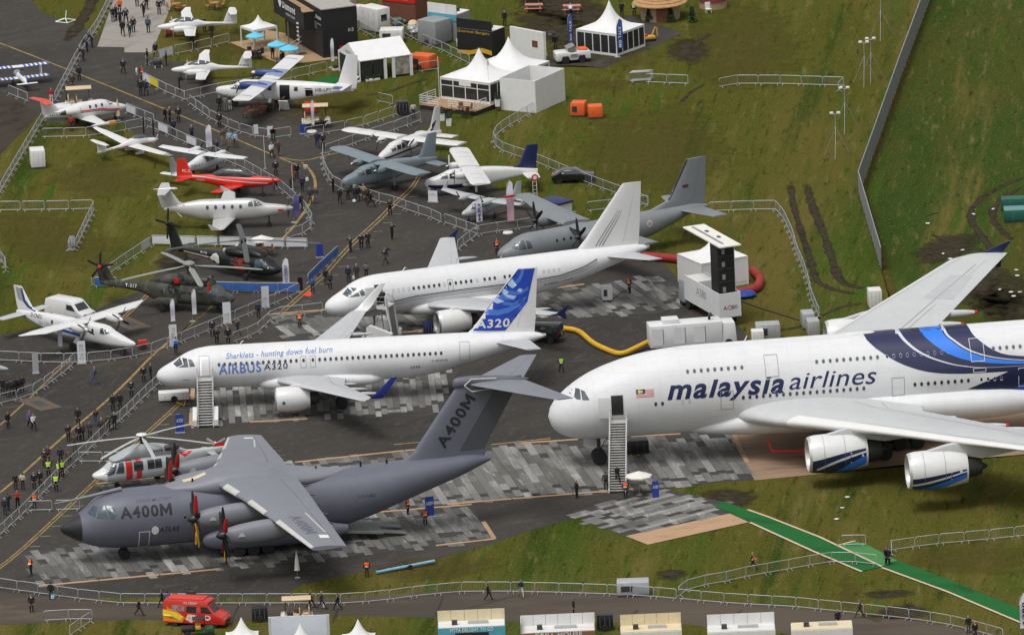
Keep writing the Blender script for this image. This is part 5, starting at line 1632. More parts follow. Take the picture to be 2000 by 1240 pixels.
# --- red trainer
TRD = mat('trainer_red', (.60,.025,.015),.28,.06,.8, coat=.4, dirt=.06)
d = small('trainer_aircraft', 'bright red single-propeller trainer with long glass canopy', (-23.217,53.576,2.852),
          [(.45,1.85,1.6,.1),(.6,1.95,1.4,.26),(2.2,2.1,1.05,.45),(3.2,2.12,.92,.5),(6,2.2,.9,.5),(7.5,2.2,1.15,.38),(9.5,2.05,1.5,.2),(11,1.9,1.7,.06)],
          TRD, [(3.7,.3,1.15,2.2,.14),(5.2,4.4,1.38,1.1,.12)], TRD, [(8.6,0,1.8,2.5,.07),(9.4,0,2.2,1.7,.1),(10.1,0,3.75,.9,.09)], TRD, [(9.4,.1,1.8,1.3,.1),(10.1,1.9,1.85,.8,.09)], TRD)
cp, cpv = body([(2.9,2.15,1.95,.1),(3.5,2.6,1.8,.34),(4.2,2.86,1.75,.4),(5.9,2.9,1.75,.4),(6.7,2.6,1.85,.32),(7.2,2.3,2.0,.1)],20,22)
can = cp.build('canopy', mat('canopy_glass', (.05,.057,.06),.08,.4,2, spec=.8), d['root'], smooth=60)
for x in (4.35,5.35):
 skin('canopy_bow', ribbon_flat([(x, -.6),(x, .6)],.08), cpv, topdown, GREYP, can, .02,.15)
propeller(d['root'],(.5,0,1.72),1.2,5,.3,(.6,.24), BLACK, TRD, .22)
for s in (-1,1):
 g_ = MB().tube([(4.9, s * 1.2,1.1),(4.9, s * 1.25,.26)],.07,8).build('landing_gear', METAL, d['root'])
 wheel(g_, (4.9, s * 1.25,.25),.25,.16)
gear(d['root'],1.9,0,1.0,.22,.15, False)
skin('cheatline', ribbon_flat([(1.2,1.5),(3,1.55),(6,1.75),(8,1.95),(9.4,2.0)],.09), d['bv'], starb, mat('stripe_pale', (.7,.55,.52),.4), d['fus'],.015,.4,.1)
f = text_flat('PC-21', .95,.3,0,.02)
skin('lettering', ([(10.45 - u, 2.35 + v) for u, v in f[0]], f[1]), d['fv'], starb, WHITE, d['fin'],.02,.3)
stext(d, 'HB-HZC', .9,.18,8.9,1.55, WHITE)

# --- white motor glider
d = small('motor_glider', 'white motor glider with long slender red-tipped wings and T-tail', (-36.052,76.3,-2.613),
          [(.2,1.2,1.05,.08),(.35,1.32,.9,.25),(1.2,1.45,.72,.42),(1.8,1.75,.68,.48),(2.6,1.85,.66,.48),(3.6,1.6,.72,.36),(4.6,1.25,.8,.2),(6.6,1.0,.75,.1),(7.2,.95,.75,.05)],
          TOW, [(2.4,.2,1.0,1.4,.16),(2.5,6.2,1.25,1.0,.14),(2.75,8.1,1.36,.5,.12)], TOW, [(6.0,0,.75,1.25,.1),(6.45,0,1.8,.85,.1)], TOW, [(6.5,.03,1.84,.85,.1),(6.7,1.65,1.86,.5,.1)], TOW)
propeller(d['root'],(.25,0,1.12),.85,2,.9,(.3,.14), WHITE, WHITE, .12)
cp, cpv = body([(1.3,1.45,1.3,.1),(1.8,1.85,1.3,.36),(2.4,1.95,1.3,.4),(3.0,1.85,1.3,.32),(3.4,1.6,1.35,.1)],18,16)
cp.build('canopy', mat('canopy_smoke', (.07,.08,.085),.1,.2, spec=.8), d['root'], smooth=60)
for s in (-1,1):
 skin('wing_tip_paint', rect_flat(2.4, s * 7.75,3.6, s * 8.12), d['wb%d' % s], topdown, RED, d['w%d' % s],.012,.3)
 b_, _ = body([(2.3,.42,.2,.03),(2.5,.52,.1,.12),(3.0,.48,.12,.1),(3.4,.35,.25,.02)],12,10,2, s * 1.1)
 q = b_.build('wheel_spat', TOW, d['root'], smooth=60)
 wheel(q, (2.7, s * 1.1,.2),.2,.12)
 MB().tube([(2.7, s * .4,.8),(2.7, s * 1.1,.4)],.05,6).build('landing_gear', TOW, d['root'])
 skin('waist_stripe', poly_flat([(.9,1.05),(3.6,1.1),(4.6,1.0),(3.8,.95),(1,.95)]), d['bv'], port if s < 0 else starb, RED, d['fus'],.012,.3,.1)
skin('lettering', ([(6.1 - u, .84 + v) for u, v in text_flat('OE-9411', 1.7,.2)[0]], text_flat('OE-9411', 1.7,.2)[1]), d['bv'], starb, mat('maroon_letters', (.25,.02,.03)), d['fus'],.012,.3)

# --- two white low-wing twins with T-tails
def diamond_twin(name, label, pose, dark):
 prof = [(0,1.2,1.2,0),(.1,1.32,1.05,.14),(.9,1.5,.85,.36),(1.7,1.65,.72,.5),(2.4,1.95,.66,.57),(3.2,2.05,.66,.57),(4.2,1.85,.78,.44),(5.3,1.5,1.0,.22),(8.3,1.3,1.05,.08)]
 d = small(name, label, pose, prof, TOW, [(2.7,.3,1.05,1.5,.15),(2.8,5.6,1.4,1.05,.13),(3.3,6.7,1.6,.6,.1)], TOW, [(7.0,0,1.1,1.6,.1),(7.6,0,2.45,1.0,.1)], TOW, [(7.65,.03,2.48,1.0,.1),(7.85,1.65,2.5,.65,.1)], TOW)
 for s in (-1,1):
  nacelle(d['root'],1.7, s * 1.75,1.25,2.2,.34, TOW)
  propeller(d['root'],(1.62, s * 1.75,1.27),.94,3,.4,(.28,.13), WHITE, WHITE, .13)
  gear(d['root'],3.6, s * 1.75,.9,.2,.14, False)
 gear(d['root'],1.0,0,.85,.18,.12, False)
 cp, cpv = body([(1.8,1.7,1.55,.12),(2.3,2.0,1.45,.42),(2.9,2.14,1.4,.5),(3.6,2.05,1.4,.46),(4.3,1.85,1.45,.2)],18,18)
 can = cp.build('canopy', mat('canopy_smoke', (.07,.08,.085)), d['root'], smooth=60)
 for x in (2.95,3.7):
  skin('canopy_bow', ribbon_flat([(x, -.7),(x, .7)],.12), cpv, topdown, TOW, can, .02,.12)
 return d

d = diamond_twin('training_twin', 'white low-wing twin with T-tail nearest the top edge', (-36.685,126.376,.051),1)
skin('waist_stripe', poly_flat([(3.8,1.15),(6.0,1.32),(7.2,1.25),(5.2,1.12)]), d['bv'], port, LGR, d['fus'],.012,.3,.1)
d = diamond_twin('display_twin', 'white low-wing twin with lettered T-tail above the yellow banner', (-34.985,106.513,-.027),0)
skin('lettering', moved(text_flat('OE-VDA', 1.3,.26,0,.012),7.0,1.25), d['fv'], port, BLACK, d['fin'],.012,.3)

# --- small red-striped jet
d = small('light_jet', 'small white jet with red cheatline and red T-tail at upper left', (-39.527,90.743,-2.6553),
          [(0,1.3,1.3,0),(.12,1.45,1.12,.2),(.9,1.75,.9,.48),(1.7,2.0,.78,.66),(2.4,2.35,.72,.74),(3.2,2.5,.7,.76),(5.2,2.5,.72,.76),(6.6,2.35,1.0,.62),(8.4,2.0,1.3,.36),(9.6,1.75,1.45,.12)],
          TOW, [(4.0,.3,.95,2.0,.14),(4.9,5.2,1.2,.95,.12)], TOW, [(7.6,0,1.8,2.2,.1),(8.9,0,3.3,1.2,.1)], TOW, [(8.9,.05,3.34,1.2,.1),(9.7,2.05,3.36,.7,.1)], mat('tail_orange_red', (.62,.06,.03),.4,.1))
for s in (-1,1):
 MB().lathe([(0,.04),(.35,.16),(1.2,.19),(2.2,.15),(2.7,.03)],(4.1, s * 5.25,1.2), 'x', 14).build('tip_tank', TOW, d['w%d' % s])
 e = jet(d['root'],(6.0, s * 1.02,1.95),.34,1.7, TOW)
 gear(d['root'],5.2, s * 1.3,.95,.25,.18, False)
gear(d['root'],1.4,0,.95,.2,.14, False)
glaze(d, ([(1.55,1.95),(2.15,2.32),(2.5,2.3),(2.3,1.9)],))
ports(d['fus'], d['bv'],[3.2,3.9,4.6],2.05,(-1,1),.26,.34)
for pr in (port, starb):
 skin('cheatline', ribbon_flat([(1.0,1.25),(2.4,1.45),(3.2,1.65),(6,1.75),(8,1.75)],.13), d['bv'], pr, RED, d['fus'],.012,.3,.1)
 skin('cheatline', ribbon_flat([(1.0,1.12),(2.4,1.3),(3.2,1.5),(6,1.6),(8,1.62)],.07), d['bv'], pr, NAVY, d['fus'],.012,.3,.1)
stext(d, 'N27052', 1.6,.3,9.3,1.62, BLACK, bold=.015)
MB().box((4.4,5.25,1.2),(.9,.44,.42)).build('tank_cover', mat('cover_orange', (.60,.30,.10),.7), d['w1'], bev=.08)

# --- striped biplane, tail towards the camera
STR = (mat('stripe_white', (.72,.73,.76),.4), mat('stripe_royal_blue', (.05,.10,.42),.4))
root = thing('biplane', 'white biplane with blue sunburst stripes at the left edge', 'aircraft', (-51.476,109.363,.03),-1.309, scale=.661)
fb, bv = body([(.2,1.9,1.1,.5),(.5,2.05,1.0,.6),(1.6,2.1,.95,.6),(3,2.15,.9,.56),(4.6,1.95,.85,.45),(6.4,1.5,.9,.22),(7.4,1.3,1.0,.08)],24,30)
fus = fb.build('fuselage', mat('stripe_white', (.72,.73,.76)), root, smooth=60)
for nm, x0, z, sp in (('upper_wing', .9,2.85,4.85),('lower_wing', 1.7,1.15,4.7)):
 mb = MB()
 N = 26
 ring = lambda y: [(x0 + a * 1.5 + (0 if abs(y) < sp - .5 else .12), y, z + b * 1.5 + abs(y) * .02) for a, b in foil(.12)]
 for k in range(N):
  y0_, y1_ = -sp + 2 * sp * k / N, -sp + 2 * sp * (k + 1) / N
  mb.loft([ring(y0_), ring(y1_)],1 if k % 2 and not 11 <= k <= 14 else 0, cap=k in (0, N - 1))
 mb.build(nm, list(STR), root)
for s in (-1,1):
 for x in (1.3,2.3):
  MB().tube([(x + .5, s * 3.5,1.25),(x, s * 3.5,2.9)],.05,6).build('strut', STR[0], root)
 lift(root, 'tailplane', [(6.5,.05,1.2,.95,.08),(6.7,1.7,1.2,.65,.08)], STR[0], s, ((.2,1.6, 'elevator'),),.6)
 g_ = MB().tube([(1.4, s * .4,1.0),(1.3, s * .95,.35)],.08,6).build('landing_gear', STR[0], root)
 wheel(g_, (1.3, s * 1.0,.32),.32,.18)
lift(root, 'fin', [(6.5,0,1.1,1.0,.08),(6.8,0,2.2,.6,.08)], STR[1],1,((1.3,2.1, 'rudder'),),.5, True)
cp, _ = body([(2.7,2.15,1.95,.1),(3.2,2.5,1.9,.32),(4.2,2.35,1.9,.28),(4.8,2.0,1.85,.1)],16,14)
cp.build('canopy', GLASS, root, smooth=60)
propeller(root, (.2,0,1.55),1.1,2,.4,(.4,.25), BLACK, STR[0],.2)
for k in range(7):
 skin('sunburst_stripe', ribbon_flat([(3.2 + .5 * k, -.6),(3.4 + .5 * k, .6)],.14), bv, topdown, STR[1], fus, .012,.2)
gear(root, 7.0,0,.9,.14,.1, False)

# --- grey jet wing tip and its stores at the left edge
root = thing('grey_warplane', 'pale grey warplane wing with white missiles at the left edge', 'aircraft', tuple(at(-40,745,.03)),2.6)
fb, bv = body([(-3.5,1.6,1.6,0),(-2.5,1.9,1.3,.3),(0,2.4,.9,.7),(3,2.2,.8,.7),(6,1.9,1.0,.4),(7,1.6,1.3,.1)],22,22)
fb.build('fuselage', LGR, root, smooth=60)
for s in (-1,1):
 w, _ = lift(root, 'wing', [(.2,.4,1.5,3.4,.08),(1.8,3.6,1.5,1.3,.07)], LGR, s, ((.6,3.4, 'flap'),),.74)
 for y in (1.8,2.9):
  MB().lathe([(0,.01),(.3,.1),(2.4,.1),(2.6,.04)],(.2, s * y, 1.1), 'x', 10).build('missile', WHITE, w)
 gear(root, 2.6, s * 1.2,.9,.3,.2, False)
gear(root, -1.2,0,1.1,.25,.18, False)
lift(root, 'fin', [(3.8,0,1.9,2.6,.07),(5.5,0,4.0,1.1,.07)], LGR, 1,((2.2,3.8, 'rudder'),),.7, True)

# ================================================================== helicopters
def rotor(root, c, rad, n, ph, m, hubm, chord=.55, droop=.35, dome=None):
 h = MB().lathe([(-.35,.22),(-.1,.3),(.05,.34),(.18,.26),(.22,.02)], c, 'z', 18)
 h.tube([(c[0], c[1], c[2] - 1.0),(c[0], c[1], c[2])],.2,10)
 hub = h.build('rotor_hub', DKMETAL, root)
 if dome:
  MB().ball((c[0], c[1], c[2] + .2), dome, 20,10).build('hub_cap', hubm, hub)
 for k in range(n):
  a = ph[k] if isinstance(ph, (list, tuple)) else ph + 2 * PI * k / n
  mb = MB()
  rings = []
  for f in (.05,.14,.2,.45,.7,.93,1.0):
   r_ = rad * f
   cw = .16 if f < .1 else .22 if f < .16 else chord * (.5 if f == 1 else 1)
   th = .07 if f < .16 else .035
   z = -droop * f * f
   rings.append([(c[0] + math.cos(a) * r_ - math.sin(a) * u, c[1] + math.sin(a) * r_ + math.cos(a) * u, c[2] + z + v) for u, v in ((-cw / 2,0),(-cw * .2, th),(cw * .3, th * .6),(cw / 2,0),(cw * .2,-th),(-cw * .3,-th))])
  mb.loft(rings).build('rotor_blade', m, hub)
 return hub

def tail_rotor(root, c, rad, n, ph, m, hubm, side=1):
 o = MB().lathe([(-.2,.15),(.2,.2),(.3,.05)], c, 'y', 14).build('tail_rotor', hubm, root)
 for k in range(n):
  a = ph + 2 * PI * k / n
  p0, p1 = Vector((math.cos(a),0, math.sin(a))), Vector((-math.sin(a),0, math.cos(a)))
  rings = []
  for f, w in ((.1,.1),(.25,.24),(.95,.24),(1,.12)):
   q = Vector(c) + p0 * rad * f
   rings.append([q + p1 * w / 2, q + Vector((0,.03,0)), q - p1 * w / 2, q - Vector((0,.03,0))])
  MB().loft(rings).build('tail_blade', m, o)
 return o

def yaw_blades(pose, hub, tips):
 """blade angles in the aircraft's frame from where the photograph shows the blade tips"""
 out = []
 c, s = math.cos(pose[2]), math.sin(pose[2])
 hw = Vector((pose[0] + c * hub[0] - s * hub[1], pose[1] + s * hub[0] + c * hub[1], hub[2]))
 for t in tips:
  p = at(t[0], t[1], hub[2] - .3)
  out.append(math.atan2(p.y - hw.y, p.x - hw.x) - pose[2])
 return out

CAMO = noise_surface('camouflage_paint', [(.042,.046,.038),((.085,.086,.080),.30,1.5,.4,.50,.55,4),((.058,.058,.040),.4,1.3,1.2,.53,.57,4),((.018,.018,.017),.3,1.2,2.0,.55,.60,4)],.65,0)
ROTG = mat('rotor_grey', (.24,.25,.235),.6,.1,1, dirt=.2)
BLKH = mat('black_green_paint', (.011,.013,.012),.4,.15,.6)
# camouflaged transport helicopter
pose = (-27.575,6.494,2.7138)
root = thing('camouflage_helicopter', 'dark camouflaged transport helicopter with red tail rotor hub', 'helicopter', (pose[0], pose[1],.03), pose[2])
fb, bv = body([(0,1.5,1.5,0),(.15,1.75,1.2,.35),(.7,2.0,.9,.7),(1.3,2.5,.72,.9),(2.1,2.85,.66,1.0),(3,2.9,.65,1.02),(7.6,2.9,.65,1.02),(8.8,2.85,.95,.85),(10.2,2.75,1.55,.5),(12.5,2.6,1.85,.32),(14.3,2.5,1.95,.18),(14.9,2.3,2.1,.06)],30,44,2.6)
fus = fb.build('fuselage', CAMO, root, smooth=60)
cb, _ = body([(2.1,2.9,2.6,.3),(2.6,3.4,2.6,.75),(4.2,3.75,2.6,.85),(5.6,3.8,2.6,.85),(7.4,3.5,2.6,.7),(9.4,2.9,2.5,.2)],26,24,2.6)
cb.build('engine_cowling', CAMO, root, smooth=60)
hub = (4.9,0,4.6)
rotor(root, hub, 7.6,4, yaw_blades(pose, hub, ((321,496),(218,551),(407,580),(511,527))), ROTG, ROTG, .6,.3,(.62,.62,.3))
lift(root, 'tail_pylon', [(13.0,0,2.2,1.9,.12),(14.1,0,4.2,1.1,.12)], CAMO, 1,(),.74, True)
tail_rotor(root, (14.6,.35,3.95),1.5,5,.4, BLACK, RED)
lift(root, 'tailplane', [(14.2,.1,3.5,1.0,.1),(14.4,2.1,3.5,.8,.1)], ROTG, -1,(),.74)
for s in (-1,1):
 sp, _ = body([(5.8,1.3,.9,.1),(6.4,1.5,.55,.35),(7.8,1.45,.55,.35),(8.6,1.1,.8,.05)],16,14,2.2, s * 1.15)
 q = sp.build('sponson', CAMO, root, smooth=60)
 gear(root, 7.4, s * 1.45,.9,.33,.22, False)
 MB().lathe([(0,.3),(.1,.34),(1.2,.3)],(2.6, s * .5,3.3), 'x', 14).build('engine_intake', DKMETAL, root)
gear(root, 1.9,0,.9,.25,.18)
for pr in (port, starb):
 for q in ([(.75,1.95),(1.3,2.5),(1.75,2.55),(1.5,1.85)],[(1.6,1.85),(1.85,2.55),(2.5,2.6),(2.5,1.7)]):
  skin('cockpit_window', poly_flat(q), bv, pr, CGLASS, fus, .02,.2)
 for x in (3.0,4.1,4.9,6.2,7.2):
  skin('window', rect_flat(x, 1.9, x + .55,2.35), bv, pr, GLASS, fus, .02,.2)
f = text_flat('T-317', 1.35,.36,0,.02)
skin('lettering', ([(11.9 - u, 2.05 + v) for u, v in f[0]], f[1]), bv, starb, mat('mark_white', (.72,.72,.72)), fus, .02,.2)
MB().box((5.9,.95,3.2),(.6,.25,.6)).build('intake_cover', RED, root, bev=.1)
MB().box((2.4,.95,2.75),(.18,.1,.9)).build('warning_flag', RED, root)
# black helicopter
pose = (-23.114,18.409,2.4344)
root = thing('black_helicopter', 'black four-blade helicopter with white bird emblem on tail boom', 'helicopter', (pose[0], pose[1],.03), pose[2])
fb, bv = body([(0,1.2,1.2,0),(.15,1.45,.9,.45),(.8,1.75,.62,.85),(1.5,2.2,.5,1.05),(2.2,2.4,.48,1.12),(6.4,2.35,.48,1.12),(7.6,2.3,.7,.9),(9,2.2,1.1,.55),(11.5,2.0,1.35,.35),(13.3,1.85,1.4,.2),(13.8,1.7,1.5,.08)],30,44,3.0)
fus = fb.build('fuselage', BLKH, root, smooth=60)
cb, _ = body([(1.9,2.45,2.1,.4),(2.6,2.9,2.1,.7),(4.0,3.1,2.1,.75),(5.4,3.0,2.1,.75),(7.0,2.6,2.1,.5),(7.8,2.3,2.1,.2)],26,22,2.6)
cb.build('engine_cowling', BLKH, root, smooth=60)
for s in (-1,1):
 MB().lathe([(0,.22),(.2,.34),(1.6,.36),(2.3,.26),(2.35,.1)],(3.9, s * .95,2.6), 'x', 16).build('engine_pod', BLKH, root)
 MB().lathe([(0,.2),(.3,.27),(.32,.1)],(6.2, s * .95,2.6), 'x', 14).build('exhaust_cover', mat('cream_cover', (.55,.52,.42),.6), root)
 g_ = MB().tube([(3.0, s * 1.0,1.0),(3.5, s * 1.3,.33)],.1,6).build('landing_gear', BLKH, root)
 wheel(g_, (3.5, s * 1.35,.33),.33,.22)
hub = (4.7,0,3.7)
BLD = mat('blade_dark_grey', (.075,.078,.078),.55,.1)
rotor(root, hub, 8.0,4, yaw_blades(pose, hub, ((465,437),(315,489),(485,522),(630,476))), BLD, BLD, .55,.3)
lift(root, 'tail_pylon', [(12.6,0,1.5,1.9,.14),(14.0,0,4.3,1.0,.12)], BLKH, 1,(),.74, True)
tail_rotor(root, (14.5,.35,4.25),1.65,4,.1, BLACK, BLACK)
for s in (-1,1):
 lift(root, 'tailplane', [(12.8,.1,1.8,1.1,.1),(12.9,2.1,1.8,.85,.1)], BLKH, s, (),.74)
gear(root, 12.6,0,1.3,.24,.16, False)
for pr in (port, starb):
 for q in ([(.7,1.7),(1.3,2.15),(1.6,2.15),(1.4,1.5),(.8,1.4)],[(1.5,1.5),(1.7,2.2),(2.4,2.2),(2.4,1.4)]):
  skin('cockpit_window', poly_flat(q), bv, pr, mat('tinted_glass', (.09,.16,.19)), fus, .02,.2)
 for x in (3.0,4.6):
  skin('window', rect_flat(x, 1.4, x + 1.0,2.0), bv, pr, GLASS, fus, .02,.2)
skin('doorway', rect_flat(3.7,.75,5.2,2.1), bv, starb, mat('cabin_red', (.22,.03,.012),.7,.5,3), fus, .02,.2)
EW = mat('emblem_white', (.62,.60,.56),.6,.2)
skin('bird_emblem', poly_flat([(7.2,1.2),(7.3,1.9),(7.8,2.1),(8.3,1.95),(8.6,1.6),(8.9,1.5),(8.5,1.25),(8.0,1.35),(7.6,1.05)]), bv, starb, EW, fus, .02,.2)
skin('tail_streak', poly_flat([(8.6,1.45),(12.6,1.62),(12.7,1.5),(10.5,1.35),(8.7,1.2)]), bv, starb, mat('streak_maroon', (.18,.02,.03),.5), fus, .016,.2)
skin('tail_streak', poly_flat([(8.8,1.55),(12.6,1.66),(12.6,1.6),(9.2,1.44)]), bv, starb, EW, fus, .024,.2)
f = text_flat('SP-YVE', .95,.22,0,.01)
skin('lettering', ([(10.2 - u, 1.75 + v) for u, v in f[0]], f[1]), bv, starb, WHITE, fus, .02,.2)
# grey, white and red helicopter behind the transport's nose
pose = (-40.813,-59.502,.36)
HGR = mat('heli_silver_grey', (.38,.40,.41),.35,.06,.8)
root = thing('utility_helicopter', 'silver grey five-blade helicopter with white nose and red bands', 'helicopter', (pose[0], pose[1],.03), pose[2])
fb, bv = body([(0,1.55,1.55,0),(.12,1.7,1.35,.3),(.8,1.95,1.05,.75),(1.3,2.2,.85,.95),(2.2,2.85,.72,1.05),(3,2.95,.7,1.08),(7.4,2.95,.7,1.08),(8.8,2.9,1.05,.85),(10.5,2.8,1.75,.4),(13.2,2.75,2.15,.2),(13.8,2.6,2.3,.06)],30,44,2.8)
fb.m = [1 if sum(fb.v[i][0] for i in f) / len(f) < 1.25 else 2 if sum(fb.v[i][2] for i in f) / len(f) < 1.5 else 0 for f in fb.f]
fus = fb.build('fuselage', [mat('heli_pale_grey', (.47,.49,.50),.35,.06, coat=.2), WHITE, HGR], root, smooth=60)
cb, cbv = body([(1.9,2.95,2.7,.5),(2.6,3.25,2.7,.85),(3.6,3.75,2.7,.85),(5.0,4.1,2.7,.8),(6.4,3.95,2.7,.8),(8.2,3.5,2.7,.7),(9.6,2.95,2.6,.2)],26,26,2.5)
cw = cb.build('engine_cowling', HGR, root, smooth=60)
for s in (-1,1):
 MB().lathe([(0,.22),(.15,.3),(1.2,.3),(1.5,.18)],(7.2, s * .6,3.45), 'x', 14).build('exhaust', DKMETAL, root)
 gear(root, 7.0, s * 1.25,.9,.34,.24, False)
gear(root, 2.5,0,.9,.26,.18)
hub = (5.2,0,4.75)
rotor(root, hub, 7.2,5, yaw_blades(pose, hub, ((168,866),(154,914),(343,837),(436,866),(316,914))), mat('rotor_pale', (.42,.43,.42),.5,.06), WHITE, .38,.4,(.55,.55,.16))
lift(root, 'tail_pylon', [(12.0,0,2.3,1.5,.12),(12.6,0,3.1,.9,.12)], RED, 1,(),.74, True)
tail_rotor(root, (12.8,.35,2.9),1.1,3,.4, mat('rotor_pale', (.42,.43,.42)), WHITE)
skin('red_flash', poly_flat([(8.6,2.85),(10.2,2.75),(9.2,2.4)]), bv, port, RED, fus, .02,.2)
for s in (-1,1):
 lift(root, 'tailplane', [(11.6,.1,2.4,.8,.1),(11.7,1.6,2.4,.6,.1)], HGR, s, (),.74)
for pr in (port, starb):
 for q in ([(.85,1.95),(2.1,2.85),(2.35,2.75),(1.9,1.75),(1.2,1.6)],[(2.05,1.75),(2.5,2.7),(2.9,2.7),(2.9,1.7)]):
  skin('cockpit_window', poly_flat(q), bv, pr, CGLASS, fus, .02,.2)
 for x, w in ((3.9,.95),(5.3,.7),(6.05,.7),(7.2,.6)):
  skin('window', rect_flat(x, 1.75, x + w, 2.6), bv, pr, GLASS, fus, .022,.2)
 skin('red_band', rect_flat(3.1,.8,3.75,2.93), bv, pr, RED, fus, .014,.2)
 skin('red_band', rect_flat(4.15,.8,4.7,2.93), bv, pr, RED, fus, .014,.2)
skin('lettering', moved(text_flat('F-WWPB', 1.4,.3,0,.012),5.6,3.2), cbv, port, BLACK, cw, .02,.2)

# ================================================================== tents, stands, vehicles and equipment
def flat_on(name, flat, o, u, v, m, parent):
 """flat shape in the plane through o spanned by u (right) and v (up)"""
 o, u, v = Vector(o), Vector(u).normalized(), Vector(v).normalized()
 return MB().add([o + u * a + v * b for a, b in flat[0]], flat[1]).build(name, m, parent, smooth=0)

def wall_text(parent, t, o, u, w, h, m, v=(0,0,1), **k):
 return flat_on('lettering', text_flat(t, w, h, **k), o, u, v, m, parent)

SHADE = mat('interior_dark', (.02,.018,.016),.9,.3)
DGLASS = mat('tent_window', (.03,.032,.033),.2,.3,2)
FRAMEW = mat('white_frame', (.70,.70,.69),.5,.05)

def pagoda(name, label, near, rz, w, dd, eave, peak, base=.0, glaze_sides=('x', 'y'), cat='tent', n=5, wallm=None, group=None):
 """square pavilion with a swept peak; local x runs along the near wall, y away; origin is the near left corner"""
 root = thing(name, label, cat, near, rz, group)
 mb = MB()
 rings = []
 N = 24
 for i in range(N + 1):
  t = i / N
  h = eave + (peak - eave) * (.26 * t + .74 * t ** 3.2)
  f = 1 - t * .985
  ring = []
  for k in range(16):
   a = 2 * PI * k / 16 + PI / 4
   c, s = math.cos(a), math.sin(a)
   q = max(abs(c), abs(s))
   r_ = (1 / q) * (1 - t) + 1.0 * t
   ring.append((w / 2 + c * r_ * f * w / 2 * 1.03, dd / 2 + s * r_ * f * dd / 2 * 1.03, h))
  rings.append(ring)
 mb.loft(rings)
 mb.build('roof', TENT, root, smooth=50)
 v = MB()
 for x0, y0, x1, y1 in ((0,0, w, 0),(w, 0, w, dd),(w, dd, 0, dd),(0, dd, 0,0)):
  cx, cy = (x0 + x1) / 2,(y0 + y1) / 2
  v.box((cx, cy, eave - .12),(abs(x1 - x0) + .06, abs(y1 - y0) + .06,.26))
 v.build('valance', FRAMEW, root, smooth=0)
 for x, y in ((0,0),(w, 0),(w, dd),(0, dd)):
  MB().box((x, y, eave / 2),(.12,.12, eave)).build('post', FRAMEW, root, smooth=0)
 for s in glaze_sides:
  for i in range(n):
   a = (i + .5) / n
   L = (w if s in 'xX' else dd) / n
   if s == 'x':
    c, d_ = (w * a, .0, base),(L - .1,.05)
   elif s == 'X':
    c, d_ = (w * a, dd, base),(L - .1,.05)
   elif s == 'y':
    c, d_ = (w, dd * a, base),(.05, L - .1)
   else:
    c, d_ = (0, dd * a, base),(.05, L - .1)
   hgt = eave - .25 - base
   g_ = MB().box((c[0], c[1], base + .3 + (hgt - .3) / 2),(d_[0], d_[1], hgt - .34)).build('window', wallm or DGLASS, root, smooth=0)
   MB().box((c[0], c[1], base + .15),(d_[0] + .02, d_[1] + .02,.26)).build('kick_panel', FRAMEW, root, smooth=0)
   e = L / 2
   p = (c[0] + e, c[1]) if s in 'xX' else (c[0], c[1] + e)
   if i < n - 1:
    MB().box((p[0], p[1], base + hgt / 2),(.1,.1, hgt)).build('mullion', FRAMEW, root, smooth=0)
 return root

def ry_from(a, b):
 return yaw_px(a, b)

# pagoda with dark panels, upper right
pagoda('pagoda_tent', 'white pointed pagoda tent with dark glass panels beside the blue feather flags', at(1128,101), ry_from((1128,101),(1206,111)),5.2,5.0,2.45,5.3, glaze_sides=('x', 'y', 'Y'), n=5)
# decked pavilion of two pagodas
rz = R(-36)
P0 = at(863,202)
P0.z = .5
pa = pagoda('pavilion_tent', 'white glazed pavilion with timber deck, nearer of two joined peaks', P0, rz, 6.3,5.4,2.35,5.2, glaze_sides=('x', 'y', 'Y'), n=4)
for i in range(4):
 MB().box((.8 + i * 1.57,-.03,1.55),(1.5,.06,.07)).build('transom', FRAMEW, pa, smooth=0)
MB().box((3.15,-.05,1.95),(1.5,.08,.5)).build('sign_board', FRAMEW, pa, smooth=0)
ux = Vector((math.cos(rz), math.sin(rz),0))
uy = Vector((-math.sin(rz), math.cos(rz),0))
P1 = P0 + uy * 5.4
pagoda('pavilion_tent', 'white pavilion peak farther back, joined behind the glazed pavilion', P1, rz, 6.3,5.4,2.35,5.2, glaze_sides=(), n=4)
dk = thing('pavilion_deck', 'raised timber deck with white railings in front of the glazed pavilion', 'deck', P0 - ux * .6 - uy * 3.2 - Vector((0,0,.5)), rz)
for i in range(16):
 MB().box((3.6,.13 + i * .27,.5),(7.2,.25,.05)).build('plank', WOOD, dk, smooth=0)
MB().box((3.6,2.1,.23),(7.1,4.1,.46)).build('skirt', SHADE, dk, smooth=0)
for x0, y0, x1, y1 in ((0,.1,2.4,.1),(3.7,.1,7.1,.1),(0,.1,0,3.0),(7.1,.1,7.1,2.2)):
 mb = MB()
 for h in (.75,1.0,1.25,1.5):
  mb.tube([(x0, y0, h),(x1, y1, h)],.03,6)
 k = max(2, int(math.hypot(x1 - x0, y1 - y0) / 1.0))
 for i in range(k + 1):
  mb.tube([(x0 + (x1 - x0) * i / k, y0 + (y1 - y0) * i / k, .5),(x0 + (x1 - x0) * i / k, y0 + (y1 - y0) * i / k, 1.5)],.03,6)
 mb.build('railing', FRAMEW, dk)
for i in range(3):
 MB().box((3.05,-.18 - i * .28,.36 - i * .14),(1.2,.28,.06)).build('step', BROWN, dk, smooth=0)
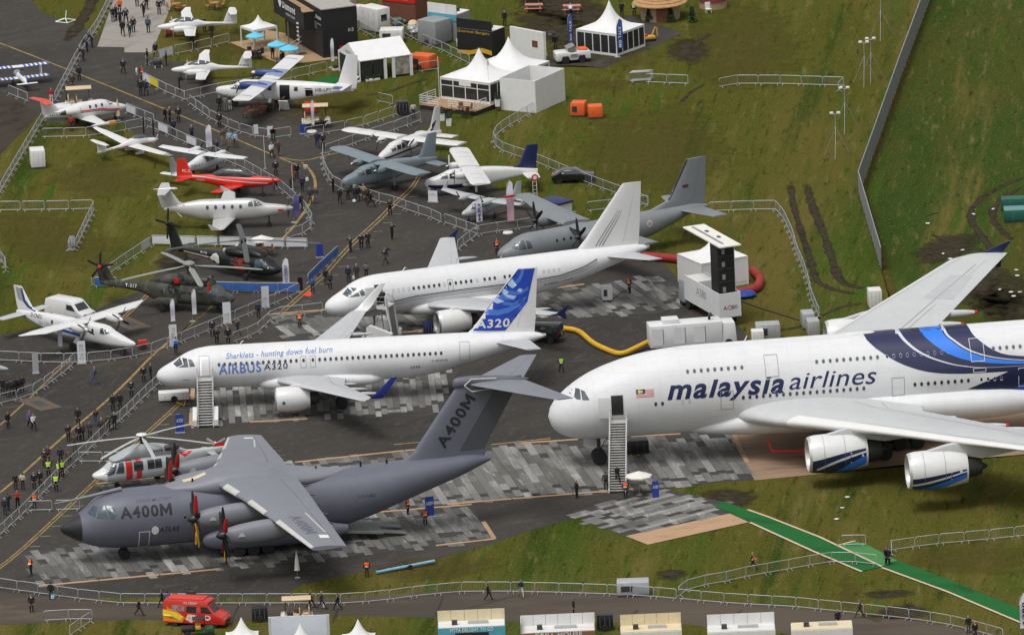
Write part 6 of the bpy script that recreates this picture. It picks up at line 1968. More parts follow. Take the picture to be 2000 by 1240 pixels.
# white open-topped box enclosure
BX = at(1047,221)
u1, u2 = Vector((-.86,.51,0)), Vector((.52,.854,0))
bx = thing('white_enclosure', 'white open-topped box enclosure beside the glazed pavilion', 'enclosure', BX, 0)
for a, b, L in ((Vector((0,0,0)), u1,4.2),(Vector((0,0,0)), u2,6.0),(u1 * 4.2, u2,6.0),(u2 * 6.0, u1,4.2)):
 c = a + b * (L / 2)
 MB().box((c.x, c.y, 1.72),(L, .1,3.44), rz=math.atan2(b.y, b.x)).build('wall_panel', FRAMEW, bx, smooth=0)
c = u1 * 2.1 + u2 * 3
MB().box((c.x, c.y, .06),(3.9,5.6,.1), rz=math.atan2(u2.y, u2.x) - PI / 2).build('floor_panel', OFFW, bx, smooth=0)
MB().box((c.x + .4, c.y + 1.2,1.2),(1.6,.6,2.2), rz=.5).build('inner_partition', FRAMEW, bx, smooth=0)
wl = thing('white_hoarding', 'white free-standing hoarding wall behind the pavilion peaks', 'wall', at(1030,118), ry_from((985,112),(1070,128)))
MB().box((.2,0,1.7),(5.0,.3,3.4)).build('wall_panel', FRAMEW, wl, smooth=0)
MB().box((1.4,-.17,2.0),(.8,.04,.7)).build('window', BROWN, wl, smooth=0)
# planters by the deck
for x, y, lb in ((877,246, 'white tub planter beside the deck steps, right'),(864,236, 'white tub planter half hidden left of the deck steps'),(972,208, 'white tub planter by the pavilion door on the deck')):
 z = .5 if x == 972 else 0
 t = thing('planter', lb, 'planter', at(x, y, z),0, 'planters by the pavilion')
 MB().box((0,0,.4),(.5,.5,.8), top=(1.15,1.15)).build('tub', FRAMEW, t, smooth=0, bev=.03)
 mb = MB()
 rr = random.Random(x)
 for i in range(120):
  v = Vector((rr.gauss(0,1), rr.gauss(0,1), rr.gauss(0,1))).normalized() * .34
  a, b = Vector((rr.gauss(0,.07), rr.gauss(0,.07), rr.gauss(0,.07))), Vector((rr.gauss(0,.07), rr.gauss(0,.07), rr.gauss(0,.07)))
  c = v + Vector((0,0,1.1))
  mb.add([c - a, c + b, c + a, c - b],[(0,1,2,3)])
 mb.build('foliage', mat('hedge_green', (.025,.05,.015),.9,.4,6), t, smooth=0)

# gabled tent
rz = ry_from((703,161),(805,147))
tt = thing('gabled_tent', 'white gabled tent with dark windows behind the blue-winged turboprop tail', 'tent', at(703,161), rz)
w, dd, ev, rg = 5.9,5.8,2.35,3.7
for s in (0,1):
 for i in range(2):
  x0, x1 = w * i / 2, w * (i + 1) / 2
  ya, yb = (-.1, dd / 2) if s == 0 else (dd + .1, dd / 2)
  MB().add([(x0, ya, ev - .05),(x1, ya, ev - .05),(x1, yb, rg),(x0, yb, rg),(x0, ya, ev - .12),(x1, ya, ev - .12),(x1, yb, rg - .07),(x0, yb, rg - .07)],[(0,1,2,3),(7,6,5,4),(0,4,5,1),(3,2,6,7),(0,3,7,4),(1,5,6,2)]).build('roof_panel', TENT, tt, smooth=0)
for x in (0, w):
 MB().prism([(0, ev - .2),(dd, ev - .2),(dd, ev),(dd / 2, rg - .08),(0, ev)], x - .03, x + .03, axis='x').build('gable', TENT, tt, smooth=0)
for x in (0, w * .5, w * .66, w):
 MB().box((x, 0, ev / 2),(.34 if x > .1 else .16,.14, ev)).build('post', FRAMEW, tt, smooth=0)
for y in (0, dd):
 MB().box((0, y, ev / 2),(.16,.16, ev)).build('post', FRAMEW, tt, smooth=0)
for x0, x1 in ((.2,1.45),(1.6,2.75)):
 MB().box(((x0 + x1) / 2,.0,1.2),(x1 - x0,.05,1.9)).build('window', DGLASS, tt, smooth=0)
MB().box((w * .83,.0,1.2),(1.6,.05,1.9)).build('poster', mat('poster_grey', (.28,.26,.23),.7,.7,1.6), tt, smooth=0)
MB().box((0, dd / 2,1.15),(.05, dd - .4,2.1)).build('window', SHADE, tt, smooth=0)
wall_text(tt, 'VIKING', (-.05, dd * .68,2.55),(0,-1,0),1.7,.3, GREYP)
for x, y, lb in ((689,163, 'long white flower trough under the gabled tent windows'),(663,137, 'round white flower planter at the gabled tent corner'),(728,158, 'second long white flower trough under the gabled tent windows')):
 t = thing('flower_trough', lb, 'planter', at(x, y), rz, 'flower planters at the gabled tent')
 MB().box((0,0,.12),(1.6,.4,.24), bev if False else 0).build('tub', FRAMEW, t, bev=.04)
 mb = MB()
 rr = random.Random(x)
 for i in range(90):
  c = Vector((rr.uniform(-.8,.8), rr.uniform(-.2,.2), rr.uniform(.25,.55)))
  a, b = Vector((rr.gauss(0,.07), rr.gauss(0,.07), rr.gauss(0,.07))), Vector((rr.gauss(0,.07), rr.gauss(0,.07), rr.gauss(0,.07)))
  mb.add([c - a, c + b, c + a, c - b],[(0,1,2,3)])
 mb.build('foliage', mat('hedge_green', (.025,.05,.015)), t, smooth=0)
sheet('green_mat', [(600,160),(655,146),(668,158),(640,166)],.03, CARPET)

# black two-storey exhibition trailer
TX = at(632,115)
du = Vector((-.34,.94,0))
rzT = math.atan2(du.y, du.x)
ex = thing('exhibition_trailer', 'black two-storey exhibition trailer with white lettering and balcony', 'trailer', TX, rzT)   # local x runs back along the trailer, +y to the left
MB().box((6.0,-2.0,2.65),(12,4.0,5.3),0).build('body', mat('trailer_black', (.010,.010,.011),.6,.25,1), ex, smooth=0, bev=.05)
MB().box((5.6,-1.9,5.36),(11.4,3.9,.1)).build('roof', mat('roof_grey', (.36,.34,.31),.7,.1), ex, smooth=0)
up = MB().box((7.0,.62,3.75),(9.6,1.3,1.9)).build('upper_deck', mat('trailer_black', (.012,.012,.014)), ex, smooth=0)
MB().box((7.4,1.3,4.9),(8.8,.06,.5)).build('banner', mat('trailer_black', (.012,.012,.014)), ex, smooth=0)
MB().box((7.0,.65,4.74),(9.5,1.25,.06)).build('balcony_floor', WOOD, ex, smooth=0)
WT = mat('sign_white', (.72,.72,.72),.6)
wall_text(ex, 'Diamond', (8.9,1.29,3.9),(-1,0,0),4.0,.85, WT, bold=.03)
wall_text(ex, 'AIRCRAFT GROUP', (7.9,1.29,3.35),(-1,0,0),2.9,.26, WT)
wall_text(ex, 'Wing-Star', (1.9,.02,4.0),(-1,0,0),1.7,.5, WT, bold=.03)
wall_text(ex, 'diamond-air.at', (1.8,.02,3.5),(-1,0,0),1.5,.18, WT)
flat_on('logo', poly_flat([(0,0),(.5,.55),(.42,.95),(.2,1.05),(0,.9),(-.2,1.05),(-.42,.95),(-.5,.55)]),(9.7,1.29,3.75),(-1,0,0),(0,0,1), WT, ex)
for i in range(5):
 flat_on('stripe', poly_flat([(0,0),(.7,.1),(.7,.3),(0,.2)]),(4.6,1.29,1.2 + i * .45),(-1,0,0),(0,0,1), WT, ex)
for i in range(2):
 MB().box((2.25,.06,3.7 + i * .4),(1.5,.05,.08)).build('rail', METAL, ex, smooth=0)
MB().box((2.25,.05,3.3),(1.5,.04,.7)).build('rail_panel', METAL, ex, smooth=0)
MB().box((.0,-2.6,.9),(.04,1.4,.5)).build('tail_lamp', RED, ex, smooth=0)
wall_text(ex, 'A13', (-.02,-2.9,2.6),(0,-1,0),.6,.4, WT)
for x in (2,3.2,9.5):
 for y in (-.5,-3.5):
  wheel(ex, (x, y, .5),.5,.4)
st = MB()
for i in range(5):
 st.box((3.0,1.2 + i * .28,.75 - i * .15),(1.2,.3,.05))
st.build('ramp', METAL, ex, smooth=0)
mb = MB()
for h in (.5,1.0):
 mb.tube([(3.7,1.1,.8 + h),(3.7,2.4,.1 + h)],.03,6)
mb.build('handrail', METAL, ex)
for x in (4.2,7.5,10.8):
 MB().box((x, 1.25,1.35),(.1,.1,2.7)).build('support_post', METAL, ex, smooth=0)

def parasol(name, label, c, z, r, h, m, n=8, group=None, closed=False, drop=.45):
 t = thing(name, label, 'parasol', c, .2, group)
 MB().tube([(0,0,0),(0,0, h + .1)],.03,8).build('pole', METAL, t)
 MB().lathe([(0,.28),(.06,.28),(.1,.05)],(0,0,0), 'z', 14).build('base', GREYP, t)
 if closed:
  MB().lathe([(h - 1.9,.05),(h - 1.85,.26),(h - .8,.16),(h, .02)],(0,0,0), 'z', 10).build('canopy', m, t)
  return t
 for k in range(n):
  a, b = 2 * PI * k / n, 2 * PI * (k + 1) / n
  MB().add([(0,0, h),(r * math.cos(a), r * math.sin(a), h - drop),(r * math.cos(b), r * math.sin(b), h - drop),(0,0, h - .03),(r * math.cos(a), r * math.sin(a), h - drop - .12),(r * math.cos(b), r * math.sin(b), h - drop - .12)],[(0,1,2),(5,4,3),(1,4,5,2),(0,3,4,1),(2,5,3,0)]).build('canopy_panel', m, t, smooth=0)
 return t

CYAN = mat('cyan_canvas', (.12,.50,.68),.7,.08,2)
parasol('cyan_parasol', 'cyan parasol by the white gazebo, farthest left of three', at(500,103),0,1.05,2.3, CYAN, group='cyan parasols on the timber deck')
parasol('cyan_parasol', 'cyan parasol above the standing visitor, middle of three', at(542,120),0,1.05,2.3, CYAN, group='cyan parasols on the timber deck')
parasol('cyan_parasol', 'cyan parasol closest to the trailer ramp', at(566,128),0,1.1,2.3, CYAN, group='cyan parasols on the timber deck')
PW = mat('cream_canvas', (.70,.68,.62),.7,.06,2)
parasol('white_parasol', 'cream parasol above the wooden chairs behind the black helicopter', at(513,502),0,1.3,2.3, PW, 6)
parasol('white_parasol', 'white parasol at the foot of the double-deck airliner stairs', at(1249,966),0,1.3,2.35, PW, 8)
parasol('closed_parasol', 'closed white parasol standing before the transport wing tip', at(581,1128),0,.3,2.6, PW, closed=True)
parasol('closed_parasol', 'closed tan parasol at the nose of the small red-striped jet', at(231,236),0,.3,2.4, TAN, closed=True)
gz = pagoda('gazebo', 'small white pop-up gazebo beside the black trailer', at(472,90), ry_from((472,90),(505,101)),2.6,2.9,2.2,3.4, glaze_sides=())

def chair_table(label, c, m=BROWN):
 t = thing('garden_table', label, 'table', c, rnd.random() * 3)
 MB().lathe([(.70,.5),(.74,.5)],(0,0,0), 'z', 14).build('table_top', m, t)
 MB().tube([(0,0,0),(0,0,.7)],.04,6).build('leg', DKMETAL, t)
 MB().lathe([(0,.25),(.04,.25)],(0,0,0), 'z', 10).build('foot', DKMETAL, t)
 return t

def garden_chair(label, c, rz, m, group):
 t = thing('garden_chair', label, 'chair', c, rz, group)
 MB().box((0,0,.45),(.48,.46,.05)).build('seat', m, t, bev=.015)
 MB().box((0,.23,.72),(.48,.05,.52), rx=-.15).build('backrest', m, t, bev=.015)
 for sx in (-1,1):
  for sy in (-1,1):
   MB().tube([(sx * .2, sy * .2,0),(sx * .2, sy * .2,.45)],.022,5).build('leg', DKMETAL, t)
 return t

CHW = mat('orange_wood', (.40,.19,.06),.7,.2)
for (x, y), m, g_ in (((492,113), SHADE, 'dark chairs under the far cyan parasol'),((560,129), SHADE, 'dark chairs by the trailer ramp'),((512,497), CHW, 'wooden chairs behind the black helicopter'),((494,229), BROWN, 'brown chairs by the open turboprop door'),((515,221), BROWN, 'brown chairs by the turboprop wheel'),((345,20), CHW, 'orange chairs at the top edge left of the twin'),((420,18), CHW, 'orange chairs at the top edge right of the twin'),((903,222), BROWN, 'brown chairs on the pavilion deck')):
 z = .5 if y == 222 else .07
 chair_table('table among the ' + g_, at(x, y, z), m if m is not SHADE else BROWN)
 for k in range(4):
  a = k * PI / 2 + rnd.random() * .6
  p = at(x, y, z) + Vector((math.cos(a), math.sin(a),0)) * .85
  garden_chair('chair among the ' + g_, p, a - PI / 2, m, g_)

def picnic(label, c, rz):
 t = thing('picnic_table', label, 'picnic table', c, rz, 'pink picnic tables')
 m = mat('pink_timber', (.50,.20,.16),.8,.15,4)
 for i in range(3):
  MB().box((0,-.26 + i * .26,.74),(1.9,.24,.05)).build('table_plank', m, t, smooth=0)
 for s in (-1,1):
  MB().box((0, s * .75,.44),(1.9,.26,.05)).build('bench', m, t, smooth=0)
 for s in (-1,1):
  mb = MB().tube([(s * .7,-.7,0),(s * .7,-.15,.72)],.05,5)
  mb.tube([(s * .7,.7,0),(s * .7,.15,.72)],.05,5)
  mb.tube([(s * .7,-.8,.41),(s * .7,.8,.41)],.05,5)
  mb.build('leg', m, t)
 return t

picnic('pink picnic table at the top edge, left of pair', at(1043,22),-.1)
picnic('pink picnic table at the top edge with person leaning over it', at(1117,24),-.1)
picnic('pink picnic table at the top edge, half cut off', at(1040,2),-.1)
picnic('pink picnic table by the lower black bin', at(1282,1222),-.05)

# ------------------------------------------------------------------ vehicles
def car_body(name, root, side, w, m, taper=.86, zsplit=None, bev=.06):
 """body from a side outline (x, z); the part above zsplit leans in"""
 n = len(side)
 zs = [p[1] for p in side]
 zsplit = zsplit or (min(zs) + max(zs)) / 2
 top = max(zs)

 def yy(z):
  return w / 2 * (1 - (1 - taper) * max(0,(z - zsplit) / (top - zsplit)))
 vs = [(x, -yy(z), z) for x, z in side] + [(x, yy(z), z) for x, z in side]
 fs = [tuple(range(n)), tuple(range(2 * n - 1, n - 1,-1))] + [(i, (i + 1) % n, (i + 1) % n + n, i + n) for i in range(n)]
 mb = MB().add(vs, fs)
 bmv = BVHTree.FromPolygons([Vector(v) for v in vs], fs)
 return mb.build(name, m, root, smooth=30, bev=bev), bmv

def van(name, label, c, rz, m, L=4.9, H=1.97, W=1.9, cat='van', s=None, win=None, fr_z=(1.22,1.82)):
 t = thing(name, label, cat, c, rz)
 s = s or [(0,.35),(0,1.15),(.12, H - .12),(.4, H),(L * .62, H),(L * .70, H - .08),(L * .86,1.18),(L * .985,.95),(L, .55),(L - .05,.32)]
 b, bv = car_body('body', t, s, W, m, .88,1.1)
 for x in (L * .18, L * .82):
  for y in (-1,1):
   wheel(t, (x, y * (W / 2 - .13),.34),.34,.24)
 for pr in (port, starb):
  skin('side_window', poly_flat(win or [(L * .57,1.2),(L * .80,1.18),(L * .70,1.72),(L * .57,1.74)]), bv, pr, GLASS, b, .015,.5)
  skin('panel_seam', ribbon_flat([(L * .55,.45),(L * .55,1.85)],.02), bv, pr, LINE, b, .012,.5)
 fr = lambda u, v: (Vector((20, u, v)), Vector((-1,0,0)))
 skin('windscreen', poly_flat([(-.76, fr_z[0]),(.76, fr_z[0]),(.68, fr_z[1]),(-.68, fr_z[1])]), bv, fr, GLASS, b, .02,.5)
 skin('grille', rect_flat(-.7,.42,.7,.75), bv, fr, BLACK, b, .015,.5)
 for y in (-1,1):
  skin('headlight', rect_flat(y * .62 - .16,.78, y * .62 + .16,.95), bv, fr, METAL, b, .02,.5)
 return t, b, bv

van('white_van', 'white panel van parked on the grass behind the commuter turboprop', at(100,616), ry_from((103,613),(160,624)) + .02, WHITE, 5.3,2.1,1.95)
# red ice cream van
t, b, bv = van('ice_cream_van', 'red ice cream van with orange and yellow swirls on the service road', at(326,1216), ry_from((335,1216),(425,1222)) + .05, mat('van_red', (.55,.03,.02),.35,.05, coat=.4),6.1,2.6,2.0,
               s=[(0,.35),(0,1.2),(.06,2.35),(.25,2.55),(4.1,2.55),(4.5,2.4),(4.45,2.1),(5.05,1.4),(5.85,1.1),(6.1,.65),(6.05,.35)], win=[(3.75,1.4),(4.9,1.38),(4.4,1.98),(3.75,2.0)], fr_z=(1.45,2.02))
ORS = mat('swirl_orange', (.75,.22,.02),.5)
YES = mat('swirl_yellow', (.80,.55,.04),.5)
skin('swirl', poly_flat([(.03,.5),(1.9,.45),(2.2,.9),(1.5,1.45),(.6,1.75),(.03,2.2)]), bv, port, ORS, b, .02,.4)
skin('swirl', poly_flat([(.03,1.0),(1.0,1.0),(1.7,.6),(2.05,1.0),(1.2,1.4),(.03,1.6)]), bv, port, YES, b, .028,.4)
skin('serving_hatch', rect_flat(2.35,1.4,3.35,2.0), bv, port, GLASS, b, .02,.4)
skin('menu_board', rect_flat(.9,1.5,2.15,2.05), bv, port, mat('menu_print', (.32,.17,.17),.6,.7,3), b, .03,.4)
skin('cone_print', poly_flat([(2.2,.75),(2.5,1.25),(3.2,1.2),(3.4,.8),(2.8,.45)]), bv, port, mat('print_cream', (.7,.5,.42),.6,.4,4), b, .02,.4)
skin('lettering', moved(text_flat('ICE CREAM', 1.3,.22,0,.02),2.1,2.18), bv, port, WHITE, b, .025,.4)
skin('emblem', poly_flat([(4.4 + .34 * math.cos(k * PI / 6),.98 + .24 * math.sin(k * PI / 6)) for k in range(12)]), bv, port, WHITE, b, .02,.4)
skin('emblem_core', poly_flat([(4.4 + .2 * math.cos(k * PI / 6),1.0 + .13 * math.sin(k * PI / 6)) for k in range(12)]), bv, port, RED, b, .03,.4)
MB().box((2.2,0,2.6),(3.6,1.5,.12)).build('roof_rack', mat('roof_red', (.6,.05,.03),.5), t, bev=.05)

def buggy(label, c, rz):
 t = thing('golf_buggy', label, 'golf buggy', c, rz, 'tan-roofed golf buggies', 1.18)
 MB().box((1.25,0,2.0),(2.3,1.25,.1)).build('roof', TAN, t, bev=.04)
 MB().prism([(0,.35),(0,.75),(.9,.75),(1.0,.4),(1.9,.4),(2.15,.85),(2.5,.8),(2.6,.35)],-.58,.58, axis='y').build('body', mat('buggy_cream', (.62,.58,.5),.4), t, bev=.05)
 for x, z in ((.55,.82),(1.3,.75)):
  MB().box((x, 0, z),(.5,1.1,.14)).build('seat', TAN, t, bev=.03)
  MB().box((x - .26,0, z + .3),(.1,1.1,.5)).build('seat_back', TAN, t, bev=.03)
 for x in (.15,2.2):
  for y in (-.55,.55):
   MB().tube([(x, y, .7),(x + (.0 if x < 1 else -.1), y, 1.98)],.025,6).build('roof_post', BLACK, t)
 for x in (.45,2.2):
  for y in (-.5,.5):
   wheel(t, (x, y, .24),.24,.2)
 MB().tube([(1.95,.25,.85),(1.75,.25,1.15)],.03,6).build('steering_column', BLACK, t)
 return t

buggy('golf buggy with tan roof beside the blue-winged turboprop tail', at(590,250),.0)
buggy('golf buggy with tan roof behind the small red-striped jet', at(128,216),.05)
buggy('golf buggy with tan roof driving on the service road', at(612,1214), PI + .02)

# black estate car seen from behind, dark car on the grass
def dark_car(name, label, c, rz, H, L, W, upright):
 t = thing(name, label, 'car', c, rz)
 if upright:
  s = [(0,.5),(0,1.1),(.05, H - .1),(.3, H),(L * .6, H),(L * .70,1.15),(L * .97,1.05),(L, .55),(L - .1,.42),(.1,.42)]
 else:
  s = [(0,.4),(.02,.85),(.5,1.0),(1.2, H),(L * .55, H),(L * .74,.95),(L * .97,.8),(L, .45),(L - .1,.3),(.1,.3)]
 b, bv = car_body('body', t, s, W, mat('car_black', (.010,.012,.014),.2,.2, coat=.6),.82,1.0)
 for x in (L * .17, L * .82):
  for y in (-1,1):
   wheel(t, (x, y * (W / 2 - .12),.36),.36,.25)
 bk = lambda u, v: (Vector((-20, u, v)), Vector((1,0,0)))
 for pr in (port, starb):
  skin('side_window', poly_flat([(L * .12,1.12),(L * .62,1.12),(L * .57, H - .15),(L * .14, H - .15)] if upright else [(1.0,1.0),(L * .7,.98),(L * .55, H - .06),(1.3, H - .06)]), bv, pr, GLASS, b, .015,.5)
 skin('rear_window', rect_flat(-.6,1.15,.6, H - .2) if upright else rect_flat(-.55,1.0,.55, H - .06), bv, bk, GLASS, b, .02,.5)
 for y in (-.78,.78):
  skin('tail_light', rect_flat(y - .07,.85, y + .07,1.15), bv, bk, RED, b, .02,.5)
 if upright:
  MB().lathe([(-.2,.3),(0,.34),(.02,.2)],(-.02,.25,.95), 'x', 16).build('spare_wheel', RUBBER, t)
  MB().lathe([(-.22,.02),(-.2,.18),(0,.2)],(-.02,.25,.95), 'x', 14).build('spare_rim', METAL, t)
  MB().box((-.02,0,.62),(.04,.5,.12)).build('number_plate', YELLOW, t, smooth=0)
 return t

dark_car('black_offroader', 'black off-road car with rear spare wheel beside the yellow hose', at(1096,668),2.75,1.95,4.6,1.9, True)
dark_car('dark_car', 'dark covered car parked on the grass behind the grey transport', at(1078,356),-.05,1.4,4.5,1.8, False)

# white aircraft tow tractor
t = thing('tow_tractor', 'low white aircraft tow tractor beside the pagoda tent', 'tractor', at(1084,124), ry_from((1084,124),(1148,118)))
b, bv = car_body('body', t, [(0,.35),(0,1.15),(.2,1.25),(1.4,1.25),(1.5,1.15),(2.4,1.15),(2.5,1.3),(3.7,1.25),(3.75,.4),(3.2,.4),(3.1,.8),(2.5,.8),(2.35,.35),(1.5,.35),(1.3,.8),(.7,.8),(.55,.35)],1.8, WHITE, .96,.9)
for x in (1.0,2.8):
 for y in (-.75,.75):
  wheel(t, (x, y, .42),.42,.34)
MB().box((1.75,0,1.5),(.9,1.5,.55), ry=-.35).build('windscreen_frame', METAL, t, smooth=0)
MB().box((3.0,0,1.36),(1.0,1.3,.1)).build('warning_panel', ORANGE, t, smooth=0)
for i in range(3):
 MB().box((1.95,-.915,.7 + i * .14),(.8,.02,.05)).build('grille_slot', BLACK, t, smooth=0)

# screen truck with folding roof
sc = thing('screen_truck', 'white screen truck with raised black screen tower and tilted roof flap', 'truck', at(1428,638), math.atan2(.93,-.36))
TRW = mat('truck_white', (.68,.69,.69),.45,.05,1, dirt=.12)
MB().box((4.6,1.1,2.2),(9.2,.1,2.5)).build('side_wall', TRW, sc, smooth=0)
MB().box((4.6,-1.1,2.2),(9.2,.1,2.5)).build('side_wall', TRW, sc, smooth=0)
MB().box((.05,0,2.2),(.1,2.1,2.5)).build('tail_wall', TRW, sc, smooth=0)
MB().box((4.6,0,.95),(9.2,2.1,.12)).build('bed', DKMETAL, sc, smooth=0)
MB().box((7.4,.1,2.9),(3.0,1.9,1.0)).build('equipment_box', OFFW, sc, smooth=0)
MB().box((10.1,0,1.6),(1.7,2.3,2.2), top=(.85,.92)).build('cab', mat('cab_grey', (.30,.31,.33),.4), sc, bev=.08)
for x in (1.6,2.8,8.6,10.2):
 for y in (-.95,.95):
  wheel(sc, (x, y, .5),.5,.34)
SCR = mat('screen_black', (.010,.010,.010),.6,.6,4)
tw = MB().box((1.5,.05,4.6),(1.9,1.75,7.2)).build('screen_tower', SCR, sc, smooth=0)
for i in range(5):
 MB().box((.52,.05,1.9 + i * 1.3),(.08,1.6,.1)).build('tower_beam', DKMETAL, tw, smooth=0)
 MB().box((.5,.35,2.4 + i * 1.3),(.1,.3,.5)).build('tower_panel', GREYP, tw, smooth=0)
MB().box((.9,-.9,4.8),(.3,.16,6.9)).build('mast', TRW, sc, smooth=0)
rf = MB().box((4.1,.0,8.35),(9.6,2.3,.12), ry=.0).build('roof_flap', mat('flap_cream', (.74,.72,.66),.6,.05), sc, smooth=0)
MB().box((4.4,.35,8.43),(8.0,.3,.02)).build('flap_strip', GREYP, rf, smooth=0)
for x, y in ((3.2,-.35),(5.9,-.2)):
 MB().box((x, y, 8.45),(.6,.3,.06)).build('flap_fitting', DKMETAL, rf, smooth=0)
wall_text(sc, 'A', (-.01,.75,1.75),(0,-1,0),.4,.42, NAVL)
wall_text(sc, '80', (-.01,-.15,1.75),(0,-1,0),.62,.42, NAVL)
flat_on('heart_logo', ribbon_flat([(.5,.3),(.25,.42),(0,.2),(.25,0),(.5,.12),(.38,.2)],.09),(-.012,.32,1.75),(0,-1,0),(0,0,1), RED, sc)
wall_text(sc, 'A380', (6.0,1.16,2.1),(-1,0,0),2.6,.8, GREYP)
# white tent behind it with red air duct
tb = pagoda('duct_tent', 'white low pointed tent with red air duct behind the screen truck', at(1372,570), ry_from((1372,570),(1470,553)),5.2,5.0,2.9,4.6, glaze_sides=('x', 'y', 'Y'), n=1, wallm=FRAMEW)

def hose(name, label, pts, r, m, rib=True, z=None):
 P = [Vector(p) for p in pts]
 q = []
 for a, b in zip(P, P[1:]):
  q += [a.lerp(b, i / 8) for i in range(8)]
 q.append(P[-1])
 for _ in range(5):
  q = [q[0]] + [(q[i - 1] + q[i] * 2 + q[i + 1]) / 4 for i in range(1, len(q) - 1)] + [q[-1]]
 t = thing(name, label, 'hose', (0,0,0))
 MB().tube(q, [r * (1 + .035 * (i % 2)) for i in range(len(q))],14).build('duct', m, t)
 for i in range(6, len(q) - 1,12):
  MB().tube([q[i], q[i].lerp(q[i + 1],.35)], r * 1.1,14).build('joint_band', m, t)
 return t

RDU = mat('red_duct', (.30,.018,.018),.7,.18,2, dirt=.2)
YDU = mat('yellow_duct', (.62,.36,.015),.6,.1,2, dirt=.15)
hose('red_air_duct', 'thick red air duct lying from the striped jet tail to the white tent', [at(1255,500,.5), at(1300,503,.42), at(1352,510,.42)],.42, RDU)
hose('red_air_duct', 'thick red air duct curling round the right side of the white tent', [at(1470,528,.42), at(1486,545,.42), at(1480,562,.42), at(1455,570,.42), at(1428,570,.42)],.42, RDU)
hose('yellow_air_hose', 'yellow air hose snaking across tarmac to the white power truck', [at(1020,634,.5), at(1050,638,.4), at(1128,643,.3), at(1160,672,.3), at(1212,694,.3), at(1265,668,.6)],.26, YDU)
tag(MB().ball((at(1450,580)[0], at(1450,580)[1],.3),(1.4,1.2,.45),14,8).build('blue_tarpaulin', mat('tarp_blue', (.015,.05,.28),.6,.4,3)), 'crumpled blue tarpaulin beside the red duct', 'tarpaulin')

# white power truck behind the nose of the double-deck airliner
pt = thing('power_truck', 'long white ground power truck at the end of the yellow hose', 'truck', at(1268,685), ry_from((1268,685),(1432,672)))
MB().box((3.6,0,1.6),(7.2,2.3,2.2)).build('body', TRW, pt, bev=.04)
MB().box((2.2,.1,2.9),(1.6,1.5,.5)).build('roof_unit', TRW, pt, bev=.04)
MB().box((7.9,0,1.5),(1.5,2.2,2.0), top=(.8,.92)).build('cab', TRW, pt, bev=.1)
MB().tube([(6.1,0,2.6),(6.1,-.1,3.2),(6.35,-.1,3.3)],.16,8).build('exhaust_stack', BLACK, pt)
for x in (.7,2.9,4.9):
 MB().box((x, -1.16,1.6),(1.1,.03,1.7)).build('hatch', TRW, pt, smooth=0)
 MB().box((x + .6,-1.17,1.6),(.03,.03,1.6)).build('hatch_seam', DKMETAL, pt, smooth=0)
for x in (1.4,5.8,7.8):
 for y in (-.95,.95):
  wheel(pt, (x, y, .45),.45,.3)

def crate(name, label, c, rz, size, m, cat='generator', lid=None, dark=None, group=None, wheels=False):
 t = thing(name, label, cat, c, rz, group)
 x, y, z = size
 MB().box((0,0, z / 2 + .18),(x, y, z)).build('casing', m, t, bev=.05)
 MB().box((0,0, z + .2),(x * .98, y * .98,.08)).build('lid', lid or m, t, bev=.02)
 MB().box((0,0,.1),(x * .96, y * .96,.18)).build('skid', DKMETAL, t, smooth=0)
 if dark == 'vent':
  MB().box((-x * .2,-y / 2 - .01, z * .55 + .18),(x * .35,.03, z * .5)).build('vent', DKMETAL, t, smooth=0)
 if dark == 'end':
  MB().box((x / 2 + .01,0, z * .6 + .18),(.03, y * .45, z * .3)).build('control_window', GLASS, t, smooth=0)
 for i in range(3):
  MB().box((-x * .3 + i * x * .3,-y / 2 - .006, z * .5 + .18),(.02,.02, z * .86)).build('panel_seam', LINE, t, smooth=0)
 if wheels:
  for s in (-1,1):
   wheel(t, (0, s * y * .5,.32),.32,.2)
 return t

crate('generator', 'white upright generator on the left grass by the fence', at(74,326),.1,(1.5,2.0,1.7), OFFW)
crate('generator', 'large white generator with small window near the top edge', at(733,60),-.85,(3.0,1.8,2.4), OFFW, dark='end')
crate('generator', 'low white wide generator behind the gabled tent', at(766,82),-.1,(2.5,1.9,1.2), OFFW, dark='vent')
crate('generator', 'small white generator beside the red tank', at(704,42),-.6,(1.2,1.2,1.5), OFFW)
crate('red_tank', 'red box tank behind the white generators', at(691,38),-.6,(1.6,1.8,1.3), RED, cat='tank')
crate('water_tank', 'grey cube water tank near the top edge beside the trailer', at(678,26),-.4,(1.6,1.8,1.4), GALV, cat='tank')
crate('orange_generator', 'orange generator trailer behind the gabled tent', at(826,134),-.5,(2.5,1.7,1.3), ORANGE, wheels=True, dark='vent')
crate('orange_heater', 'orange heater unit with dark open end, left of the pair on grass', at(1131,226),-.2,(1.5,1.6,1.25), ORANGE, dark='vent', cat='heater')
crate('orange_heater', 'orange square heater unit, right of the pair on grass', at(1163,230),.05,(1.5,1.5,1.1), ORANGE, cat='heater')
crate('generator', 'white upright generator beside the far engine of the double-deck airliner', at(1709,601),.1,(1.3,1.7,1.7), OFFW)
crate('air_unit', 'grey air unit with round fans behind the double-deck airliner roof', at(1500,662),.05,(2.4,1.7,1.4), GALV, cat='air unit', dark='vent')
crate('air_unit', 'small cream air unit in front of the grey fan unit', at(1480,672),.05,(1.2,1.4,1.2), OFFW, cat='air unit')
crate('cargo_case', 'grey open cargo container near the green verge by the curved barriers', at(1578,640),.1,(1.2,2.0,1.4), GALV, cat='container')
crate('cargo_case', 'grey open cargo container nearest the far engine cowling', at(1588,655),.1,(1.2,1.8,1.4), GALV, cat='container')
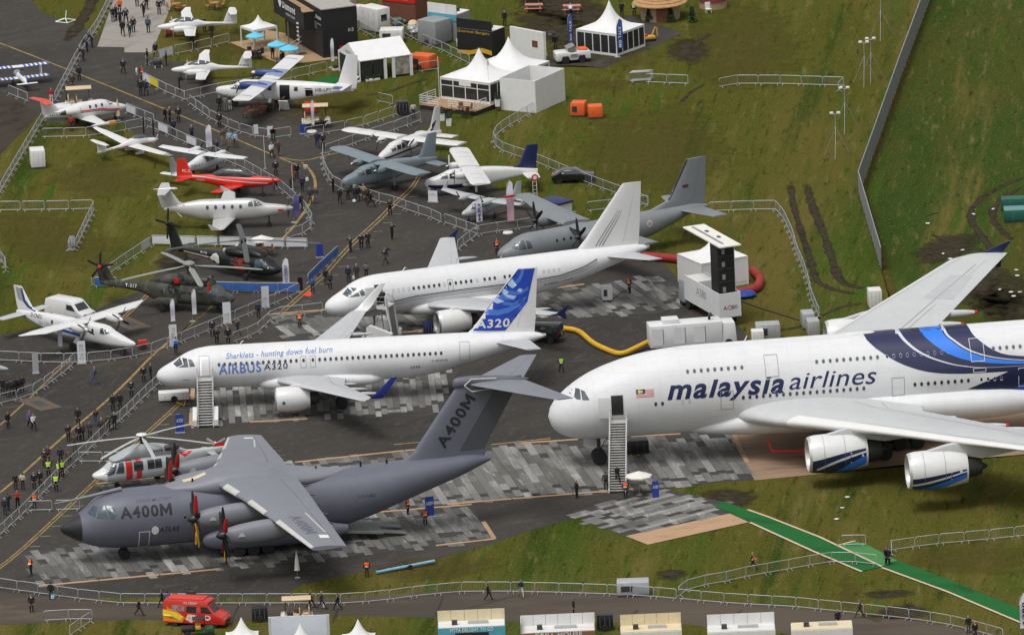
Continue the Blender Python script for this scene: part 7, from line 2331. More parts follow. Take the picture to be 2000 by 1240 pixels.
crate('flight_case', 'pale grey metal container on the grass by the service road', at(1237,1160),-.02,(3.0,1.9,1.1), mat('case_grey', (.38,.39,.40),.5,.12,2, dirt=.1), cat='container', dark='vent')
crate('green_container', 'dark green container at the right edge, farther of two', at(2000,408),.0,(4.6,1.6,1.0), mat('container_green', (.012,.10,.07),.5,.15), cat='container')
crate('green_container', 'dark green container at the right edge, nearer of two', at(2005,430),.0,(4.6,1.9,1.1), mat('container_green', (.012,.10,.07)), cat='container', lid=mat('lid_green', (.12,.25,.22),.5))
crate('wheeled_bin', 'black wheeled bin by the path to the pavilion', at(787,224),.1,(1.2,1.1,1.2), BLACK, cat='bin', wheels=True)
crate('wheeled_bin', 'black wheeled bin on the service road right of the ice cream van', at(508,1212),0,(1.45,1.0,1.1), BLACK, cat='bin', wheels=True)
crate('wheeled_bin', 'black wheeled bin at the bottom edge beside the brown kiosk', at(1182,1229),0,(1.5,1.1,1.25), BLACK, cat='bin', wheels=True)
crate('equipment_trolley', 'red wheeled equipment box at the commuter turboprop nose', at(279,682),.2,(.9,.6,.7), RED, cat='trolley', wheels=True)
crate('ground_unit', 'black ground power cart with yellow cable behind the airliner stairs', at(1243,884),.1,(2.3,1.5,1.1), BLACK, cat='power cart', wheels=True)
crate('ground_unit', 'white ground power cart under the blue-tailed airliner nose', at(340,782),.05,(3.0,1.3,.7), OFFW, cat='power cart', wheels=True)
crate('blue_crate', 'dark blue crate beside the striped jet engine', at(836,652),.2,(.9,.9,1.0), NAVY, cat='crate')
crate('small_cage', 'white metal cage box on the mat under the striped jet', at(1186,588),.1,(1.0,.9,1.4), FRAMEW, cat='cage', dark='vent')
crate('grey_trailer', 'grey box trailer with blue print and wheel in the service lane', at(850,84),-.75,(2.6,2.6,2.4), mat('trailer_grey', (.26,.27,.28),.5,.1), cat='trailer', wheels=True)
crate('red_crate', 'red box behind the golf buggy', at(607,222),0,(1.2,.6,1.0), RED, cat='crate')
crate('red_crate', 'red box under the nose of the topmost white twin', at(332,69),0,(.9,.6,.5), RED, cat='crate')

# food kiosks
def kiosk(name, label, c, rz, size, wallm, top, text=None, tm=None, parapet=True, pm=None):
 t = thing(name, label, 'kiosk', c, rz, None)
 x, y, z = size
 MB().box((x / 2, y / 2, z / 2),(x, y, z)).build('body', wallm, t, smooth=0, bev=.03)
 MB().box((x / 2, y / 2, z + .03),(x * .98, y * .98,.06)).build('roof', top, t, smooth=0)
 if parapet:
  pm = pm or FRAMEW
  n = max(3, int(x / 1.1))
  for i in range(n):
   MB().box((x * (i + .5) / n, y - .04, z + .55),(x / n - .03,.06,1.05)).build('parapet_panel', pm, t, smooth=0)
 MB().box((x * .6, y * .5, z + .16),(x * .3,.5,.22)).build('roof_vent', GALV, t, smooth=0)
 MB().box((x * .25, y * .45, z + .25),(.5,.5,.4)).build('roof_unit', DKMETAL, t, smooth=0)
 MB().box((x * .5,-.03, z * .55),(x * .5,.05, z * .4)).build('serving_hatch', SHADE, t, smooth=0)
 if text:
  wall_text(t, text, (x * .18,-.06, z * .8),(1,0,0), x * .64,.36, tm or WT, bold=.02)
 return t

KB = mat('kiosk_blue', (.10,.36,.45),.5,.1)
KBR = mat('kiosk_brown', (.23,.12,.05),.6,.15)
KCR = mat('kiosk_cream', (.68,.58,.38),.6,.08)
kiosk('food_kiosk', 'pale blue food kiosk with cream parapet at the bottom edge', at(857,1268),.0,(6.2,2.2,2.0), KB, FRAMEW, 'PITTA DELIGHT TO GO', pm=KCR)
kb = kiosk('food_kiosk', 'brown and white open-roofed food kiosk at the bottom edge', at(1020,1276),.0,(6.8,2.4,1.9), KBR, OFFW, 'GRILL HOUSE')
for s in (0,6.8):
 MB().box((s, 1.2,2.4),(.06,2.4,1.0)).build('parapet_panel', FRAMEW if s == 0 else KBR, kb, smooth=0)
kiosk('food_kiosk', 'cream-topped kiosk at the bottom edge beneath the pink table', at(1214,1275),.0,(5.6,2.4,1.9), OFFW, KCR, None, pm=KCR)
kiosk('food_kiosk', 'white-walled kiosk at the bottom edge right of centre', at(1384,1281),.0,(6.2,2.4,2.2), OFFW, OFFW)
kiosk('food_kiosk', 'long cream kiosk roof at the bottom right edge', at(1548,1285),.0,(5.6,2.6,2.6), OFFW, KCR, parapet=False)
bk = kiosk('black_kiosk', 'black open-topped catering kiosk with yellow swirl near the top', at(988,105), PI - .62,(4.6,2.4,2.9), mat('kiosk_black', (.014,.014,.014),.5), OFFW, None, pm=mat('kiosk_black', (.014,.014,.014)))
bk2 = bk
flat_on('swirl', poly_flat([(0,.1),(1.6,.1),(3.2,.5),(4.5,.3),(4.5,.8),(3.2,1.0),(1.8,.6),(0,.5)]),(4.6,2.43,0),(-1,0,0),(0,0,1), YELLOW, bk)
wall_text(bk, 'Gourmet Burgers', (4.5,2.43,2.4),(-1,0,0),4.2,.4, YELLOW)
cb_ = kiosk('container_kiosk', 'white-roofed container kiosk with pale blue sign strip near the top', at(920,72), PI - .62,(3.8,2.5,2.9), mat('trailer_grey', (.26,.27,.28)), FRAMEW, None)
MB().box((1.9,2.53,2.55),(3.8,.05,.7)).build('sign_strip', KB, cb_, smooth=0)
rk = kiosk('red_kiosk', 'red-signed timber kiosk at the top edge', at(838,38), PI - .62,(4.4,2.4,3.2), BROWN, mat('roof_grey', (.36,.34,.31)), None)
MB().box((2.2,2.44,2.7),(4.4,.06,1.0)).build('sign_strip', RED, rk, smooth=0)
wall_text(rk, 'Churros', (3.6,2.48,2.5),(-1,0,0),2.6,.5, WT)
# sacks and bins between them
for i, (x, y, m, lb) in enumerate(((782,48, mat('sack_green', (.10,.16,.13),.8,.3,4), 'pile of green sacks between generators and kiosks'),(808,55, TAN, 'tan cushions piled beside the grey trailer'),(812,64, GALV, 'silver wrapped bundle beside the grey trailer'))):
 t = thing('sack_pile', lb, 'sacks', at(x, y),0)
 for k in range(5):
  MB().ball((rnd.uniform(-.5,.5), rnd.uniform(-.6,.6),.25 + .3 * (k > 2)),(.5,.45,.28),10,7).build('sack', m, t)
for x, y, m, lb in ((903,92, BLUE, 'blue barrel by the container kiosk'),(912,90, BLUE, 'second blue barrel by the container kiosk, right'),(897,91, FRAMEW, 'white barrel by the container kiosk')):
 t = thing('barrel', lb, 'barrel', at(x, y),0)
 MB().lathe([(0,.26),(.05,.29),(.3,.28),(.34,.3),(.6,.3),(.64,.28),(.85,.28),(.9,.24)],(0,0,0), 'z', 14).build('drum', m, t)
 MB().lathe([(.9,.24),(.93,.2)],(0,0,0), 'z', 12).build('lid', DKMETAL, t)

# round thatched hut and its neighbour at the top edge
ht = thing('thatched_hut', 'round hut with shingle roof and bark walls at the top edge', 'hut', at(1290,36),0)
MB().lathe([(0,2.1),(1.9,2.15)],(0,0,0), 'z', 24).build('wall', mat('bark_wall', (.36,.26,.15),.9,.3,3, bump=.5), ht)
THM = mat('shingle_roof', (.42,.24,.11),.9,.35,5, bump=.8)
for k in range(6):
 MB().lathe([(1.75 + k * .28,2.95 - k * .42),(1.85 + k * .28,2.95 - k * .42),(2.05 + k * .28,2.5 - k * .42)],(0,0,0), 'z', 30, cap=False).build('roof_course', THM, ht)
MB().lathe([(1.7,2.6),(3.3,.3)],(0,0,0), 'z', 24).build('roof', THM, ht)
MB().box((.2,-2.1,.95),(1.3,.12,1.7)).build('door', BROWN, ht, smooth=0)
for x, lb in ((1310, 'small dark conifer by the thatched hut door'),(1268, 'dark climbing bush on the thatched hut wall'),(1352, 'dark shrub between the hut and red stall')):
 t = thing('shrub', lb, 'shrub', at(x, 44),0)
 mb = MB()
 rr = random.Random(x)
 for i in range(260):
  h = rr.random()
  r_ = .55 * (1 - h * .8) * math.sqrt(rr.random())
  a = rr.random() * 2 * PI
  c = Vector((math.cos(a) * r_, math.sin(a) * r_, .1 + h * 1.6))
  p, q = Vector((rr.gauss(0,.08), rr.gauss(0,.08), rr.gauss(0,.08))), Vector((rr.gauss(0,.08), rr.gauss(0,.08), rr.gauss(0,.08)))
  mb.add([c - p, c + q, c + p, c - q],[(0,1,2,3)])
 mb.build('foliage', mat('hedge_green', (.025,.05,.015)), t, smooth=0)
 MB().tube([(0,0,0),(0,0,1.0)],[.06,.03],6).build('stem', BROWN, t)
rs = thing('red_stall', 'dark red round stall with timber skirt at the top edge', 'stall', at(1393,14),0)
MB().lathe([(0,1.5),(.8,1.5)],(0,0,0), 'z', 20).build('counter', mat('bark_wall', (.36,.26,.15)), rs)
MB().lathe([(.8,1.6),(2.2,1.3),(2.6,.2)],(0,0,0), 'z', 20).build('canopy', mat('stall_red', (.14,.02,.02),.7), rs)
ch = thing('white_chair', 'white plastic chair by the red stall', 'chair', at(1384,26),.3)
MB().box((0,0,.45),(.6,.55,.06)).build('seat', FRAMEW, ch, bev=.02)
MB().box((0,.26,.8),(.6,.06,.7)).build('backrest', FRAMEW, ch, bev=.02)
for sx in (-1,1):
 for sy in (-1,1):
  MB().tube([(sx * .25, sy * .22,0),(sx * .25, sy * .22,.45)],.03,5).build('leg', FRAMEW, ch)
yl = thing('yellow_digger', 'small yellow and red mini digger beside the pagoda tent', 'digger', at(1268,80),.3)
MB().box((0,0,.35),(1.2,.8,.4)).build('body', YELLOW, yl, bev=.05)
MB().box((-.5,0,.6),(.6,.6,.3)).build('engine_cover', RED, yl, bev=.05)
MB().tube([(.3,0,.5),(.7,0,1.4),(.9,0,1.3),(.95,0,.4)],.08,8).build('boom', YELLOW, yl)
for s in (-1,1):
 MB().box((0, s * .45,.15),(1.2,.2,.3)).build('track', RUBBER, yl, bev=.08)

# pointed tent tops, screen and barrier at the bottom edge
for x, y, lb in ((475,1288, 'white pointed tent top at the bottom edge, left of the screen'),(703,1292, 'white pointed tent top at the bottom edge, right of the screen'),(590,1300, 'white pointed tent top in front of the pale screen')):
 t = thing('pointed_tent', lb, 'tent', at(x, y) - Vector((1.5,1.5,0)),0, 'pointed tents at the bottom edge')
 rings = []
 for i in range(17):
  q = i / 16
  h = 2.3 + 1.75 * (.26 * q + .74 * q ** 2.4)
  f = 1 - q * .98
  rings.append([(1.5 + math.cos(2 * PI * k / 16 + PI / 4) / (max(abs(math.cos(2 * PI * k / 16 + PI / 4)), abs(math.sin(2 * PI * k / 16 + PI / 4))) * (1 - q) + q) * f * 1.5,1.5 + math.sin(2 * PI * k / 16 + PI / 4) / (max(abs(math.cos(2 * PI * k / 16 + PI / 4)), abs(math.sin(2 * PI * k / 16 + PI / 4))) * (1 - q) + q) * f * 1.5, h) for k in range(16)])
 MB().loft(rings).build('roof', TENT, t, smooth=50)
 for px_, py_ in ((0,0),(3,0),(0,3),(3,3)):
  MB().box((px_, py_, 1.15),(.08,.08,2.3)).build('post', FRAMEW, t, smooth=0)
sr = thing('display_screen', 'large pale display screen at the bottom edge between tent tops', 'screen', at(587,1282),.0)
MB().box((0,0,2.2),(5.6,.3,3.4)).build('screen_frame', mat('screen_rim', (.5,.5,.52),.5), sr, smooth=0)
MB().box((0,-.17,2.25),(5.1,.04,3.1)).build('screen_panel', mat('screen_pale', (.62,.66,.74),.4,.05), sr, smooth=0)
for s in (-1,1):
 MB().box((s * 2.2,0,.3),(.2,1.0,.6)).build('leg', DKMETAL, sr, smooth=0)

# green utility vehicle beside the ice cream van
uv = thing('utility_vehicle', 'small green utility vehicle with tipping bed in front of ice cream van', 'utility vehicle', at(356,1244),.03)
JG = mat('tractor_green', (.012,.08,.02),.4)
MB().box((.6,0,.8),(1.3,1.3,.35)).build('cargo_bed', BLACK, uv, bev=.03)
MB().prism([(1.3,.4),(1.3,.7),(1.9,.6),(2.2,.95),(2.9,.85),(3.0,.4)],-.6,.6, axis='y').build('body', JG, uv, bev=.05)
MB().box((1.5,0,.95),(.5,1.1,.35)).build('seat', YELLOW, uv, bev=.05)
MB().box((1.6,0,1.75),(1.2,1.2,.06)).build('roof', BLACK, uv, bev=.02)
for x in (.5,2.5):
 for y in (-.6,.6):
  wheel(uv, (x, y, .33),.33,.26)
for x in (1.1,2.1):
 for y in (-.55,.55):
  MB().tube([(x, y, .7),(x, y, 1.75)],.03,6).build('roof_post', BLACK, uv)

# blue tow bar on the tarmac edge
tb2 = thing('tow_bar', 'long pale blue tow bar lying at the edge of the grass', 'tow bar', at(735,1122), ry_from((735,1122),(843,1102)))
TBL = mat('towbar_blue', (.22,.45,.60),.5,.1)
MB().tube([(0,0,.25),(6.2,0,.3)],.14,10).build('bar', TBL, tb2)
MB().tube([(.2,0,.5),(3.6,.3,.75)],.06,8).build('brace', DKMETAL, tb2)
for k in range(6):
 MB().tube([(.4 + k * .55,0,.28),(.5 + k * .55,.1,.58)],.05,6).build('spring', DKMETAL, tb2)
wheel(tb2,(3.4,-.4,.25),.25,.14)
wheel(tb2,(3.4,.4,.25),.25,.14)

# ------------------------------------------------------------------ passenger stairs
def l2w(pose, p):
 c, s = math.cos(pose[2]), math.sin(pose[2])
 k = pose[3] if len(pose) > 3 else 1
 return Vector((pose[0] + k * (c * p[0] - s * p[1]), pose[1] + k * (s * p[0] + c * p[1]), k * p[2]))

def stairs(label, foot, top, w=1.5, base=True):
 f, t_ = Vector(foot), Vector(top)
 d = Vector((t_.x - f.x, t_.y - f.y, 0))
 L = d.length
 rz = math.atan2(d.y, d.x)
 t = thing('passenger_stairs', label, 'stairs', (f.x, f.y, .04), rz, 'white passenger stairs')
 H_ = t_.z
 n = max(10, int(H_ / .19))
 run = L - 1.2
 SM = mat('stair_metal', (.42,.41,.39),.6,.12,2)
 me = MB().box((0,0,0),(run / n * .96, w - .12,.05)).mesh('step', [SM], smooth=0)
 mr = MB().box((0,0,0),(.03, w - .12, H_ / n * .9)).mesh('riser', [mat('riser_grey', (.10,.10,.10),.7)], smooth=0)
 for i in range(n):
  link('step', me, t, (.2 + run * (i + .5) / n, 0, H_ * (i + 1) / n))
  link('riser', mr, t, (.2 + run * (i + 1) / n, 0, H_ * (i + .5) / n))
 MB().box((L - .5,0, H_ - .03),(1.2, w, .08)).build('platform', SM, t, smooth=0)
 for s in (-1,1):
  y = s * w / 2
  MB().prism([(.1,.02),(.1,.3),(run + .2, H_ + .12),(L + .1, H_ + .12),(L + .1, H_ - .2),(run + .3, H_ - .25)], y - .05, y + .05, axis='y').build('stringer', WHITE, t, smooth=0)
  mb = MB()
  mb.tube([(.2, y, .1),(.2, y, 1.15),(run + .2, y, H_ + 1.05),(L + .1, y, H_ + 1.05),(L + .1, y, H_)],.035,6)
  mb.tube([(.2, y, .65),(run + .2, y, H_ + .55),(L + .1, y, H_ + .55)],.025,6)
  for i in range(5):
   x = .2 + run * i / 4
   mb.tube([(x, y, H_ * i / 4),(x, y, H_ * i / 4 + 1.08)],.025,6)
  mb.build('handrail', GALV, t)
  if base:
   MB().prism([(.0,.15),(.0,.8),(2.4,1.5),(2.8,1.2),(2.8,.15)], y + s * .08, y + s * .5, axis='y').build('side_fairing', WHITE, t, smooth=0, bev=.04)
  MB().tube([(L * .62, y * .9,.3),(L * .8, y * .9, H_ * .82)],.08,8).build('lift_strut', METAL, t)
  wheel(t, (1.0, y + s * .1,.3),.3,.2)
  wheel(t, (L * .72, y, .3),.3,.2)
 return t

A320P, A319P = (-34.958,-29.169,.0279,1.0122),(-18.483,-5.257,.3145,1.0029)
stairs('white passenger stairs leading to the closed door of the blue-tailed airliner', at(402,836), l2w(A320P, (4.7,-2.2,3.3)))
stairs('tall narrow passenger stairs leading to the open door of the double-deck airliner', at(1206,964), l2w(A8,(6.3,-3.75,5.15)),1.6, False)
stairs('passenger stairs at the open door of the striped jet, half hidden', at(776,662), l2w(A319P, (5.1,-2.2,3.3)))

# ------------------------------------------------------------------ banners, signs, flags
def board(name, label, c, rz, w, h, m, lift_=.1, text=None, tm=None, vert=True):
 t = thing(name, label, 'sign', c, rz)
 MB().box((0,0, lift_ + h / 2),(w, .06, h)).build('panel', m, t, smooth=0)
 MB().box((0,0,.04),(w * 1.15,.4,.07)).build('foot', GALV, t, smooth=0)
 if text:
  if vert:
   flat_on('lettering', text_flat(text, h * .7, w * .5),(w * .25,-.035, lift_ + h * .15),(0,0,1),(-1,0,0), tm or GREYP, t)
  else:
   wall_text(t, text, (-w * .4,-.035, lift_ + h * .55),(1,0,0), w * .8, h * .2, tm or GREYP)
 return t

SB = mat('sign_blue', (.02,.05,.28),.5,.3,1.5)
SW = mat('sign_white_board', (.64,.65,.67),.5,.06)
board('banner_stand', 'blue banner stand beside the foot of the airliner stairs at left', at(352,845),.1,.8,1.75, SB, text='A320', tm=WT, vert=False)
board('banner_stand', 'blue banner stand behind the loading ramp of the transport', at(840,1009),.3,.85,1.9, SB, text='A400M', tm=WT, vert=False)
board('banner_stand', 'blue banner stand by the white parasol and mat', at(1281,973),.3,.65,1.6, SB, text='A380', tm=WT, vert=False)
board('info_board', 'tall white information board in front of the commuter turboprop', at(160,710),.1,.8,2.2, SW, text='Do 228')
board('info_board', 'tall white information board beside the man with blue backpack', at(339,676),.1,.75,2.1, SW, text='info')
board('info_board', 'white information board with photograph below the camouflaged helicopter nose', at(444,632),.1,.8,2.1, SW)
board('info_board', 'tall white information board before the blue banners', at(519,601),.1,.75,2.1, SW)
board('notice_board', 'square white notice board near the navy-finned twin', at(846,395),-.35,1.0,1.1, SW, text='info', vert=False)
board('notice_board', 'white notice in front of the blue-winged turboprop, left of pair', at(500,262),.2,.5,.9, SW)
board('notice_board', 'white notice in front of the blue-winged turboprop, right of pair', at(528,265),.1,.6,.9, SW)
board('notice_board', 'blue and white notice beside the golf buggy', at(592,262),.1,.6,.95, SB)
board('notice_board', 'blue and white display stand inside the blue-bannered corner', at(625,503),.2,.7,1.3, SB)
board('notice_board', 'dark screen on stand near the blue-bannered corner', at(587,570),.3,.5,1.4, BLACK)
board('notice_board', 'grey mesh sign post by the left walkway barriers', at(70,729),.1,.6,1.9, GALV)

def feather(name, label, c, h, w, m, rz=.3, text=None, tm=None, top=None, group=None, base=False):
 t = thing(name, label, 'flag', c, rz, group)
 MB().tube([(0,0,0),(0,0, h * .75),(w * .12,0, h * .93),(w * .45,0, h)],.022,6).build('pole', GALV, t)
 n = 14
 L, Rr = [],[]
 for i in range(n + 1):
  q = i / n
  z = h * (.22 + .78 * q)
  x0 = .02 if q < .7 else .02 + w * .42 * ((q - .7) / .3) ** 1.6
  x1 = w * (.94 + .06 * math.sin(6 * q)) if q < .86 else w * (1 - .45 * ((q - .86) / .14) ** 2)
  yy = .1 * math.sin(q * 7)
  L.append((x0, yy * .2, z))
  Rr.append((max(x1, x0 + .02), yy, z + .05 * q))
 mb = MB()
 vs = L + Rr
 mi = lambda i: 1 if (top and i / n > .62) else 0
 for i in range(n):
  mb.add([L[i], Rr[i], Rr[i + 1], L[i + 1]],[(0,1,2,3)], mi(i))
 mb.build('banner', [m, top or m], t)
 if text:
  flat_on('lettering', text_flat(text, h * .55, w * .42,0,.03),(w * .66,-.13, h * .26),(0,0,1),(-1,0,0), tm or WT, t)
 MB().box((0,0,.03),(.5,.5,.05)).build('base', GALV, t, smooth=0)
 if base:
  MB().lathe([(0,.55),(.12,.5),(.14,.1)],(0,0,0), 'z', 14).build('weight', FRAMEW, t)
 return t

FW = mat('flag_white_cloth', (.66,.66,.72),.8,.08,2)
FV = mat('flag_violet_cloth', (.10,.09,.26),.8,.2,2)
FP = mat('flag_pink_cloth', (.58,.36,.44),.8,.25,1.2)
FB = mat('flag_blue_cloth', (.035,.075,.30),.8,.15,2)
feather('feather_flag', 'white feather flag standing before the black helicopter nose', at(553,568),3.3,.75, FW, text='SIKORSKY', tm=FV)
feather('feather_flag', 'white feather flag in front of the small grey twin', at(931,447),3.2,.7, FW, text='MRI', tm=FV)
feather('feather_flag', 'tall pink and white feather flag on round base by the transport', at(992,455),5.4,.8, FP, top=FW, base=True)
feather('feather_flag', 'white feather flag beside the information board at the walkway', at(334,640),2.9,.5, FW)
feather('feather_flag', 'white feather flag under the camouflaged helicopter rotor', at(376,628),3.3,.5, FW)
feather('feather_flag', 'white feather flag in front of the commuter turboprop wing', at(114,690),3.1,.5, FW)
feather('feather_flag', 'white and violet feather flag beside the touring twin', at(403,300),3.0,.7, FW)
feather('feather_flag', 'violet feather flag at the silver aircraft propeller', at(574,435),3.0,.7, FV)
feather('feather_flag', 'slim white feather flag beside the gabled tent', at(647,133),3.2,.4, FW)
feather('feather_flag', 'blue feather flag left of the pagoda tent', at(1111,98),3.9,.55, FB, text='MO TALV')
feather('feather_flag', 'blue lettered feather flag at the near corner of the pagoda tent', at(1206,112),4.1,.75, FB, text='MO TALV')
feather('feather_flag', 'white feather flag with dark lettering at the bottom right corner', at(1993,1246),4.2,.9, FW, text='A380', tm=NAVL)
feather('feather_flag', 'white flag on a round base beside the golf buggy', at(609,258),3.4,.35, FW, base=True)

def flagpole(label, c, h, m, w=.7, hh=.45):
 t = thing('flagpole', label, 'flag', c, .2)
 MB().tube([(0,0,0),(0,0, h)],.03,6).build('pole', FRAMEW, t)
 MB().add([(0,0, h - .05),(w, .1, h - .15),(w, .1, h - .15 - hh),(0,0, h - .05 - hh)],[(0,1,2,3)]).build('banner', m, t, smooth=0)
 MB().lathe([(0,.2),(.05,.2)],(0,0,0), 'z', 10).build('base', GREYP, t)
 return t

flagpole('tall pole with red flag at the left pavilion corner', at(859,205),5.2, RED, .3,.5)
flagpole('tall pole with furled flag before the pavilion', at(956,210),5.2, BROWN, .12,.6)
flagpole('small blue flag with white star by the umbrella person', at(1067,108),2.6, FB, -.6,.5)
flagpole('slim red banner pole in the walkway crowd', at(572,370),2.6, RED, .2,1.6)
flagpole('slim pole with striped sleeve by the yellow line', at(518,330),3.6, BROWN, .12,.9)
for x, y, lb in ((281,262, 'black speaker post at the motor glider nose, taller'),(300,266, 'short black post at the motor glider nose'),(351,182, 'black post with base beside the lettered twin'),(427,245, 'dark narrow post by the barriers at the turboprop')):
 t = thing('black_post', lb, 'post', at(x, y),0)
 MB().box((0,0,.9),(.16,.16,1.8)).build('column', BLACK, t, smooth=0)
 MB().lathe([(0,.35),(.06,.33)],(0,0,0), 'z', 14).build('base', DKMETAL, t)
sg = thing('sign_tower', 'lattice post with round red and white sign by the navy fin', 'sign', at(1046,398),.1)
mb = MB()
for x in (-.2,.2):
 mb.tube([(x, 0,0),(x, 0,2.4)],.03,5)
for k in range(6):
 mb.tube([(-.2,0,.3 + k * .4),(.2,0,.3 + k * .4)],.02,5)
mb.build('lattice', FRAMEW, sg)
MB().lathe([(0,.36),(.05,.36)],(.05,-.05,2.75), 'y', 18).build('disc', RED, sg)
MB().lathe([(-.02,.2),(0,.2)],(.05,-.06,2.75), 'y', 16).build('disc_centre', WHITE, sg)
nb = thing('navy_kiosk', 'navy-roofed white cabin behind the grey transport wing', 'cabin', at(1075,432), ry_from((1062,428),(1112,440)))
MB().box((.3,.6,1.0),(2.8,1.8,2.0)).build('body', FRAMEW, nb, smooth=0)
MB().box((.3,.6,2.1),(3.1,2.1,.25)).build('roof', mat('cabin_navy', (.02,.028,.09),.5), nb, bev=.05)

# ------------------------------------------------------------------ floodlight tripods and the tall fence on the right
for x, y, xt, yt, lb in ((1703,158,1709,40, 'nearer the top edge'),(1722,75,1728,-40, 'cut by the top edge'),(1690,165,1690,81, 'second from the top'),(1652,255,1652,181, 'beside the end of the barrier square'),(1634,305,1634,225, 'lowest of the row')):
 t = thing('floodlight_tripod', 'twin floodlight on thin tripod on the grass, ' + lb, 'floodlight', at(x, y),0, 'floodlight tripods along the right fence')
 hgt = 4.6
 for k in range(3):
  a = k * 2.09 + .4
  MB().tube([(1.5 * math.cos(a),1.5 * math.sin(a),0),(0,0,3.1)],.022,5).build('leg', GALV, t)
 MB().tube([(0,0,2.4),(0,0, hgt)],.03,6).build('mast', GALV, t)
 for s in (-1,1):
  MB().box((s * .36,0, hgt),(.42,.26,.22), top=(.8,.8)).build('lamp_head', mat('lamp_cream', (.75,.72,.6),.4), t, bev=.03)
 MB().tube([(-.5,0, hgt - .15),(.5,0, hgt - .15)],.02,5).build('cross_bar', GALV, t)
fen = thing('mesh_fence', 'tall grey mesh security fence running down the right grass', 'fence', (0,0,0))
FENM = mat('fence_mesh_grey', (.20,.21,.23),.6,.12,2)
FP_ = [at(*p) for p in ((1822,-18),(1760,150),(1678,380),(1722,530))]
me = MB().box((0,0,1.25),(2.36,.03,2.3)).mesh('panel', [FENM], smooth=0)
mp = MB().box((0,0,1.25),(.08,.08,2.6)).mesh('post', [GALV], smooth=0)
mr_ = MB().tube([(-1.2,0,2.44),(1.2,0,2.44)],.04,6).mesh('top_rail', [GALV])
for a, b in zip(FP_, FP_[1:]):
 n = max(1, round((b - a).length / 2.4))
 rz = math.atan2(b.y - a.y, b.x - a.x)
 for i in range(n):
  p = a.lerp(b, (i + .5) / n)
  link('panel', me, fen, (p.x, p.y, .02), rz)
  link('top_rail', mr_, fen, (p.x, p.y, .02), rz)
  p = a.lerp(b, i / n)
  link('post', mp, fen, (p.x, p.y, .0), rz)
# antenna frame on the taxiway, litter on the muddy grass
an = thing('antenna_frame', 'small white wind-sock frame on the top-left taxiway edge', 'frame', at(128,42),.2)
mb = MB()
for a in range(4):
 mb.tube([(1.1 * math.cos(a * PI / 2),1.1 * math.sin(a * PI / 2),.05),(1.1 * math.cos((a + 1) * PI / 2),1.1 * math.sin((a + 1) * PI / 2),.05)],.06,5)
 mb.tube([(1.1 * math.cos(a * PI / 2),1.1 * math.sin(a * PI / 2),.05),(0,0,.3)],.06,5)
mb.build('base_frame', FRAMEW, an)
MB().tube([(0,0,.2),(.15,0,1.2)],.06,6).build('mast', FRAMEW, an)
for i, (x, y) in enumerate(((1842,497),(1856,507),(1880,490),(1893,502),(1985,529),(1987,540),(1953,567),(1975,572),(1992,572),(1980,580),(1902,420),(1812,438),(1940,410),(1655,972),(1645,993),(1634,1015))):
 t = MB().box((0,0,.1),(.25 + .15 * (i % 2),.4,.08), rz=i).build('litter_sheet', FRAMEW, loc=at(x, y), bev=.04)
 tag(t, 'scrap of white sheeting lying on the right-hand grass', 'litter', 'white scraps on the grass')
# cables
for pts, lb, m in (([(1160,578),(1190,590),(1215,570),(1235,560)], 'black cable under the striped jet', BLACK),([(1440,585),(1480,600),(1560,625)], 'dark cable across the grass right of the red duct', BLACK),([(342,762),(345,785),(360,792),(365,770)], 'orange cable under the blue-tailed airliner nose', YELLOW),([(1228,880),(1235,892),(1248,888),(1240,880)], 'yellow cable coil by the black power cart', YELLOW)):
 t = MB().tube([at(*p, .06) for p in pts],.05,6).build('cable', m)
 tag(t, lb, 'cable')

# ================================================================== people: one continuous body per person, several poses shared between them
PC = {k: mat('cloth_' + n, c, .9,.18,9) for k, (n, c) in {
 'K': ('black', (.012,.012,.014)), 'N': ('navy', (.016,.020,.042)), 'C': ('charcoal', (.040,.040,.043)), 'G': ('grey', (.13,.13,.135)), 'W': ('white', (.62,.62,.64)),
 'B': ('blue', (.03,.09,.30)), 'L': ('pale_blue', (.28,.40,.55)), 'R': ('red', (.33,.02,.02)), 'E': ('cream', (.46,.42,.36)), 'O': ('olive', (.06,.06,.03)),
 'P': ('violet', (.12,.09,.20)), 'J': ('denim', (.06,.09,.15)), 'T': ('tan', (.28,.22,.15)), 'A': ('orange', (.70,.14,.02)), 'D': ('brown', (.07,.04,.03))}.items()}
SKINM = mat('skin', (.33,.19,.135),.6,.1,8)
SHOE = mat('shoe_leather', (.014,.012,.011),.5,.2)
HAIRS = [mat('hair_' + n, c, .8,.2,8) for n, c in (('dark', (.018,.013,.010)),('brown', (.07,.042,.025)),('grey', (.30,.29,.28)),('fair', (.30,.20,.10)))]
VEST = {'O': mat('orange_hi_vis', (.90,.15,.02),.7,.06), 'Y': mat('yellow_hi_vis', (.52,.85,.04),.7,.06)}
REFL = mat('reflective_tape', (.70,.70,.66),.4,.05)

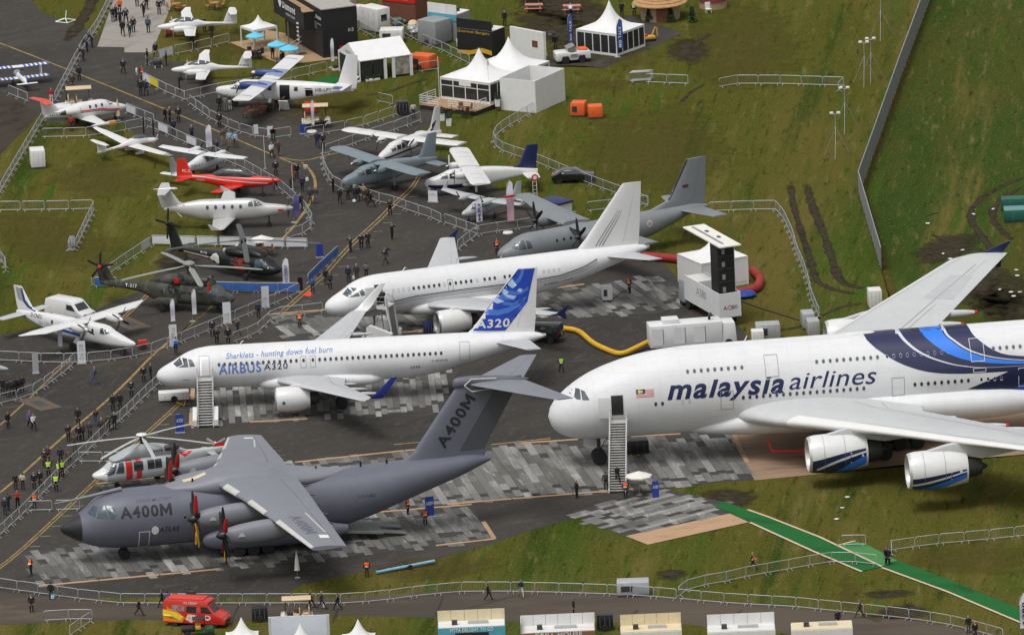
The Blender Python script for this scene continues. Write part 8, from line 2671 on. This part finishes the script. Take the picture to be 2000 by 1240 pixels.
BASE = dict(shL=(.185,0,1.43), shR=(-.185,0,1.43), elL=(.245,.03,1.15), elR=(-.245,.03,1.15), wrL=(.24,-.05,.91), wrR=(-.24,-.05,.91),
   hiL=(.095,0,.93), hiR=(-.095,0,.93), knL=(.10,-.01,.51), knR=(-.10,-.01,.51), anL=(.10,.03,.09), anR=(-.10,.03,.09), lean=0.0, pel=.96)
POSES = {
 'stand': {},
 'apart': dict(knL=(.15,-.02,.51), knR=(-.14,0,.51), anL=(.19,.02,.09), anR=(-.17,.05,.09), wrL=(.20,-.14,.95), wrR=(-.26,.02,.90)),
 'walk': dict(knL=(.09,-.20,.53), anL=(.09,-.30,.11), knR=(-.09,.08,.50), anR=(-.09,.36,.16), elL=(.24,.10,1.16), wrL=(.23,.16,.95), elR=(-.24,-.06,1.16), wrR=(-.21,-.24,.98), pel=.94),
 'stride': dict(knL=(.09,.12,.51), anL=(.09,.40,.18), knR=(-.09,-.22,.54), anR=(-.09,-.34,.11), elL=(.24,-.08,1.16), wrL=(.20,-.26,.99), elR=(-.24,.12,1.16), wrR=(-.24,.18,.96), pel=.94),
 'camera': dict(elL=(.25,-.17,1.24), wrL=(.08,-.30,1.50), elR=(-.25,-.17,1.24), wrR=(-.08,-.30,1.50)),
 'clasp': dict(elL=(.25,.02,1.16), wrL=(.05,-.19,1.04), elR=(-.25,.02,1.16), wrR=(-.05,-.19,1.02)),
 'fold': dict(elL=(.25,-.06,1.18), wrL=(-.08,-.20,1.22), elR=(-.25,-.06,1.18), wrR=(.08,-.21,1.18), anL=(.15,.02,.09), anR=(-.15,.02,.09)),
 'bend': dict(lean=.75, elL=(.24,-.35,1.05), wrL=(.15,-.52,.85), elR=(-.24,-.35,1.05), wrR=(-.15,-.52,.85), knL=(.10,-.08,.51), knR=(-.10,-.08,.51)),
 'sit': dict(pel=.55, hiL=(.10,0,.52), hiR=(-.10,0,.52), knL=(.12,-.42,.52), knR=(-.12,-.42,.52), anL=(.12,-.45,.09), anR=(-.12,-.45,.09), shL=(.185,.04,1.03), shR=(-.185,.04,1.03), elL=(.24,-.08,.80), wrL=(.12,-.34,.84), elR=(-.24,-.08,.80), wrR=(-.12,-.34,.84))}

def skeleton(po):
 q = dict(BASE)
 q.update(po)
 ln, pel = q['lean'], q['pel']
 dz = pel - .96

 def up(p):      # lean the trunk forward about the hips
  x, y, z = p
  h = z - pel
  return (x, y * math.cos(ln) - h * math.sin(ln), pel + h * math.cos(ln) + y * math.sin(ln) * -1)
 V, Rr, E, T = [],[],[],[]

 def add(p, r, t, par=None):
  V.append(p)
  Rr.append(r)
  T.append(t)
  if par is not None:
   E.append((par, len(V) - 1))
  return len(V) - 1
 sh = lambda z: z + dz
 a = add((0,0, pel),(.150,.115), 'leg')
 b = add(up((0,0, sh(1.12))),(.150,.110), 'top', a)
 c = add(up((0,.01, sh(1.32))),(.165,.120), 'top', b)
 d = add(up((0,.01, sh(1.46))),(.105,.085), 'top', c)
 e = add(up((0,0, sh(1.53))),(.058,.060), 'skin', d)
 f = add(up((0,-.015, sh(1.61))),(.078,.092), 'skin', e)
 g = add(up((0,-.005, sh(1.70))),(.078,.098), 'hair', f)
 add(up((0,.005, sh(1.755))),(.050,.065), 'hair', g)
 trunk_up = (lambda p: p) if q['lean'] == 0 else (lambda p: p)
 for s in 'LR':
  S_ = up(q['sh' + s]) if ln else (q['sh' + s] if pel < .7 else (q['sh' + s][0], q['sh' + s][1], q['sh' + s][2] + dz))
  i = add(S_, (.072,.078), 'top', c)
  j = add(q['el' + s],(.052,.052), 'top', i)
  k = add(q['wr' + s],(.036,.036), 'top', j)
  w, el = Vector(q['wr' + s]), Vector(q['el' + s])
  dv = (w - el).normalized()
  add(tuple(w + dv * .09),(.040,.024), 'skin', k)
  i = add(q['hi' + s],(.098,.105), 'leg', a)
  j = add(q['kn' + s],(.068,.070), 'leg', i)
  k = add(q['an' + s],(.048,.050), 'leg', j)
  x, y, z = q['an' + s]
  add((x, y - .06, z - .045),(.046,.040), 'shoe', k)
  add((x, y - .17, z - .055),(.042,.030), 'shoe', len(V) - 1)
 return V, Rr, E, T, q

_pm = {}
_tmp = []
for nm, po in POSES.items():
 V, Rr, E, T, q = skeleton(po)
 me = bpy.data.meshes.new('pose')
 me.from_pydata(V, E, [])
 o = bpy.data.objects.new('pose', me)
 col.objects.link(o)
 m1 = o.modifiers.new('s', 'SKIN')
 m1.use_smooth_shade = True
 for i, v in enumerate(me.skin_vertices[0].data):
  v.radius = Rr[i]
  v.use_root = (i == 0)
 m2 = o.modifiers.new('u', 'SUBSURF')
 m2.levels = 1
 m2.render_levels = 1
 _tmp.append((nm, o, V, T, q))
_dg = bpy.context.evaluated_depsgraph_get()
for nm, o, V, T, q in _tmp:
 me = bpy.data.meshes.new_from_object(o.evaluated_get(_dg))
 VV = [Vector(v) for v in V]
 hc = VV[6]
 idx = []
 for p in me.polygons:
  c = p.center
  k = min(range(len(VV)), key=lambda i: (VV[i] - c).length_squared)
  t = T[k]
  m = {'skin': 0, 'hair': 1, 'top': 2, 'leg': 3, 'shoe': 4}[t]
  d = c - hc
  if t in ('hair', 'skin') and k in (5,6,7):
   m = 1 if (d.z > .035 or (d.y > -.012 and d.z > -.12)) else 0       # hair over the crown and the back of the head
  if k in (2,3) and c.y < -.02 + VV[3].y and abs(c.x) < .052 - .10 * (VV[3].z - c.z) and c.z > VV[3].z - .34:
   m = 5                                                              # shirt front between the lapels
  idx.append(m)
 for k in range(6):
  me.materials.append(None) if len(me.materials) < 6 else None
 me.polygons.foreach_set('material_index', idx)
 bm = bmesh.new()
 bm.from_mesh(me)
 # fingers, thumb, nose and ears grow out of the same mesh
 ex = MB()
 for s, sg in (('L', 1),('R', -1)):
  w, el = Vector(q['wr' + s]), Vector(q['el' + s])
  dv = (w - el).normalized()
  sd = Vector((0,1,0)) - dv * dv.y
  sd = sd.normalized() if sd.length > .1 else Vector((0,0,1))
  inn = dv.cross(sd)
  for fi, (off, ln_) in enumerate(((-.030,.070),(-.010,.080),(.010,.074),(.030,.056))):
   b = w + dv * .10 + sd * off
   ex.tube([b - dv * .03, b + dv * ln_ * .5, b + dv * ln_ * .85 + inn * .022 * sg],[.010,.009,.007],5,0)
  b = w + dv * .045 - sd * .036
  ex.tube([b, b - sd * .028 + dv * .03, b - sd * .030 + dv * .06],[.011,.010,.008],5,0)
 hd = VV[5]
 ex.tube([hd + Vector((0,-.080,.035)), hd + Vector((0,-.108,-.002)), hd + Vector((0,-.088,-.012))],[.009,.015,.010],5,0)
 for s in (-1,1):
  ex.ball(tuple(hd + Vector((s * .082,.005,.012))),(.012,.022,.034),6,5,0)
  ex.ball(tuple(hd + Vector((s * .030,-.082,.032))),(.010,.008,.008),6,4,4)
 off = len(bm.verts)
 bv = [bm.verts.new(v) for v in ex.v]
 for f, m in zip(ex.f, ex.m):
  fc = bm.faces.new([bv[i] for i in f])
  fc.material_index = m
  fc.smooth = True
 bm.to_mesh(me)
 bm.free()
 me.polygons.foreach_set('use_smooth', [True] * len(me.polygons))
 # vest: torso skin pushed outwards
 vm = bmesh.new()
 vm.from_mesh(me)
 lo, hi = min(VV[0].z, VV[3].z) + .06, VV[3].z + .02
 ax = (VV[3] - VV[0]).normalized()
 kill = [f for f in vm.faces if not (f.material_index in (2,5,3) and abs(f.calc_center_median().x) < .20 and .05 < (f.calc_center_median() - VV[0]).dot(ax) < (VV[3] - VV[0]).length + .01)]
 bmesh.ops.delete(vm, geom=kill, context='FACES')
 vm.normal_update()
 for v in vm.verts:
  v.co += v.normal * .022
 for f in vm.faces:
  h = (f.calc_center_median() - VV[0]).dot(ax)
  f.material_index = 1 if .12 < h < .19 else 0
 vme = bpy.data.meshes.new('vest')
 vm.to_mesh(vme)
 vm.free()
 vme.materials.append(None)
 vme.materials.append(None)
 _pm[nm] = (me, vme, q)
 bpy.data.objects.remove(o)

def person(x, y, pose, face, top, leg, label, vest=None, z=.02, hair=None, h=None, shirt=None, pos=None):
 me, vme, q = _pm[pose]
 rr = random.Random(int(x * 31 + y * 7))
 o = link('person', me, None, pos or at(x, y, z), R(face))
 k = h or rr.uniform(.96,1.05)
 o.scale = (k * rr.uniform(1.08,1.2), k * rr.uniform(1.1,1.2), k)
 hm = HAIRS[hair if hair is not None else rr.choice((0,0,0,1,1,2,3))]
 ms = [SKINM, hm, PC[top], PC[leg], SHOE, PC[shirt] if shirt else (PC['W'] if top in 'KNC' and rr.random() < .6 else PC[top])]
 for i, m in enumerate(ms):
  o.material_slots[i].link = 'OBJECT'
  o.material_slots[i].material = m
 tag(o, label, 'person')
 if vest:
  v = link('hi_vis_vest', vme, o)
  for i, m in enumerate((VEST[vest], REFL)):
   v.material_slots[i].link = 'OBJECT'
   v.material_slots[i].material = m
 return o

def bag(x, y, m, label, z=.35, size=(.34,.14,.36)):
 t = thing('carrier_bag', label, 'bag', at(x, y), rnd.random() * 3)
 MB().box((0,0, z), size, top=(.85,.8)).build('body', m, t, bev=.03)
 MB().tube([(-.08,0, z + size[2] / 2),(-.06,0, z + size[2] / 2 + .14),(.06,0, z + size[2] / 2 + .14),(.08,0, z + size[2] / 2)],.012,5).build('handle', m, t)
 return t

# x, y of the feet in the photograph, pose, facing (0 = towards the camera, 90 = right), clothes, label
PEOPLE = [
 (221,44, 'stand', 20, 'K', 'K', 'person in black on the pale trackway, farthest left of the cluster'),
 (227,41, 'clasp', -60, 'N', 'K', 'person in navy half behind the leftmost trackway visitor'),
 (234,28, 'stand', 10, 'A', 'K', 'person in orange jacket at the left edge of the trackway'),
 (235,51, 'walk', 170, 'K', 'K', 'person in black walking up the trackway beside the orange jacket'),
 (246,46, 'apart', 0, 'C', 'K', 'person in charcoal in the middle of the trackway cluster'),
 (240,71, 'walk', 10, 'K', 'K', 'person in black suit, nearest left on the trackway'),
 (254,72, 'stride', 5, 'N', 'K', 'person in navy suit, nearest centre on the trackway'),
 (261,64, 'stand', -20, 'K', 'K', 'person in black just right of the navy suit on the trackway'),
 (290,65, 'stand', 160, 'J', 'K', 'person in denim blue top alone at the right of the trackway'),
 (268,13, 'stand', 0, 'C', 'C', 'person in charcoal at the top edge of the trackway, left'),
 (281,33, 'stride', 10, 'K', 'K', 'person in black with white shirt at the trackway centre, higher up'),
 (287,19, 'stand', 30, 'N', 'K', 'person in navy at the top of the trackway, near the centre'),
 (311,29, 'stand', 0, 'K', 'K', 'person in black suit standing at the right of the trackway top'),
 (319,12, 'walk', 180, 'K', 'K', 'person in black at the right top corner of the trackway'),
 (164,120, 'bend', 260, 'K', 'K', 'person in black leaning on the barrier line, lowest of three'),
 (171,102, 'bend', 255, 'C', 'K', 'person in charcoal leaning on the barrier line, middle of three'),
 (181,93, 'bend', 265, 'K', 'K', 'person in black leaning on the barrier line, topmost of three'),
 (155,158, 'stand', 200, 'N', 'K', 'person in dark suit carrying white papers by the barrier line'),
 (241,145, 'apart', 10, 'N', 'K', 'person in navy jacket standing alone on the open tarmac at top left'),
 (288,127, 'stand', 90, 'K', 'K', 'person in black by the motor stand, left of three'),
 (304,113, 'apart', 40, 'N', 'K', 'person in navy by the motor stand, middle of three'),
 (325,129, 'clasp', 270, 'C', 'K', 'person in charcoal by the motor stand, right of three'),
 (268,160, 'stand', 90, 'W', 'J', 'person in white top beside the orange vest at the banner corner'),
 (277,160, 'stand', 60, 'K', 'D', 'person in orange vest at the white banner corner', 'O'),
 (275,188, 'stand', 180, 'K', 'K', 'person in black seen from behind below the orange vest'),
 (286,188, 'apart', 170, 'N', 'N', 'person in navy seen from behind below the orange vest'),
 (142,176, 'stand', 20, 'D', 'D', 'person in brown suit above the golf buggy roof'),
 (101,205, 'stand', 0, 'R', 'W', 'person in red and white at the tail of the small red-striped jet'),
 (140,257, 'stand', 180, 'R', 'K', 'person in red jacket under the small red-striped jet'),
 (323,240, 'apart', 60, 'K', 'K', 'person in black beside the banner barriers, left of three'),
 (332,241, 'stand', 250, 'C', 'K', 'person in charcoal beside the banner barriers, middle of three'),
 (349,240, 'stand', 0, 'K', 'K', 'person in black beside the banner barriers, right of three'),
 (339,264, 'stand', 200, 'N', 'K', 'person in navy behind the white banner by the motor glider'),
 (375,275, 'fold', 210, 'C', 'K', 'person in charcoal with folded arms by the white banner'),
 (436,284, 'stand', 20, 'O', 'T', 'person in olive top and tan trousers, left of three by the feather flag'),
 (449,288, 'stand', 350, 'L', 'T', 'person in pale blue shirt, middle of three by the feather flag'),
 (460,289, 'apart', 330, 'L', 'O', 'person in pale blue shirt and olive trousers, right of three by the flag'),
 (425,296, 'sit', 270, 'N', 'N', 'person in navy seated beside the violet feather flag'),
 (429,250, 'stand', 0, 'K', 'K', 'person in black suit in front of the bush turboprop barriers'),
 (429,218, 'stand', 180, 'K', 'K', 'person in black at the bush turboprop nose, left of three'),
 (441,219, 'stand', 150, 'G', 'G', 'person in grey at the bush turboprop nose, middle of three'),
 (450,216, 'bend', 210, 'K', 'E', 'person in cream trousers leaning under the bush turboprop nose'),
 (414,76, 'stand', 180, 'K', 'K', 'person in black under the topmost white twin tail'),
 (400,64, 'bend', 200, 'K', 'K', 'person in black crouched by the topmost white twin'),
 (546,217, 'bend', 90, 'K', 'E', 'person in cream trousers bending at the turboprop airstair'),
 (533,116, 'stand', 180, 'K', 'K', 'person in black standing under the middle cyan parasol'),
 (620,289, 'walk', 10, 'N', 'N', 'person in navy suit, left of the pair below the golf buggy'),
 (631,291, 'stand', 350, 'N', 'K', 'person in navy suit, right of the pair below the golf buggy'),
 (531,309, 'walk', 20, 'W', 'K', 'person in white shirt walking on the yellow line'),
 (544,306, 'stride', 15, 'D', 'D', 'person in brown suit beside the white shirt on the yellow line'),
 (534,276, 'bend', 0, 'K', 'K', 'person in black leaning at the white notice'),
 (808,233, 'stand', 200, 'E', 'N', 'person in cream jacket walking toward the decked pavilion'),
 (986,52, 'stand', 180, 'K', 'K', 'person in black behind the black kiosk'),
 (1085,99, 'stand', 0, 'K', 'K', 'person under a black umbrella by the small blue flag'),
 (1115,36, 'bend', 180, 'W', 'K', 'person in white top leaning over the pink picnic table'),
 (1215,33, 'walk', 180, 'K', 'K', 'person in black walking behind the pagoda tent'),
 (1239,33, 'stand', 0, 'K', 'K', 'person in yellow vest walking behind the pagoda tent', 'Y'),
 (1056,12, 'sit', 30, 'K', 'K', 'person in black seated at the top edge picnic table'),
 (539,344, 'stand', 10, 'K', 'K', 'person in black standing near the red trainer propeller'),
 (580,350, 'stand', 30, 'K', 'K', 'person in black in the crowd beside the red pole banner'),
 (598,348, 'stand', 150, 'E', 'G', 'person in cream top in the crowd by the yellow curve'),
 (591,375, 'walk', 180, 'N', 'K', 'person in navy with rucksack walking up by the yellow curve'),
 (567,369, 'bend', 90, 'D', 'K', 'person in brown crouching by the barrier near the red trainer'),
 (606,398, 'stand', 0, 'C', 'C', 'person in charcoal on the yellow curve, left of pair'),
 (617,397, 'stand', 320, 'C', 'G', 'person in grey on the yellow curve, right of pair'),
 (587,411, 'apart', 200, 'K', 'K', 'person in black beside the violet feather flag'),
 (651,376, 'clasp', 250, 'K', 'K', 'person in black at the grey twin barrier, farthest left'),
 (664,398, 'walk', 10, 'K', 'K', 'person in black suit and white shirt at the grey twin barrier'),
 (680,391, 'stand', 180, 'O', 'K', 'person in olive coat in the grey twin crowd'),
 (693,395, 'stand', 170, 'N', 'K', 'person in navy in the middle of the grey twin crowd'),
 (699,394, 'apart', 200, 'K', 'K', 'person in black with white papers in the grey twin crowd'),
 (711,392, 'stand', 160, 'T', 'D', 'person with fair hair and tan coat in the grey twin crowd'),
 (718,397, 'stand', 210, 'D', 'K', 'person in brown behind the walking man in the grey twin crowd'),
 (725,405, 'stride', 90, 'K', 'K', 'person in black striding right beside the grey twin crowd'),
 (762,421, 'fold', 10, 'K', 'K', 'person in black with folded arms on the yellow double line'),
 (766,468, 'camera', 60, 'K', 'K', 'person in black taking a photograph alone on the tarmac'),
 (685,493, 'camera', 300, 'C', 'K', 'person in charcoal raising a camera by the yellow double line'),
 (706,488, 'clasp', 10, 'K', 'K', 'person in black suit by the double line, left of pair'),
 (719,485, 'clasp', 340, 'K', 'K', 'person in black suit by the double line, right of pair'),
 (753,517, 'walk', 300, 'N', 'O', 'person in navy carrying a camera over the shoulder'),
 (681,552, 'stand', 180, 'N', 'N', 'person in navy suit behind the striped jet nose, left of three'),
 (697,548, 'stand', 180, 'C', 'C', 'person in charcoal behind the striped jet nose, middle of three'),
 (716,545, 'stand', 180, 'G', 'K', 'person in grey behind the striped jet nose, right of three'),
 (645,565, 'stand', 20, 'C', 'K', 'person in charcoal suit beside the striped jet nose'),
 (637,556, 'stand', 200, 'K', 'K', 'person in black behind the charcoal suit at the blue banners'),
 (611,573, 'stand', 160, 'B', 'N', 'person in blue jacket by the red mat and dark screen'),
 (505,622, 'stand', 180, 'N', 'K', 'person in navy near the tall white board'),
 (586,641, 'stand', 0, 'K', 'K', 'person in orange vest left of the striped jet nose', 'O'),
 (971,497, 'stand', 30, 'K', 'K', 'person in orange vest at the grey transport nose', 'O'),
 (1230,573, 'stand', 300, 'K', 'K', 'person in orange vest on the mat by the striped jet tail', 'O'),
 (415,657, 'stand', 10, 'N', 'N', 'person in navy suit by the walkway barrier, left of four'),
 (424,673, 'clasp', 0, 'K', 'K', 'person with bald head and black suit by the walkway barrier'),
 (446,672, 'stand', 10, 'K', 'K', 'person in black suit carrying paper by the walkway barrier'),
 (465,655, 'stride', 60, 'C', 'K', 'person in charcoal at the walkway barrier, right of four'),
 (344,692, 'walk', 180, 'L', 'K', 'person in pale blue shirt with bright blue backpack'),
 (186,750, 'stride', 270, 'J', 'J', 'person all in denim walking alone on the walkway'),
 (281,746, 'stand', 0, 'K', 'K', 'person in black suit before the airliner nose, left of pair'),
 (295,742, 'clasp', 280, 'K', 'K', 'person in black suit before the airliner nose, right of pair'),
 (257,775, 'stand', 350, 'C', 'K', 'person in charcoal suit on the yellow line below the pair'),
 (221,803, 'stand', 180, 'K', 'K', 'person in black from behind at the barrier, left of pair'),
 (235,801, 'stand', 190, 'K', 'K', 'person in black from behind at the barrier, right of pair'),
 (153,830, 'stand', 0, 'K', 'K', 'person in black standing left of the long yellow line'),
 (16,837, 'stand', 40, 'K', 'K', 'person in black holding white paper near the left edge'),
 (66,841, 'walk', 30, 'W', 'K', 'person in white shirt walking near the left edge'),
 (59,836, 'walk', 20, 'P', 'K', 'person in violet shirt behind the white shirt'),
 (187,832, 'camera', 150, 'K', 'J', 'person in black top and jeans taking a picture at the barrier'),
 (199,850, 'stand', 160, 'D', 'K', 'person in brown leaning at the barrier below the jeans'),
 (212,841, 'stand', 170, 'O', 'K', 'person in olive at the barrier right of the jeans'),
 (224,839, 'clasp', 190, 'K', 'K', 'person in black at the barrier, rightmost of the row'),
 (134,862, 'clasp', 0, 'K', 'K', 'person in black suit on the yellow line below the row'),
 (154,863, 'stand', 20, 'K', 'K', 'person in black suit, left of the close pair at the barrier'),
 (161,861, 'stand', 200, 'D', 'K', 'person in dark brown, right of the close pair at the barrier'),
 (176,858, 'clasp', 10, 'C', 'C', 'person in charcoal with hands clasped at the barrier'),
 (146,881, 'fold', 180, 'O', 'O', 'person in olive jacket leaning on the diagonal barrier'),
 (137,911, 'bend', 200, 'D', 'K', 'person in brown leaning on the diagonal barrier lower down'),
 (87,911, 'stand', 20, 'C', 'K', 'person in charcoal suit left of the yellow vests'),
 (94,905, 'stand', 340, 'D', 'K', 'person in brown beside the charcoal suit'),
 (119,906, 'stand', 180, 'N', 'K', 'person in navy above the yellow vests'),
 (122,931, 'stand', 30, 'K', 'K', 'person in yellow vest at the barrier, upper right of four', 'Y'),
 (115,934, 'stand', 300, 'K', 'K', 'person in yellow vest at the barrier, beside the upper right one', 'Y'),
 (95,931, 'stand', 10, 'K', 'K', 'person in yellow vest and black sleeves, left of four', 'Y'),
 (110,960, 'stand', 0, 'K', 'K', 'person in yellow vest, nearest of four', 'Y'),
 (31,957, 'stand', 180, 'K', 'K', 'person in black left of the cream coat'),
 (45,957, 'stand', 170, 'E', 'K', 'person in long cream coat near the left edge'),
 (67,956, 'stand', 10, 'K', 'K', 'person in black suit right of the cream coat'),
 (79,951, 'stand', 330, 'K', 'K', 'person in black suit with white shirt right of the cream coat'),
 (10,1006, 'stand', 170, 'N', 'N', 'person in navy with white cap at the left edge'),
 (17,997, 'camera', 120, 'K', 'K', 'person in black with raised camera at the left edge'),
 (35,993, 'fold', 10, 'R', 'K', 'person in dark red jacket near the left edge'),
 (68,996, 'stand', 190, 'K', 'K', 'person in orange vest inside the short barrier row', 'O'),
 (6,772, 'stand', 180, 'K', 'K', 'person in black in the dark cluster at the left edge, first from left'),
 (15,776, 'stand', 170, 'K', 'K', 'person in black in the dark cluster at the left edge, second from left'),
 (23,773, 'stand', 190, 'C', 'K', 'person in charcoal in the dark cluster at the left edge'),
 (30,771, 'clasp', 180, 'K', 'K', 'person in black in the dark cluster, holding something white'),
 (37,769, 'stand', 200, 'N', 'K', 'person in navy in the dark cluster at the left edge'),
 (44,766, 'stand', 180, 'K', 'K', 'person in black in the dark cluster at the left edge, rightmost'),
 (61,1123, 'clasp', 300, 'K', 'K', 'person in orange vest on the corner of the transport mat', 'O'),
 (100,1170, 'stand', 180, 'K', 'K', 'person in black with pale blue bag at the lower barriers'),
 (62,1195, 'stand', 0, 'K', 'K', 'person in black standing on the service road at lower left'),
 (272,1202, 'stride', 90, 'N', 'K', 'person in navy with shoulder bag striding toward the ice cream van'),
 (317,1185, 'walk', 270, 'K', 'K', 'person in black walking behind the ice cream van'),
 (328,1190, 'stand', 180, 'P', 'J', 'person in pale violet just behind the ice cream van'),
 (343,1188, 'stand', 180, 'D', 'K', 'person in brown behind the ice cream van roof, left'),
 (371,1184, 'stand', 180, 'N', 'K', 'person in navy behind the ice cream van roof, centre'),
 (377,1184, 'stand', 185, 'C', 'K', 'person in charcoal behind the ice cream van roof, right'),
 (717,1127, 'stand', 180, 'K', 'K', 'person in orange vest at the grass edge near the blue tow bar', 'O'),
 (797,1005, 'stand', 60, 'K', 'K', 'person in orange vest beneath the transport tail', 'O'),
 (831,1026, 'stand', 0, 'K', 'K', 'person in orange vest beside the blue banner at the ramp', 'O'),
 (607,1187, 'walk', 90, 'K', 'K', 'person in black on the service road, left of three walkers'),
 (629,1189, 'stride', 90, 'C', 'C', 'person in charcoal with white bag, middle of three walkers'),
 (660,1191, 'stride', 280, 'K', 'K', 'person in black, right of three walkers on the service road'),
 (954,1172, 'walk', 90, 'K', 'K', 'person in black coat on the service road before the barriers'),
 (1127,972, 'clasp', 300, 'K', 'K', 'person in black on the tarmac before the double-deck airliner mat'),
 (1222,972, 'stand', 10, 'K', 'K', 'person in orange vest at the foot of the tall stairs', 'O'),
 (1184,957, 'stand', 180, 'C', 'K', 'person in charcoal left of the tall stairs foot'),
 (1018,1166, 'walk', 20, 'N', 'E', 'person in navy top and cream trousers by the road barriers'),
 (1121,1203, 'stand', 270, 'K', 'K', 'person in black alone on the service road above the brown kiosk'),
 (1471,1113, 'stride', 80, 'K', 'K', 'person in orange vest walking on the right grass', 'O'),
 (1731,1102, 'stand', 60, 'K', 'K', 'person in black at the carpet crossing, left of pair'),
 (1737,1103, 'stand', 300, 'K', 'K', 'person in black at the carpet crossing, right of pair'),
 (1680,1206, 'stride', 280, 'C', 'O', 'person in grey green coat on the road below the carpet'),
 (1637,1226, 'stand', 30, 'N', 'K', 'person in navy with white paper above the long cream kiosk'),
 (1892,1236, 'stand', 200, 'K', 'C', 'person with white hair at the bottom right barriers'),
 (1905,1248, 'stand', 30, 'K', 'K', 'person in black suit cut by the bottom right edge'),
 (1097,728, 'apart', 180, 'K', 'K', 'person in yellow vest alone on the tarmac before the double-deck airliner', 'Y'),
 (502,116, 'sit', 40, 'C', 'K', 'person seated under the far cyan parasol, left'),
 (513,113, 'sit', 300, 'K', 'K', 'person seated under the far cyan parasol, right'),
 (553,117, 'sit', 200, 'G', 'K', 'person in grey seated by the middle cyan parasol'),
 (506,494, 'sit', 0, 'K', 'K', 'person seated at the wooden chairs behind the black helicopter'),
]
for p in PEOPLE:
 person(*p[:7], vest=p[7] if len(p) > 7 else None, hair=2 if 'white hair' in p[6] or 'white cap' in p[6] else 3 if 'fair hair' in p[6] else None)
# on the stairs and in the buggy
sp = at(1206,964).lerp(l2w(A8,(6.3,-3.75,0)),.16)
person(0,1, 'walk', 20, 'K', 'K', 'person in black suit coming down the tall stairs, near the foot', pos=Vector((sp.x, sp.y, .75)))
sp = l2w(A319P, (5.1,-2.9,3.42))
person(3,1, 'walk', 190, 'C', 'K', 'person in charcoal at the top of the striped jet stairs', pos=sp)
person(5,1, 'sit', 270, 'K', 'K', 'person in black driving the golf buggy on the service road', pos=at(612,1214) + Vector((-1.3,.0,.32)))
bag(629 + 5,1189, FRAMEW, 'white carrier bag held by the middle of three walkers')
bag(103,1171, mat('bag_cyan', (.25,.55,.70),.7), 'pale blue carrier bag beside the lower barriers', .28)
bag(691,549, FRAMEW, 'white carrier bag behind the striped jet nose')
bag(600,349 + 8, FRAMEW, 'white carrier bag in the crowd by the yellow curve')
bag(692,396, FRAMEW, 'white bag on the ground before the grey twin', .2,(.4,.3,.2))
p_ = at(344,692)
t = thing('backpack', 'bright blue backpack worn by the man in pale blue shirt', 'backpack', (p_.x, p_.y - .0,1.22),0)
MB().box((0,-.17,0),(.32,.2,.46), top=(.8,.8)).build('body', BLUE, t, bev=.05)
MB().box((0,-.28,-.08),(.22,.06,.2)).build('pocket', BLUE, t, bev=.02)
um = thing('umbrella', 'black umbrella held by the person near the small blue flag', 'umbrella', at(1083,99) + Vector((-.3,0,1.85)),.2)
MB().lathe([(0,.62),(.05,.6),(.2,.4),(.28,.15),(.3,.02)],(0,0,0), 'z', 8, cap=False).build('canopy', BLACK, um)
MB().tube([(0,0,-.8),(0,0,.3)],.015,5).build('handle', DKMETAL, um)
cm = thing('shoulder_camera', 'black video camera on the shoulder of the navy walker', 'camera', at(753,517) + Vector((.15,0,1.55)),.4)
MB().box((0,0,0),(.5,.16,.2)).build('body', BLACK, cm, bev=.02)
MB().tube([(.25,0,0),(.42,0,.02)],.07,10).build('lens', BLACK, cm)
ms = thing('motor_stand', 'black engine on a stand by the small white twins', 'engine', at(308,132),.3)
MB().box((0,0,.55),(.9,.6,.5)).build('block', DKMETAL, ms, bev=.06)
for s in (-1,1):
 MB().tube([(s * .4,-.4,0),(s * .3,0,.5),(s * .4,.4,0)],.04,6).build('stand_leg', GALV, ms)
 MB().lathe([(0,.12),(.3,.12)],(s * .2,0,.75), 'z', 10).build('cylinder', METAL, ms)
sheet('red_mat', [(590,577),(601,568),(612,571),(606,580)],.03, mat('red_mat_cloth', (.6,.06,.02),.9))
